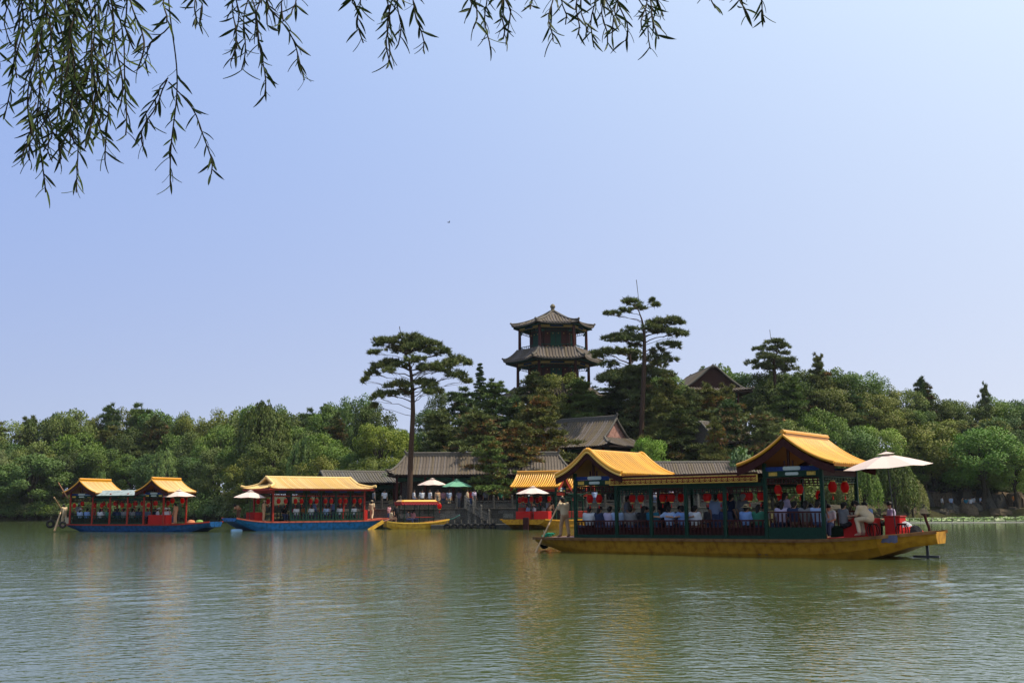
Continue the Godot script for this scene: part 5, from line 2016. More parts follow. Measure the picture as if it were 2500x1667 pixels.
func pavilion_boat(s: Dictionary) -> Node3D:
	# two gabled pavilions joined by a long low canopy, on a punt-shaped hull; x along the boat, +z the side with the frieze
	var o := thing("pleasure_boat", s.label, "boat", s.at, s.turn, s.get("group", ""))
	o.rotation.z = s.get("trim", 0.0)
	var W: float = s.W
	var y: float = s.deck
	hull(o, s.hull, s.hull_mat, s.deck_mat, s.rail_mat)
	var cols: Array = s.cols
	var cm: Material = s.col_mat
	var n := cols.size()
	for i in n:
		for z in [W, -W]:
			var high: float = s.roof1[1] if i < 2 else (s.roof2[1] if i >= n - 2 else s.canopy + 0.05)
			column(o, cols[i], z, y, high + 0.12, 0.068, cm)
	var k := 0
	for rf in [s.roof1, s.roof2]:
		# rf: [middle x, eave height, half span, rise, rolled, beads]
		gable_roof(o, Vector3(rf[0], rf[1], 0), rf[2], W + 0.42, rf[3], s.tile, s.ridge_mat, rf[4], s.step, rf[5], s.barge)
		var xa: float = cols[0] if k == 0 else cols[n - 2]
		var xb: float = cols[1] if k == 0 else cols[n - 1]
		for z in [W, -W]:
			sign_beam(o, (xa + xb) * 0.5, z, xb - xa - 0.14, rf[1] - 0.30)
			fret(o, xa + 0.07, xb - 0.07, z, rf[1] - 0.47, s.fret_mat)
			# gable infill: king post and struts under the roof
			var kp := Geo.new()
			kp.box(Vector3(rf[0], rf[1] + rf[3] * 0.22, z), Vector3(0.09, rf[3] * 0.55 + 0.2, 0.08))
			for q in [-1.0, 1.0]:
				kp.box(Vector3(rf[0] + q * 0.16, rf[1] + 0.06, z), Vector3(0.05, 0.26, 0.06))
			part(o, "king_post", kp, s.fret_mat)
		for x in [xa, xb]:
			var bm := Geo.new()
			bm.box(Vector3(x, rf[1] - 0.28, 0), Vector3(0.09, 0.2, W * 2 - 0.14))
			part(o, "cross_beam", bm, s.fret_mat)
			fret(o, -W + 0.07, W - 0.07, x, rf[1] - 0.42, mats["boat_green"], true)
		k += 1
	# canopy
	var xa: float = s.get("frieze0", cols[1])
	var xb: float = s.get("frieze1", cols[n - 2])
	var cy: float = s.canopy
	var mid := (xa + xb) * 0.5
	var cp := Geo.new()
	var segs := 8
	for i in segs:
		var a := lerpf(-1, 1, float(i) / segs)
		var b := lerpf(-1, 1, float(i + 1) / segs)
		var ya: float = cy + s.crown * (1 - a * a)
		var yb: float = cy + s.crown * (1 - b * b)
		cp.quad(Vector3(xa, yb, b * (W + 0.25)), Vector3(xb, yb, b * (W + 0.25)), Vector3(xb, ya, a * (W + 0.25)), Vector3(xa, ya, a * (W + 0.25)))
		cp.quad(Vector3(xa, ya - 0.05, a * (W + 0.25)), Vector3(xb, ya - 0.05, a * (W + 0.25)), Vector3(xb, yb - 0.05, b * (W + 0.25)), Vector3(xa, yb - 0.05, b * (W + 0.25)))
	part(o, "canopy", cp, s.canopy_mat)
	for z in [W + 0.27, -W - 0.27]:
		var sg := signf(z)
		if s.frieze:
			var f := Geo.new()
			f.box(Vector3(mid, cy - 0.08, z), Vector3(xb - xa, 0.22, 0.03))
			var fr := part(o, "frieze", f, mats["frieze_red"])
			var e := Geo.new()
			e.box(Vector3(mid, cy + 0.045, z + sg * 0.012), Vector3(xb - xa + 0.04, 0.035, 0.04))
			e.box(Vector3(mid, cy - 0.20, z + sg * 0.012), Vector3(xb - xa + 0.04, 0.035, 0.04))
			e.box(Vector3(xa, cy - 0.078, z + sg * 0.010), Vector3(0.045, 0.211, 0.04))
			e.box(Vector3(xb, cy - 0.078, z + sg * 0.010), Vector3(0.045, 0.211, 0.04))
			part(fr, "frieze_border", e, mats["frieze_gold"])
			var ct := int((xb - xa) / 0.235)
			var h := Geo.new()
			# a heart inside an open ring
			for q in 14:
				var a := lerpf(-2.2, 2.2 + 0.0, q / 14.0) - PI * 0.5
				var b := lerpf(-2.2, 2.2, (q + 1) / 14.0) - PI * 0.5
				h.bar(Vector3(cos(a) * 0.088, sin(a) * 0.072, 0), Vector3(cos(b) * 0.088, sin(b) * 0.072, 0), 0.0135, 4)
			h.bar(Vector3(-0.055, 0.03, 0), Vector3(0, -0.035, 0), 0.0135, 4)
			h.bar(Vector3(0.055, 0.03, 0), Vector3(0, -0.035, 0), 0.0135, 4)
			h.bar(Vector3(-0.055, 0.03, 0), Vector3(0, 0.012, 0), 0.0135, 4)
			h.bar(Vector3(0.055, 0.03, 0), Vector3(0, 0.012, 0), 0.0135, 4)
			var hm := h.commit(null)
			for q in ct:
				put(fr, "heart_ornament", hm, mats["frieze_gold"]).position = Vector3(xa + (q + 0.5) * (xb - xa) / ct, cy - 0.085, z + sg * 0.022)
			var up := Geo.new()
			up.box(Vector3(mid, cy + 0.11, z - sg * 0.03), Vector3(xb - xa, 0.08, 0.05))
			part(o, "eave_board", up, mats["maroon"])
		else:
			var e := Geo.new()
			e.box(Vector3(mid, cy - 0.06, z - sg * 0.02), Vector3(xb - xa, 0.12, 0.04))
			part(o, "eave_board", e, mats["boat_green"])
		# long beam below the canopy and the hanging lattice
		var lb := Geo.new()
		lb.box(Vector3((cols[1] + cols[n - 2]) * 0.5, cy - 0.30, sg * W), Vector3(cols[n - 2] - cols[1], 0.14, 0.09))
		part(o, "long_beam", lb, mats["boat_green"])
		for i in range(1, n - 2):
			fret(o, cols[i] + 0.07, cols[i + 1] - 0.07, sg * W, cy - 0.40, mats["boat_green"] if i % 2 else s.fret_mat)
		for i in n - 1:
			if s.has("open") and i in s.open:
				continue
			var ry: float = 0.30 if i == n - 2 and s.get("raised", false) else 0.0
			rail(o, cols[i] + 0.07, cols[i + 1] - 0.07, sg * W, y + ry, 0.72, 0.155, s.rail_color, mats["boat_green"])
			if ry > 0:
				var pn := Geo.new()
				pn.box(Vector3((cols[i] + cols[i + 1]) * 0.5, y + 0.17, sg * W), Vector3(cols[i + 1] - cols[i] - 0.14, 0.28, 0.04))
				part(o, "plinth_panel", pn, mats["boat_green"])
		# seat along the rail
		var bench := Geo.new()
		bench.box(Vector3((cols[0] + cols[n - 2]) * 0.5, y + 0.43, sg * (W - 0.24)), Vector3(cols[n - 2] - cols[0], 0.05, 0.38))
		bench.box(Vector3((cols[0] + cols[n - 2]) * 0.5, y + 0.2, sg * (W - 0.30)), Vector3(cols[n - 2] - cols[0], 0.42, 0.04))
		part(o, "bench", bench, mats["maroon"])
	return o

func on(o: Node3D, x: float, y: float, z: float) -> Vector3:
	return o.transform * Vector3(x, y, z)

func build_boats() -> void:
	boat_mats()
	main_boat()
	left_blue_boat()
	hipped_blue_boat()
	small_yellow_boat()
	middle_yellow_boat()

func hull_line(x0: float, x1: float, B: float, rise0: float, rise1: float, deck: float, end0: float, end1: float, bow_taper := false) -> Array:
	# stations of a punt: nearly straight amidships, swept up and narrowed at both ends
	var s := []
	for i in 21:
		var t := i / 20.0
		var x := lerpf(x0, x1, t)
		var a := clampf((0.22 - t) / 0.22, 0, 1)
		var b := clampf((t - 0.74) / 0.26, 0, 1)
		var half := B * (1 - (1 - end0) * a * a - (1 - end1) * b * b)
		if bow_taper:
			half *= lerpf(1.0, 0.42, clampf((t - 0.90) / 0.10, 0, 1))
		var dy := deck + rise0 * a * a + rise1 * pow(b, 1.6)
		var by := -0.30 + (dy - 0.16 + 0.30) * maxf(pow(a, 1.5), pow(b, 1.7))
		s.append([x, half, half * lerpf(0.80, 0.72, maxf(a, b)), dy, minf(by, dy - 0.26 - 0.16 * b)])
	return s

func main_boat() -> void:
	var turn := deg_to_rad(-37)
	var cols := [0.0, 2.01, 3.63, 5.2, 6.86, 8.53, 10.73].map(func(u): return u - 6.8)
	var o := pavilion_boat({
		"label": "large yellow hulled pleasure boat with two golden gabled roofs and a red heart frieze", "at": Vector3(9.12, 0, -43.8), "turn": turn, "trim": deg_to_rad(0.35), "W": 1.75, "deck": 0.60,
		"hull": hull_line(-9.3, 7.5, 2.08, 0.0, 0.30, 0.60, 0.62, 0.72, true), "hull_mat": mats["hull_yellow"], "deck_mat": mats["deck_pink"], "rail_mat": mats["rub_rail"],
		"cols": cols, "col_mat": mats["boat_green"], "roof1": [-5.87, 3.18, 1.62, 1.08, true, true], "roof2": [2.70, 3.32, 1.88, 1.04, false, false],
		"tile": mats["gold_tile"], "ridge_mat": mats["gold_ridge"], "barge": mats["maroon"], "step": 0.20, "fret_mat": mats["maroon"], "canopy": 2.97, "crown": 0.16, "canopy_mat": mats["maroon"], "frieze": true, "frieze0": -4.9, "frieze1": 1.55, "rail_color": mats["maroon"], "raised": true,
	})
	var y := 0.62
	# people sitting along the near rail, backs to the lake
	var g := "passengers seated along the near rail of the large yellow boat"
	var row := [[-6.35, "white", "sit"], [-5.85, "navy", "sit_long"], [-5.35, "lilac", "sit"], [-4.95, "pale blue", "sit"], [-4.35, "grey", "sit"], [-3.75, "black", "sit_long"], [-3.3, "teal", "sit"], [-2.55, "pale blue", "sit_arm"], [-1.95, "light blue", "sit_arm"], [-1.42, "white", "sit"], [-0.1, "navy", "sit"], [0.75, "light blue", "sit"], [1.25, "green", "sit_long"], [2.2, "lilac", "sit_long"], [2.68, "navy", "sit"], [3.12, "grey", "sit_long"], [3.58, "pale blue", "sit"]]
	for q in row:
		var hat := "straw" if is_equal_approx(q[0], 0.75) else ""
		person(q[2], on(o, q[0], y - 0.02 + (0.12 if q[0] > 1.9 else 0.0), 1.42), turn + PI + rng.randf_range(-0.35, 0.35), q[1], pick(["denim", "black", "brown", "navy"]), "passenger in %s top seated against the rail of the large yellow boat" % q[1], g, hat)
	g = "passengers on the far bench of the large yellow boat"
	for x in [-5.9, -5.2, -4.4, -3.6, -2.9, -2.2, -1.5, -0.8, 0.2, 0.9, 2.2, 2.9]:
		var c := pick(["white", "navy", "grey", "red", "pale blue", "olive", "black"])
		person(pick(["sit", "sit_long"]), on(o, x, y - 0.02, -1.42), turn + rng.randf_range(-0.3, 0.3), c, pick(["denim", "black", "beige"]), "passenger in %s top on the far bench of the large yellow boat" % c, g)
	# people standing in the aisle
	person("hold", on(o, -5.45, y, -0.3), turn + 0.5, "beige", "beige", "crewman in beige holding an oar under the beaded front roof", "", "")
	person("stand", on(o, -5.0, y, 0.55), turn + 2.2, "grey", "denim", "dark haired passenger in grey standing beside the beige crewman")
	person("stand_long", on(o, -3.55, y, 0.0), turn + PI, "black", "black", "passenger in black standing under the canopy of the large yellow boat")
	person("stand", on(o, -1.0, y, 0.4), turn + PI, "pale blue", "denim", "man in pale blue shirt with crossed bag standing under the canopy")
	person("stand", on(o, -0.45, y, 0.2), turn + 2.6, "navy", "black", "passenger in navy standing beside the man with the pale blue shirt")
	person("stand", on(o, 0.25, y, 0.6), turn + 2.9, "grey", "olive", "older passenger with grey hair standing under the canopy", "", "", Color(0.2, 0.2, 0.2))
	person("reach", on(o, 2.05, y + 0.02, 0.75), turn + PI - 0.6, "lilac", "grey", "woman in lilac standing by the second roof's near column", "", "")
	person("stand_long", on(o, 3.1, y, -0.2), turn + 1.2, "black", "black", "passenger in black standing below the higher golden roof")
	# crew and guests round the bow table
	person("lean", on(o, 5.35, 0.74, 1.05), turn - PI * 0.55, "beige", "beige", "boatman in beige bending forward on a stool at the bow table", "", "", Color(0.012, 0.010, 0.009), 1.08)
	person("sit", on(o, 4.35, 0.66, 0.9), turn + 2.5, "grey", "black", "curly haired guest in grey seated at the bow table")
	person("sit", on(o, 4.9, 0.66, 0.2), turn + 0.3, "light blue", "denim", "guest in light blue seated behind the bow table")
	person("sit", on(o, 5.6, 0.66, -0.55), turn - 1.0, "lilac", "black", "young man in lilac seated behind the bending boatman")
	# boatman with a pole at the stern
	var b := person("pole", on(o, -8.15, 0.62, 0.6), turn - PI * 0.5 - 0.3, "beige", "tan", "boatman in beige tunic poling at the flat stern of the large yellow boat", "", "", Color(0.012, 0.010, 0.009), 1.02, true)
	var pl := thing("punt_pole", "long pale wooden pole held by the boatman at the stern", "pole", Vector3.ZERO)
	var pg := Geo.new()
	var hand := b.transform * Vector3(0.05, 1.30, 0.40)
	var low := at(1297, 1350, 47.3)
	low.y = -0.4
	pg.bar(low, hand + (hand - low).normalized() * 0.55, 0.035, 8)
	part(pl, "shaft", pg, mats["pole_wood"])
	# the second oar seen inside
	var oar := thing("oar", "wooden oar slanting under the front roof of the large yellow boat", "oar", Vector3.ZERO)
	var og := Geo.new()
	og.bar(on(o, -6.5, 2.05, -0.2), on(o, -5.35, 1.72, 0.05), 0.028, 7)
	part(oar, "shaft", og, mats["pole_wood"])
	# lanterns
	for q in [[-6.2, 1.6], [-5.75, 1.6], [-4.15, 1.6], [-3.75, 1.6], [-2.75, 1.6], [-2.35, 1.6], [-0.75, 1.6], [-0.2, 1.6], [1.0, 1.6], [1.45, 1.6], [2.15, 1.6], [3.0, 1.6]]:
		lantern(on(o, q[0], 2.23 + (0.22 if q[0] > 1.9 else 0.0), q[1] - 0.05), 0.86, "red barrel lantern hung along the near side of the large yellow boat", "lanterns along the near side of the large yellow boat")
	for q in [-4.3, -3.6, -2.4, -1.5, -0.7, 0.1, 0.9, 2.5]:
		lantern(on(o, q, 2.25, -1.55), 0.9, "bright red lantern hung along the far side of the large yellow boat", "lanterns along the far side of the large yellow boat")
	for q in [0.9, -0.35]:
		lantern(on(o, 4.0, 2.52, q), 1.0, "red lantern under the end eave of the higher golden roof", "lanterns under the end eave of the higher golden roof")
	# things on the bow
	var tb := thing("red_table", "red cloth covered table on the bow of the large yellow boat", "table", on(o, 4.85, 0.66, 0.45), turn)
	var t := Geo.new()
	t.bevel(Vector3(0, 0.36, 0), Vector3(1.1, 0.72, 0.8), 0.02)
	part(tb, "cloth", t, mats["red_cloth"])
	tb = thing("red_cabinet", "red painted cabinet behind the bending boatman on the bow", "cabinet", on(o, 5.95, 0.68, 0.1), turn)
	t = Geo.new()
	t.bevel(Vector3(0, 0.37, 0), Vector3(0.55, 0.74, 0.7), 0.02)
	part(tb, "body", t, mats["red_cloth"])
	t = Geo.new()
	t.bevel(Vector3(0, 0.76, 0), Vector3(0.6, 0.04, 0.75), 0.01)
	part(tb, "top", t, mats["vermilion"])
	for q in [[5.45, 1.02, "dark drum stool under the bending boatman"], [6.45, 0.95, "open sided red drum stool beside the red cabinet"]]:
		var st := thing("drum_stool", q[2], "stool", on(o, q[0], 0.70, q[1]), turn)
		var sg := Geo.new()
		sg.lathe(Vector3.ZERO, [[0.15, 0.0], [0.16, 0.03], [0.14, 0.05], [0.0, 0.05]], 12)
		sg.lathe(Vector3(0, 0.44, 0), [[0.0, 0.0], [0.14, 0.0], [0.17, 0.03], [0.17, 0.06], [0.0, 0.07]], 12)
		part(st, "seat", sg, mats["maroon"])
		for k in 5:
			var a := TAU * k / 5.0
			var d := Vector3(cos(a), 0, sin(a))
			var lg := Geo.new()
			lg.tube(PackedVector3Array([d * 0.13 + Vector3(0, 0.04, 0), d * 0.2 + Vector3(0, 0.14, 0), d * 0.22 + Vector3(0, 0.25, 0), d * 0.2 + Vector3(0, 0.36, 0), d * 0.13 + Vector3(0, 0.46, 0)]), PackedFloat32Array([0.022]), 6)
			part(st, "leg", lg, mats["maroon"])
	parasol(on(o, 6.12, 0.68, 0.55), 2.98, 1.55, mats["canvas"], Vector2(0.03, 0.07), "pale pink parasol over the bow of the large yellow boat", 6, 0.30, turn + 0.35)
	# red carpet and heap of covers
	var cp := thing("red_carpet", "red carpet on the bow deck under the table", "carpet", on(o, 5.5, 0.0, 0), turn)
	var cg := Geo.new()
	cg.box(Vector3(-0.4, 0.70, 0.1), Vector3(2.6, 0.03, 2.6), Basis(Vector3.BACK, 0.03))
	part(cp, "pile", cg, mats["red_cloth"])
	var hp := thing("folded_covers", "heap of red black and silver covers on the bow deck", "covers", on(o, 6.35, 0.72, 0.05), turn)
	var f := FastNoiseLite.new()
	f.seed = 5
	f.frequency = 1.8
	for k in 3:
		var hg := Geo.new()
		var pts := func(i: int, j: int) -> Vector3:
			var u := i / 8.0 - 0.5
			var w := j / 8.0 - 0.5
			var edge := clampf(1.0 - pow(absf(u) * 2, 3.0), 0, 1) * clampf(1.0 - pow(absf(w) * 2, 3.0), 0, 1)
			return Vector3(u * [1.35, 0.7, 0.5][k] + [-0.05, -0.05, 0.3][k], edge * [0.40, 0.50, 0.36][k] + 0.06 * f.get_noise_2d(u * 3 + k * 7, w * 3) + 0.02 * k, w * [1.0, 0.6, 0.7][k] + [0.0, 0.05, 0.1][k])
		for i in 8:
			for j in 8:
				hg.quad(pts.call(i, j + 1), pts.call(i + 1, j + 1), pts.call(i + 1, j), pts.call(i, j))
		part(hp, "cover", hg, [mats["red_cloth"], mat("silver_cloth", Color(0.38, 0.4, 0.44), 0.4, "fine"), cloth("black")][k])
	# tiller post, rudder, tyre, rope
	var fit := thing("tiller_post", "curved dark red post on the bow of the large yellow boat", "post", on(o, 7.1, 0.84, 0.1), turn)
	var fg := Geo.new()
	fg.tube(PackedVector3Array([Vector3(0.06, 0, 0), Vector3(0.02, 0.22, 0), Vector3(-0.06, 0.45, 0), Vector3(-0.1, 0.66, 0)]), PackedFloat32Array([0.055, 0.05, 0.05, 0.055]), 8)
	part(fit, "post", fg, mats["maroon"])
	var rd := Geo.new()
	rd.box(Vector3(7.0, 0.2, 0.0), Vector3(0.09, 0.8, 0.09))
	rd.box(Vector3(6.95, 0.02, 0.0), Vector3(0.9, 0.08, 0.16))
	part(o, "rudder", rd, mats["dark_metal"])
	var sc := Geo.new()
	for q in [-0.13, 0.13]:
		sc.box(Vector3(1.6 + q, 0.10, 1.815), Vector3(0.10, 0.07, 0.2))
	part(o, "scupper", sc, mats["dark_metal"])
	tyre(on(o, -9.42, 0.36, 0.35), turn + PI * 0.38, 0.27, "black tyre hung at the flat stern of the large yellow boat")
	var net := thing("rope_bundle", "tangle of green rope lying over the stern tyre", "rope", on(o, -9.15, 0.62, 0.45), turn)
	var ng := Geo.new()
	for k in 5:
		var path := PackedVector3Array()
		for i in 12:
			var a := i * 0.62 + k
			path.append(Vector3(cos(a) * 0.22 + 0.06 * k - 0.1, 0.03 + 0.03 * k + 0.02 * sin(i * 2.1), sin(a) * 0.16))
		ng.tube(path, PackedFloat32Array([0.022]), 5)
	part(net, "coil", ng, mat("green_rope", Color(0.02, 0.22, 0.12), 0.8))
	var bx := thing("stern_stool", "small dark stool with blue cloth behind the stern column", "stool", on(o, -7.0, 0.62, 1.2), turn)
	var bg := Geo.new()
	bg.bevel(Vector3(0, 0.38, 0), Vector3(0.36, 0.3, 0.32), 0.04)
	part(bx, "cloth", bg, cloth("denim"))
	for q in [[-0.13, -0.11], [0.13, -0.11], [-0.13, 0.11], [0.13, 0.11]]:
		var lg := Geo.new()
		lg.bar(Vector3(q[0], 0, q[1]), Vector3(q[0] * 0.9, 0.26, q[1] * 0.9), 0.02, 6)
		part(bx, "leg", lg, mats["dark_metal"])
	var clothes := thing("hung_cloth", "faded blue cloth hanging over the bow edge of the large yellow boat", "cloth", on(o, 6.2, 0.74, 1.62), turn)
	var hg2 := Geo.new()
	for i in 6:
		var x0 := -0.3 + i * 0.1
		var z0 := 0.06 + 0.02 * sin(i * 1.7)
		var z1 := 0.06 + 0.02 * sin((i + 1) * 1.7)
		hg2.quad(Vector3(x0, -0.18 - 0.03 * (i % 2), z0), Vector3(x0 + 0.1, -0.2 + 0.03 * (i % 2), z1), Vector3(x0 + 0.1, 0.06, z1 - 0.01), Vector3(x0, 0.06, z0 - 0.01))
		hg2.quad(Vector3(x0, 0.06, z0 - 0.01), Vector3(x0 + 0.1, 0.06, z1 - 0.01), Vector3(x0 + 0.1, 0.05, -0.2), Vector3(x0, 0.05, -0.2))
	part(clothes, "cloth", hg2, mat("faded_cloth", Color(0.10, 0.10, 0.16), 0.9, "fine"))

func left_blue_boat() -> void:
	var turn := deg_to_rad(-17)
	var c := at(330, 1293, 92.5)
	c.y = 0.0
	var cols := [-5.6, -3.4, -1.7, 0.0, 1.55, 3.4].map(func(u): return u + 0.3)
	var o := pavilion_boat({
		"label": "blue hulled pleasure boat with two golden roofs and a pale grey awning between", "at": c, "turn": turn, "W": 1.6, "deck": 0.58,
		"hull": hull_line(-5.75, 7.6, 1.9, 0.03, 0.22, 0.58, 0.75, 0.5), "hull_mat": mats["hull_blue_dark"], "deck_mat": mats["deck_red"], "rail_mat": mats["vermilion"],
		"cols": cols, "col_mat": mats["vermilion"], "roof1": [-4.2, 3.16, 1.62, 0.98, false, false], "roof2": [2.77, 3.2, 1.55, 0.95, false, false],
		"tile": mats["gold_tile_pale"], "ridge_mat": mats["gold_ridge"], "barge": mats["maroon"], "step": 0.16, "fret_mat": mats["maroon"], "canopy": 2.96, "crown": 0.46, "frieze0": -3.75, "frieze1": 2.1, "canopy_mat": mats["awning_grey"], "frieze": false, "rail_color": mats["boat_green"], "open": [4],
	})
	var y := 0.6
	var g := "passengers aboard the blue boat with the grey awning"
	for x in [-4.6, -3.9, -2.6, -1.8, -0.9, -0.3, 0.5, 1.1]:
		var col := pick(["white", "pale blue", "grey", "navy", "light blue", "green"])
		person(pick(["sit", "sit_long"]), on(o, x, y - 0.02, 1.25), turn + PI, col, "black", "passenger in %s top seated along the rail of the grey awning boat" % col, g, "white" if rng.randf() < 0.15 else "")
	for x in [-4.3, -3.0, -2.2, -1.2, 0.2, 1.0, 2.2]:
		var col := pick(["white", "red", "navy", "orange", "pale blue", "black"])
		person(pick(["sit", "sit_long"]), on(o, x, y - 0.02, -1.25), turn, col, "denim", "passenger in %s top on the far bench of the grey awning boat" % col, g, "straw" if rng.randf() < 0.35 else "")
	for q in [[2.5, 0.6, "white"], [2.9, 0.1, "pale blue"], [3.3, 0.7, "white"], [2.7, -0.5, "pink"]]:
		person("sit", on(o, q[0], y, q[1]), turn + rng.randf() * 6, q[2], "denim", "guest in %s at the red table of the boat with the grey awning" % q[2], g, "white")
	person("stand", on(o, -5.0, y, 0.9), turn + PI, "grey", "black", "passenger in grey standing at the stern column of the grey awning boat", "", "white")
	person("stand", on(o, 3.95, y, 0.3), turn - 1.6, "tan", "tan", "boatman in tan standing under the parasol of the grey awning boat")
	var b := person("pole", on(o, -6.75, 0.58, 0.5), turn - PI * 0.5 - 0.3, "beige", "beige", "boatman in pale tunic working the long oar at the stern of the blue boat", "", "", Color(0.012, 0.010, 0.009), 1.0, true)
	# stern platform with the long oar
	var pf := Geo.new()
	pf.bevel(Vector3(-6.55, 0.50, 0.2), Vector3(1.7, 0.12, 1.7), 0.02)
	part(o, "stern_platform", pf, mats["deck_pink"])
	var bag := thing("wicker_hamper", "pale woven hamper on the stern platform of the blue boat", "hamper", on(o, -5.95, 0.56, 0.9), turn)
	var bgg := Geo.new()
	bgg.bevel(Vector3(0, 0.28, 0), Vector3(0.5, 0.55, 0.45), 0.05)
	part(bag, "basket", bgg, mat("wicker", Color(0.42, 0.36, 0.25), 0.9, "fine"))
	bgg = Geo.new()
	bgg.bevel(Vector3(0, 0.58, 0), Vector3(0.54, 0.06, 0.49), 0.02)
	part(bag, "lid", bgg, mats["wicker"])
	var oar := thing("stern_oar", "long wooden oar leaning on the stern roof corner of the blue boat", "oar", Vector3.ZERO)
	var og := Geo.new()
	og.bar(at(141, 1178, 92.5), at(165, 1217, 92.0), 0.05, 7, 0.06)
	part(oar, "shaft", og, mat("oar_wood", Color(0.22, 0.11, 0.06), 0.7, "fine"))
	var hd := b.transform * Vector3(0.05, 1.25, 0.36)
	oar = thing("stern_oar", "short thick oar handle raised by the boatman at the blue boat's stern", "oar", Vector3.ZERO)
	og = Geo.new()
	og.bar(hd, at(131, 1214, 92.0), 0.05, 7)
	og.bar(hd, at(132, 1291, 92.0) + Vector3(0, -0.15, 0), 0.05, 7, 0.09)
	part(oar, "shaft", og, mats["pole_wood"])
	tyre(at(122, 1279, 92.3), 0.3, 0.36, "black tyre hanging off the stern of the blue boat")
	tyre(at(152, 1281, 91.6), 0.1, 0.30, "black tyre below the stern platform of the blue boat")
	for x in [-5.0, -4.2, -3.0, -2.3, -1.6, -1.0, -0.3, 0.4, 1.0, 1.6, 2.2, 2.9]:
		lantern(on(o, x, 2.15 + (0.15 if rng.randf() < 0.3 else 0.0), 1.5), 0.95, "red lantern on the near side of the blue boat with the grey awning", "lanterns on the near side of the blue boat with the grey awning")
	for x in [-4.4, -2.6, -1.3, 0.7, 2.0]:
		lantern(on(o, x, 2.3, -1.5), 0.95, "red lantern on the far side of the blue boat with the grey awning", "lanterns on the far side of the blue boat with the grey awning")
	for z in [0.9, -0.5]:
		lantern(on(o, 4.05, 2.5, z), 1.1, "red lantern at the bow end of the blue boat with the grey awning", "lanterns at the bow end of the blue boat with the grey awning")
	var tb := thing("red_table", "red cloth table at the bow end of the blue boat with the grey awning", "table", on(o, 2.95, 0.6, 0.95), turn)
	var t := Geo.new()
	t.bevel(Vector3(0, 0.38, 0), Vector3(1.7, 0.76, 0.8), 0.02)
	part(tb, "cloth", t, mats["red_cloth"])
	parasol(on(o, 4.6, 0.62, 0.7), 2.7, 1.45, mats["canvas"], Vector2(0, 0.03), "pale parasol at the bow of the blue boat with the grey awning", 6, 0.34, turn)
	for q in [[5.6, 0.5, "orange bundle on the bow of the blue boat", Color(0.5, 0.2, 0.1)], [6.3, 0.4, "green bundle on the bow of the blue boat", Color(0.18, 0.3, 0.08)]]:
		var bn := thing("bundle", q[2], "bundle", on(o, q[0], 0.62, q[1]), turn)
		var gg := Geo.new()
		gg.lathe(Vector3.ZERO, [[0.3, 0.0], [0.34, 0.12], [0.26, 0.28], [0.0, 0.34]], 9)
		part(bn, "sack", gg, mat("sack_%s" % q[2].substr(0, 4), q[3], 0.9, "fine"))

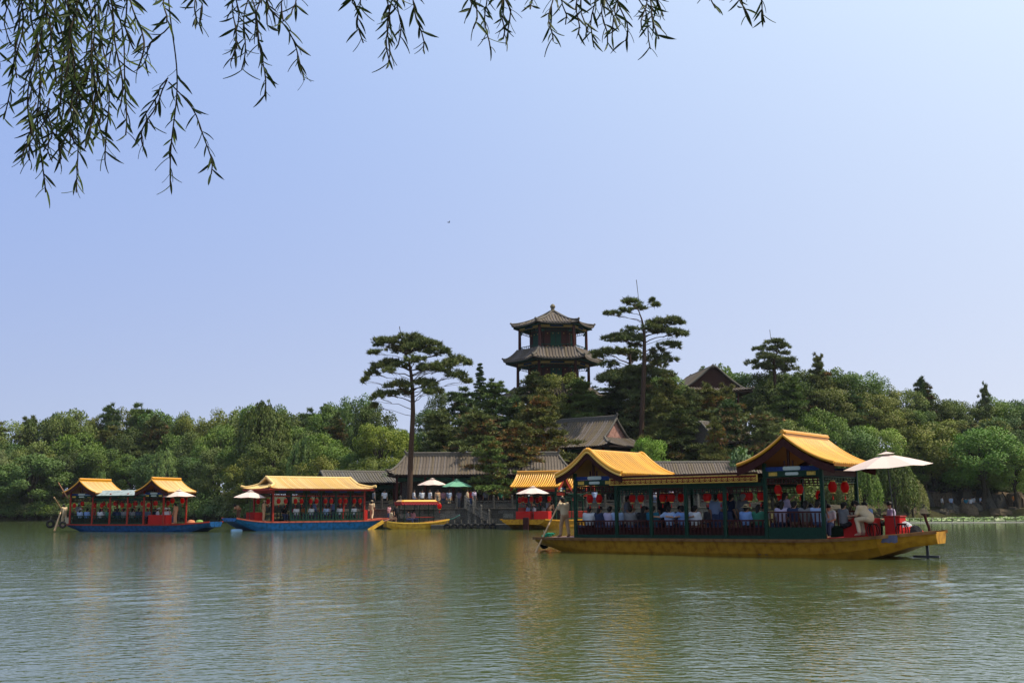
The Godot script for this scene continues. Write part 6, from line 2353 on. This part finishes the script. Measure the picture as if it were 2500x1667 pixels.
func hipped_blue_boat() -> void:
	var turn := deg_to_rad(37)
	var c := at(752, 1288, 96.0)
	c.y = 0.0
	var o := thing("pleasure_boat", "blue hulled pleasure boat with one long hipped golden roof", "boat", c, turn)
	hull(o, hull_line(-7.2, 7.5, 2.15, 0.34, 0.20, 0.72, 0.72, 0.45), mats["hull_blue"], mats["deck_red"], mats["deck_red"])
	tiled_roof(o, {"Lx": 4.95, "Lz": 2.75, "R": 4.0, "tg": 0.45, "y0": 3.45, "H": 0.98, "step": 0.18, "r": 0.06, "plain_ridge": true, "lift": 0.12, "tile": mats["gold_tile_pale"], "under": mats["vermilion"], "gable": mats["gold_tile_pale"], "ridge": mats["gold_tile_pale"], "ends": [-1.0], "inset": 0.5})
	var xs := [-4.2, -2.6, -1.2, 0.2, 1.6, 3.0, 4.4]
	for i in xs.size():
		for z in [1.9, -1.9]:
			column(o, xs[i], z, 0.72, 3.42, 0.075, mats["vermilion"] if i in [0, 6] else mats["boat_green"])
	for z in [1.9, -1.9]:
		var b := Geo.new()
		b.box(Vector3(0.1, 3.22, z), Vector3(8.6, 0.24, 0.1))
		part(o, "painted_beam", b, mats["boat_green"])
		var bl := Geo.new()
		for i in 6:
			bl.box(Vector3((xs[i] + xs[i + 1]) * 0.5, 3.22, z + signf(z) * 0.052), Vector3(0.7, 0.16, 0.012))
		part(o, "beam_ornament", bl, mats["boat_blue"])
		var r := Geo.new()
		r.box(Vector3(0.1, 2.86, z), Vector3(8.5, 0.07, 0.07))
		part(o, "lantern_rail", r, mats["vermilion"])
		for i in 6:
			fret(o, xs[i] + 0.08, xs[i + 1] - 0.08, z, 3.08, mats["maroon"])
			if i > 0:
				rail(o, xs[i] + 0.08, xs[i + 1] - 0.08, z, 0.74, 0.74, 0.3, mats["boat_green"], mats["boat_green"])
		var bench := Geo.new()
		bench.box(Vector3(0.9, 1.16, z - signf(z) * 0.25), Vector3(6.6, 0.05, 0.4))
		part(o, "bench", bench, mats["maroon"])
	for x in [-4.2, 4.4]:
		var b := Geo.new()
		b.box(Vector3(x, 3.21, 0), Vector3(0.1, 0.24, 3.7))
		part(o, "cross_beam", b, mats["vermilion"])
		fret(o, -1.8, 1.8, x, 3.07, mats["maroon"], true)
	var g := "passengers aboard the blue boat with the hipped roof"
	for x in [-1.9, -0.5, 0.9, 2.2, 3.6]:
		var col := pick(["white", "pale blue", "lilac", "white"])
		person("sit", on(o, x, 0.74, 1.5), turn + PI, col, "denim", "passenger in %s top on the near bench of the hipped roof boat" % col, g, "straw" if rng.randf() < 0.3 else "")
	for x in [-1.6, -0.6, 0.3, 1.2, 2.0, 2.7, 3.5]:
		var col := pick(["white", "orange", "red", "pale blue", "lilac", "black"])
		person(pick(["sit", "sit_long"]), on(o, x, 0.74, -1.5), turn, col, "denim", "passenger in %s top on the far bench of the hipped roof boat" % col, g)
	for x in [0.6, 2.4]:
		person("stand", on(o, x, 0.74, 0.0), turn + x, "light blue", "denim", "passenger in light blue standing inside the hipped roof boat", g)
	person("reach", on(o, -4.75, 0.78, 1.3), turn + 0.9, "tan", "tan", "boatman in tan reaching to the red corner column of the hipped roof boat", "", "cap")
	person("stoop", on(o, -6.2, 0.9, -0.5), turn - 1.2, "tan", "brown", "boatman in tan stooping on the bow of the hipped roof boat", "", "", Color(0.012, 0.010, 0.009), 0.95, true)
	person("walk", on(o, 5.9, 0.76, 0.6), turn + 2.4, "beige", "beige", "boatman in pale beige standing at the stern of the hipped roof boat", "", "cap")
	for i in 6:
		for f in [0.3, 0.7]:
			lantern(on(o, lerpf(xs[i], xs[i + 1], f), 2.42, 1.9), 1.05, "red lantern along the rail of the hipped roof boat", "lanterns along the hipped roof boat")
	for z in [-1.1, 0.9]:
		lantern(on(o, -4.2, 2.42, z), 1.05, "red lantern at the bow end of the hipped roof boat", "lanterns at the bow end of the hipped roof boat")
	var tb := thing("red_table", "red cloth table under the bow end of the hipped roof", "table", on(o, -4.9, 0.76, -0.1), turn)
	var t := Geo.new()
	t.bevel(Vector3(0, 0.38, 0), Vector3(0.8, 0.76, 1.8), 0.02)
	part(tb, "cloth", t, mats["red_cloth"])
	tb = thing("red_box", "upright red box at the stern of the hipped roof boat", "box", on(o, 4.6, 0.74, 1.75), turn)
	t = Geo.new()
	t.bevel(Vector3(0, 0.45, 0), Vector3(0.3, 0.9, 0.3), 0.02)
	part(tb, "body", t, mats["red_cloth"])
	parasol(on(o, -5.6, 0.82, 0.4), 2.45, 1.5, mats["canvas"], Vector2(0, -0.02), "pale parasol at the bow of the hipped roof boat", 6, 0.36, turn)
	var fl := thing("pontoon_float", "pale blue float in the water under the bow of the hipped roof boat", "float", on(o, -6.9, 0.02, 0.9), turn)
	var fg := Geo.new()
	fg.lathe(Vector3.ZERO, [[0.0, -0.5], [0.14, -0.45], [0.17, -0.2], [0.17, 0.2], [0.14, 0.45], [0.0, 0.5]], 10, Basis(Vector3.BACK, PI * 0.5))
	part(fl, "body", fg, mat("float_blue", Color(0.25, 0.42, 0.6), 0.6))

func small_yellow_boat() -> void:
	var turn := deg_to_rad(22)
	var c := at(1020, 1283, 101.0)
	c.y = 0.0
	c.z = -98.0
	c.x = across(1018, 98.0)
	var o := thing("rowing_boat", "small yellow rowing boat with a flat yellow canopy and red fringe", "boat", c, turn)
	var s := []
	for i in 13:
		var t := i / 12.0
		var b := clampf((t - 0.45) / 0.55, 0, 1)
		var a := clampf((0.35 - t) / 0.35, 0, 1)
		var dy := 0.50 + 0.28 * b * b + 0.16 * a * a
		s.append([lerpf(-2.9, 2.9, t), 0.95 * (1 - 0.75 * b * b - 0.3 * a * a), 0.7 * (1 - 0.8 * b * b - 0.25 * a * a), dy, -0.2 + (dy - 0.02) * maxf(pow(a, 2.0) * 0.6, pow(b, 2.4) * 0.9)])
	hull(o, s, mat("hull_bright", Color(0.62, 0.36, 0.03), 0.45, "hull"), mats["deck_red"], mat("hull_rim", Color(0.66, 0.40, 0.04), 0.45, "grain"))
	for x in [-1.4, 0.0, 1.3]:
		for z in [0.78, -0.78]:
			var g := Geo.new()
			g.bar(Vector3(x, 0.5, z), Vector3(x, 2.1, z), 0.035, 6)
			part(o, "post", g, mats["boat_green"])
	var r := Geo.new()
	r.bevel(Vector3(-0.05, 2.42, 0), Vector3(3.3, 0.16, 2.0), 0.14)
	part(o, "canopy", r, mats["gold_tile"])
	var e := Geo.new()
	for q in [[0, 1.02, 3.4, 0.05], [0, -1.02, 3.4, 0.05], [1.72, 0, 0.05, 2.1], [-1.72, 0, 0.05, 2.1]]:
		e.box(Vector3(q[0] - 0.05, 2.27, q[1]), Vector3(q[2], 0.16, q[3]))
	part(o, "valance", e, mats["vermilion"])
	var f := Geo.new()
	for sd in [1.02, -1.02]:
		for i in 14:
			f.tube(PackedVector3Array([Vector3(-1.7 + i * 0.243, 2.2, sd), Vector3(-1.58 + i * 0.243, 2.08, sd), Vector3(-1.46 + i * 0.243, 2.2, sd)]), PackedFloat32Array([0.05]), 5)
	for sd in [-1.74, 1.68]:
		for i in 8:
			f.tube(PackedVector3Array([Vector3(sd, 2.2, -1.0 + i * 0.25), Vector3(sd, 2.08, -0.87 + i * 0.25), Vector3(sd, 2.2, -0.75 + i * 0.25)]), PackedFloat32Array([0.05]), 5)
	part(o, "fringe", f, mat("fringe_pink", Color(0.46, 0.05, 0.07), 0.8, "fine"))
	var rl := Geo.new()
	rl.box(Vector3(0.5, 1.0, 0.78), Vector3(1.7, 0.06, 0.05))
	rl.box(Vector3(0.5, 1.0, -0.78), Vector3(1.7, 0.06, 0.05))
	part(o, "side_rail", rl, mats["vermilion"])
	lantern(on(o, 1.75, 1.95, 1.0), 1.25, "red lantern at the canopy corner of the small rowing boat", "")
	person("sit", on(o, -2.35, 0.36, 0.0), turn + PI * 0.5, "beige", "tan", "rower in pale shirt bending over the oar of the small rowing boat", "", "")
	person("sit", on(o, -0.9, 0.32, 0.2), turn + 1.2, "grey", "denim", "passenger in grey seated in the small rowing boat")
	person("sit_long", on(o, -0.3, 0.32, -0.2), turn + 2.0, "pink", "denim", "passenger in pink seated in the small rowing boat")
	var oar := thing("sculling_oar", "long yellow bladed oar trailing from the small rowing boat", "oar", Vector3.ZERO)
	var og := Geo.new()
	var h := on(o, -1.9, 1.05, 0.1)
	var piv := on(o, -3.1, 0.66, 0.2)
	var tip := at(899, 1287, 96.0)
	tip.y = -0.1
	og.bar(h, piv, 0.035, 7, 0.04)
	part(oar, "shaft", og, mat("oar_pink", Color(0.4, 0.19, 0.13), 0.7))
	og = Geo.new()
	var dir := (tip - piv).normalized()
	og.box((tip + piv) * 0.5, Vector3(piv.distance_to(tip), 0.30, 0.05), Basis(dir, Vector3.UP, dir.cross(Vector3.UP)).orthonormalized())
	part(oar, "blade", og, mats["hull_bright"])
	var rope := thing("mooring_rope", "green mooring rope from the small rowing boat to the landing", "rope", Vector3.ZERO)
	var rg := Geo.new()
	var bow := on(o, 2.9, 0.76, 0)
	rg.tube(PackedVector3Array([bow, bow.lerp(at(1122, 1257, 97.5), 0.5) + Vector3(0, -0.1, 0), at(1122, 1257, 97.5)]), PackedFloat32Array([0.03]), 5)
	part(rope, "line", rg, mat("teal_rope", Color(0.10, 0.30, 0.24), 0.8))

func middle_yellow_boat() -> void:
	var turn := deg_to_rad(-112)
	var near := at(1278, 1290, 91.0)
	near.y = 0
	var c := near - Basis(Vector3.UP, turn) * Vector3(6.4, 0, 0)
	var cols := [-5.6, -3.6, -2.0, -0.4, 1.2, 3.6].map(func(u): return u - 0.2)
	var o := pavilion_boat({
		"label": "yellow hulled boat moored end on beside the landing with two golden roofs", "at": c, "turn": turn, "W": 1.75, "deck": 0.72,
		"hull": hull_line(-7.4, 6.6, 2.25, 0.1, 0.12, 0.72, 0.6, 0.86), "hull_mat": mats["hull_yellow"], "deck_mat": mats["deck_pink"], "rail_mat": mats["hull_yellow"],
		"cols": cols, "col_mat": mats["boat_green"], "roof1": [-4.8, 3.45, 1.5, 1.0, false, false], "roof2": [2.2, 3.5, 1.7, 1.15, false, false],
		"tile": mats["gold_tile"], "ridge_mat": mats["gold_ridge"], "barge": mats["vermilion"], "step": 0.2, "fret_mat": mats["vermilion"], "canopy": 3.0, "crown": 0.15, "canopy_mat": mats["maroon"], "frieze": false, "rail_color": mats["vermilion"], "open": [4],
	})
	var y := 0.74
	for z in [-0.9, 0.7]:
		var tb := thing("red_table", "red cloth table on the near deck of the moored yellow boat", "table", on(o, 4.3, y, z), turn, "red tables on the moored yellow boat")
		var t := Geo.new()
		t.bevel(Vector3(0, 0.37, 0), Vector3(0.8, 0.74, 1.3), 0.02)
		part(tb, "cloth", t, mats["red_cloth"])
	parasol(on(o, 4.4, y, -0.1), 2.75, 1.5, mats["canvas"], Vector2(0, 0), "pale parasol on the near deck of the moored yellow boat", 8, 0.36, 0.3)
	person("stoop", on(o, 3.7, y, -1.3), turn - 1.9, "brown", "brown", "boatman in brown bent over a table on the moored yellow boat")
	person("sit", on(o, 3.4, y, 0.2), turn + 0.4, "white", "denim", "guest with a straw hat behind a red table on the moored yellow boat", "", "straw")
	person("sit", on(o, 3.0, y, 0.9), turn, "pale blue", "denim", "guest in pale blue under the roof of the moored yellow boat")
	person("sit_long", on(o, 2.4, y, -0.3), turn, "grey", "denim", "guest in grey under the roof of the moored yellow boat")
	person("stand", on(o, -2.2, y, 1.0), turn + 1.0, "white", "black", "passenger in white standing amidships on the moored yellow boat")
	for x in [-1.2, 0.2, 1.6, 3.0]:
		lantern(on(o, x, 2.42, 1.65), 1.2, "red lantern on the open side of the moored yellow boat", "lanterns on the moored yellow boat")
	for z in [-1.2, -0.4, 0.4, 1.2]:
		lantern(on(o, 3.45, 2.5, z), 1.1, "red lantern under the near roof of the moored yellow boat", "lanterns under the near roof of the moored yellow boat")
	var rd := Geo.new()
	rd.bevel(Vector3(6.72, 0.35, -0.35), Vector3(0.14, 1.3, 0.5), 0.03)
	part(o, "rudder", rd, mats["maroon"])
	for q in [[3.6, 1.75, "folding green sided chair on the moored yellow boat"], [2.3, 1.75, "green sided chair farther along the moored yellow boat"]]:
		var ch := thing("chair", q[2], "chair", on(o, q[0], y, q[1] - 0.35), turn + PI * 0.5)
		var g := Geo.new()
		g.box(Vector3(0, 0.45, 0), Vector3(0.5, 0.04, 0.45))
		part(ch, "seat", g, mats["boat_green"])
		g = Geo.new()
		g.box(Vector3(0, 0.8, -0.22), Vector3(0.5, 0.5, 0.04))
		part(ch, "backrest", g, mats["vermilion"])
		for k in [[-0.22, -0.2], [0.22, -0.2], [-0.22, 0.2], [0.22, 0.2]]:
			g = Geo.new()
			g.box(Vector3(k[0], 0.22, k[1]), Vector3(0.04, 0.44, 0.04))
			part(ch, "leg", g, mat("chair_white", Color(0.5, 0.5, 0.46), 0.6))

# ------------------------------------------------------------------ people ashore
func build_people_ashore() -> void:
	var y := 1.75
	var g := "visitors on the stone terrace"
	# on the terrace and the landing stairs: point of the picture, depth, pose, colours
	var list := [[938, 103.5, "stand", "white", "black", 0.4], [912, 104.5, "stand", "grey", "black", 2.0], [1010, 103, "walk", "white", "denim", 1.9], [1030, 103.4, "stand", "white", "black", 0.2], [1049, 103.2, "walk", "white", "grey", -1.0], [1068, 103, "stand_long", "tan", "beige", 0.4], [1096, 106, "stand", "pale blue", "beige", 0.3], [1120, 105, "stand", "lilac", "grey", -0.4], [1141, 102.8, "walk", "beige", "grey", 1.5], [1150, 104, "stand_long", "red", "denim", 0.3], [1158, 102.6, "stand", "lilac", "black", 0.8], [1186, 104.5, "stand", "grey", "black", 0.0], [1222, 104, "stand", "green", "black", 0.4], [1082, 107, "stand_long", "pink", "denim", 0.2], [1290, 104, "stand", "white", "denim", 0.2], [1420, 104, "walk", "white", "black", 1.4], [1452, 104.5, "stand", "pale blue", "denim", 0.0], [1600, 104, "walk", "white", "denim", -1.4], [1640, 104, "stand", "lilac", "black", 0.6]]
	for q in list:
		person(q[2], Vector3(across(q[0], q[1]), y, -q[1]), q[5], q[3], q[4], "visitor in %s top and %s trousers on the stone terrace" % [q[3], q[4]], g)
	# beside the hipped boat's stern, on the lower quay
	var quay := thing("lower_quay", "low stone quay between the hipped blue boat and the rowing boat", "quay", Vector3(across(968, 99.9), 0, -100.0))
	var qg := Geo.new()
	qg.bevel(Vector3(0, -0.05, 0), Vector3(2.1, 0.9, 1.6), 0.04)
	part(quay, "slab", qg, mats["stone_dark"])
	person("walk", Vector3(across(950, 99.8), 0.4, -99.8), 1.2, "pink", "denim", "woman in long blue skirt walking on the low quay")
	person("stand", Vector3(across(968, 99.6), 0.4, -99.6), 0.6, "black", "black", "woman in a black dress standing on the low quay", "", "", Color(0.05, 0.02, 0.01))
	var p := Vector3(across(1053, 102.2), 0, -104.2)
	parasol(Vector3(across(1055, 104.6), y, -104.6), 2.75, 1.42, mats["canvas"], Vector2.ZERO, "pale pink parasol on the stone terrace", 8, 0.4, 0.2)
	parasol(Vector3(across(1115, 104.0), y, -104.0), 2.62, 1.45, mats["canvas_green"], Vector2.ZERO, "green parasol on the stone terrace", 6, 0.42, 0.1)
	# on the rocky bank behind the lotus bed
	g = "walkers on the rocky bank behind the lotus bed"
	for q in [[2302, 140.5, "white", "olive", 1.4], [2324, 141, "pale blue", "denim", 0.2], [2352, 141, "tan", "navy", 1.2], [2371, 140.5, "white", "black", -0.6], [2379, 141.2, "white", "navy", 2.0], [2397, 141, "pale blue", "denim", 0.8], [2360, 140.4, "teal", "denim", 0.1], [2478, 141.5, "orange", "black", 0.5]]:
		var x := across(q[0], q[1])
		var gy := maxf(land(x, -q[1]), 0.6)
		person(pick(["stand", "walk"]), Vector3(x, gy, -q[1]), q[4], q[2], q[3], "walker in %s top and %s trousers on the rocky bank" % [q[2], q[3]], g)
	# on the path across the lake
	g = "people on the path across the lake"
	for q in [[20, 179, "grey"], [37, 179, "white"], [50, 179.5, "navy"], [556, 153.5, "white"], [566, 153.5, "pale blue"], [602, 150, "white"]]:
		var x := across(q[0], q[1])
		person("stand", Vector3(x, land(x, -q[1]), -q[1]), rng.randf() * TAU, q[2], "navy", "walker in %s top on the path across the lake" % q[2], g)

# ------------------------------------------------------------------ the willow the picture is taken under
func build_willow() -> void:
	var o := thing("weeping_willow", "weeping willow overhead whose leafy twigs hang into view", "tree", Vector3(-7.5, 0.4, -2.0))
	var here := o.position
	var bark_m := mat("willow_bark", Color(0.07, 0.055, 0.04), 0.95, "stone")
	var t := Geo.new()
	limb(t, Vector3(0, -1.2, 0), Vector3(0.6, 4.2, -0.4), 0.42, 0.0, 0.32)
	limb(t, Vector3(0.6, 4.2, -0.4), Vector3(3.0, 7.4, -2.6), 0.28, 0.05, 0.14)
	limb(t, Vector3(0.6, 4.2, -0.4), Vector3(-1.5, 7.6, 0.6), 0.26, 0.05, 0.12)
	limb(t, Vector3(3.0, 7.4, -2.6), Vector3(6.0, 7.3, -3.6), 0.13, 0.08, 0.07)
	limb(t, Vector3(6.0, 7.3, -3.6), Vector3(9.6, 6.7, -3.9), 0.07, 0.05, 0.03)
	part(o, "trunk", t, bark_m)
	# leaf: a slender blade bent along its length
	var lf := Geo.new()
	var pts := []
	for i in 6:
		var s := i / 5.0
		var w := 0.0068 * pow(sin(PI * clampf(s * 0.94 + 0.05, 0, 1)), 0.8)
		pts.append([Vector3(0, -0.092 * s, -0.018 * s * s), w if i < 5 else 0.0])
	for i in 5:
		var a: Vector3 = pts[i][0]
		var b: Vector3 = pts[i + 1][0]
		var wa := Vector3(pts[i][1], 0, 0)
		var wb := Vector3(pts[i + 1][1], 0, 0)
		var cup := Vector3(0, 0, 0.003)
		lf.quad(a, b, b + wb + cup, a + wa + cup)
		lf.quad(b, a, a - wa + cup, b - wb + cup)
	var greens := []
	var leaf_colors := [Color(0.038, 0.055, 0.018), Color(0.050, 0.072, 0.022), Color(0.034, 0.046, 0.019)]
	for c in leaf_colors:
		var m := mat("willow_leaf_%d" % greens.size(), c, 0.5)
		m.cull_mode = BaseMaterial3D.CULL_DISABLED
		m.backlight_enabled = true
		m.backlight = Color(0.45, 0.5, 0.2)
		greens.append(m)
	var leaf_mesh := lf.commit(greens[0])
	var rest := []
	var made := 0
	var rest_of := [[], [], []]
	# hanging twigs: [start x, start y, end x, end y in the picture, depth, side twigs]
	var tw := []
	for q in [[30, -60, 20, 110], [60, -60, 40, 190], [95, -60, 10, 290], [120, -60, 95, 240], [150, -60, 105, 470], [165, -60, 190, 470], [185, -60, 140, 330], [210, -60, 150, 400], [235, -60, 260, 390], [250, -60, 300, 330], [270, -60, 240, 300], [140, -60, 60, 230], [200, -60, 230, 250], [170, -60, 180, 300], [110, -60, 150, 260], [80, -60, 130, 200], [290, -60, 338, 170], [300, -60, 320, 120], [130, -60, 70, 330], [220, -60, 205, 360], [160, -60, 220, 330], [245, -60, 290, 260],
			[395, -60, 400, 55], [412, -60, 415, 455], [412, 190, 360, 300], [414, 200, 510, 425], [413, 195, 345, 365], [415, 60, 350, 155], [470, -60, 475, 60], [455, -60, 490, 58],
			[560, -60, 565, 150], [575, -60, 580, 120], [590, -60, 640, 235], [600, -60, 745, 195], [610, -60, 590, 170], [625, -60, 655, 60], [690, -60, 685, 52], [700, -60, 715, 35], [640, -60, 620, 90],
			[878, -60, 882, 105], [865, -60, 868, 20], [940, -60, 948, 145], [955, -60, 945, 155], [980, -60, 1030, 125], [975, -60, 975, 110],
			[1150, -60, 1145, 30], [1180, -60, 1192, 122], [1170, -60, 1160, 70], [1215, -60, 1245, 75], [1225, -60, 1225, 95], [1290, -60, 1300, 22],
			[1350, -60, 1345, 100], [1370, -60, 1380, 60], [1400, -60, 1430, 80], [1420, -60, 1410, 85], [1450, -60, 1445, 115], [1470, -60, 1480, 105], [1490, -60, 1530, 100], [1500, -60, 1510, 60], [1530, -60, 1590, 120], [1550, -60, 1605, 95], [1570, -60, 1615, 40], [1460, -60, 1500, 90], [1580, -60, 1570, 70],
			[1720, -60, 1742, 20], [1815, -60, 1820, 35], [1820, -60, 1865, 55]]:
		tw.append(q)
	var depth := 0.0
	for k in 9:
		var x0 := rng.randf_range(20, 290)
		tw.append([x0, -60, x0 + rng.randf_range(-70, 60), rng.randf_range(90, 300)])
	for k in 14:
		var x0 := rng.randf_range(60, 280)
		var y0 := rng.randf_range(120, 260)
		tw.append([x0, y0, x0 + rng.randf_range(-75, 75), y0 + rng.randf_range(70, 150)])
	for q in tw:
		depth = rng.randf_range(4.9, 5.9)
		if q[0] < 320:
			depth = rng.randf_range(4.6, 6.2)
		var a := at(q[0], q[1], depth) - here
		var b := at(q[2], q[3], depth + rng.randf_range(-0.25, 0.25)) - here
		var path := PackedVector3Array()
		var len_ := a.distance_to(b)
		var n := maxi(4, int(len_ / 0.05))
		var wob := rand_dir() * 0.03 * len_
		for i in n + 1:
			var s := float(i) / n
			# hangs: leaves the start outwards, then turns downwards
			path.append(Vector3(lerpf(a.x, b.x, sin(s * PI * 0.5)) + 0.012 * sin(s * 9.0 + q[0]), lerpf(a.y, b.y, s), lerpf(a.z, b.z, s)) + wob * sin(s * PI))
		if q[1] < 0:
			path.insert(0, path[0] + Vector3(rng.randf_range(-0.08, 0.08), 0.5, 0))
			path.insert(0, path[0] + Vector3(rng.randf_range(-0.1, 0.1), 0.7, rng.randf_range(-0.1, 0.1)))
		var g := Geo.new()
		g.tube(path, PackedFloat32Array([0.0038]), 5)
		var br := part(o, "twig", g, bark_m)
		var turn := rng.randf() * TAU
		var last := path.size() - 1
		for i in range(1, path.size()):
			var s := float(i) / last
			# bare stretch on the long twig in the middle
			if q[3] == 455 and s < 0.46 and s > 0.12:
				continue
			var dense := 2 if q[0] < 300 or s > 0.35 else 1
			for e in dense:
				turn += 2.4
				var side := Vector3(cos(turn), 0, sin(turn) * 0.8)
				var dir := (path[i] - path[i - 1]).normalized()
				var axis := (dir * rng.randf_range(0.7, 1.1) + side * rng.randf_range(0.3, 1.25)).normalized()
				var x := axis.cross(rand_dir()).normalized()
				var k := rng.randf_range(0.68, 1.25)
				var bas := Basis(x, -axis, x.cross(-axis)).scaled_local(Vector3(k, k, k))
				var tr := Transform3D(bas, path[i].lerp(path[i - 1], rng.randf()))
				var hue := rng.randi() % 3
				if path[i].y + here.y > at(q[0], 0.0, depth).y + 0.05 or made >= 300 or rng.randf() < 0.55:
					rest_of[hue].append(tr)
				else:
					made += 1
					put(br, "leaf", leaf_mesh, greens[hue]).transform = tr
	var r := Geo.new()
	for hue in 3:
		for tr: Transform3D in rest_of[hue]:
			for i in lf.v.size():
				r.v.append(tr * lf.v[i])
				r.n.append((tr.basis * lf.n[i]).normalized())
				r.c.append(leaf_colors[hue])
	part(o, "foliage", r, leafy("willow_foliage", 0.45)).set_meta("kind", "stuff")
	# the crown above the picture, which shades the hanging twigs
	var cr := Geo.new()
	for k in 150:
		var c := Vector3(rng.randf_range(-9.5, 1.6), rng.randf_range(6.4, 8.6), rng.randf_range(-7.2, 0.5)) - here
		blob(cr, c, Vector3(0.8, 0.45, 0.8), 70, 0.14, Color(0.055, 0.08, 0.025))
	part(o, "crown", cr, leafy("leaf_0.50", 0.5))

func build_bird() -> void:
	var o := thing("bird", "tiny dark bird flying in the open sky", "bird", at(1095, 543, 60.0), 0.6)
	var g := Geo.new()
	g.tube(PackedVector3Array([Vector3(-0.09, 0, 0), Vector3(-0.04, 0, 0), Vector3(0.03, 0.005, 0), Vector3(0.08, 0.01, 0), Vector3(0.10, 0.008, 0)]), PackedFloat32Array([0.008, 0.018, 0.022, 0.014, 0.003]), 7)
	g.tri(Vector3(-0.06, 0, 0.008), Vector3(-0.06, 0, -0.008), Vector3(-0.14, 0.0, 0.02))
	for s in [-1.0, 1.0]:
		var a := Vector3(0.045, 0.01, 0)
		var b := Vector3(0.05, 0.05, s * 0.07)
		var c := Vector3(-0.02, 0.07, s * 0.17)
		var d := Vector3(-0.01, 0.04, s * 0.07)
		var e := Vector3(-0.02, 0.005, 0)
		if s > 0:
			g.quad(a, b, d, e)
			g.tri(b, c, d)
		else:
			g.quad(b, a, e, d)
			g.tri(c, b, d)
	var m := mat("bird_dark", Color(0.02, 0.02, 0.022), 0.8)
	m.cull_mode = BaseMaterial3D.CULL_DISABLED
	part(o, "body", g, m)
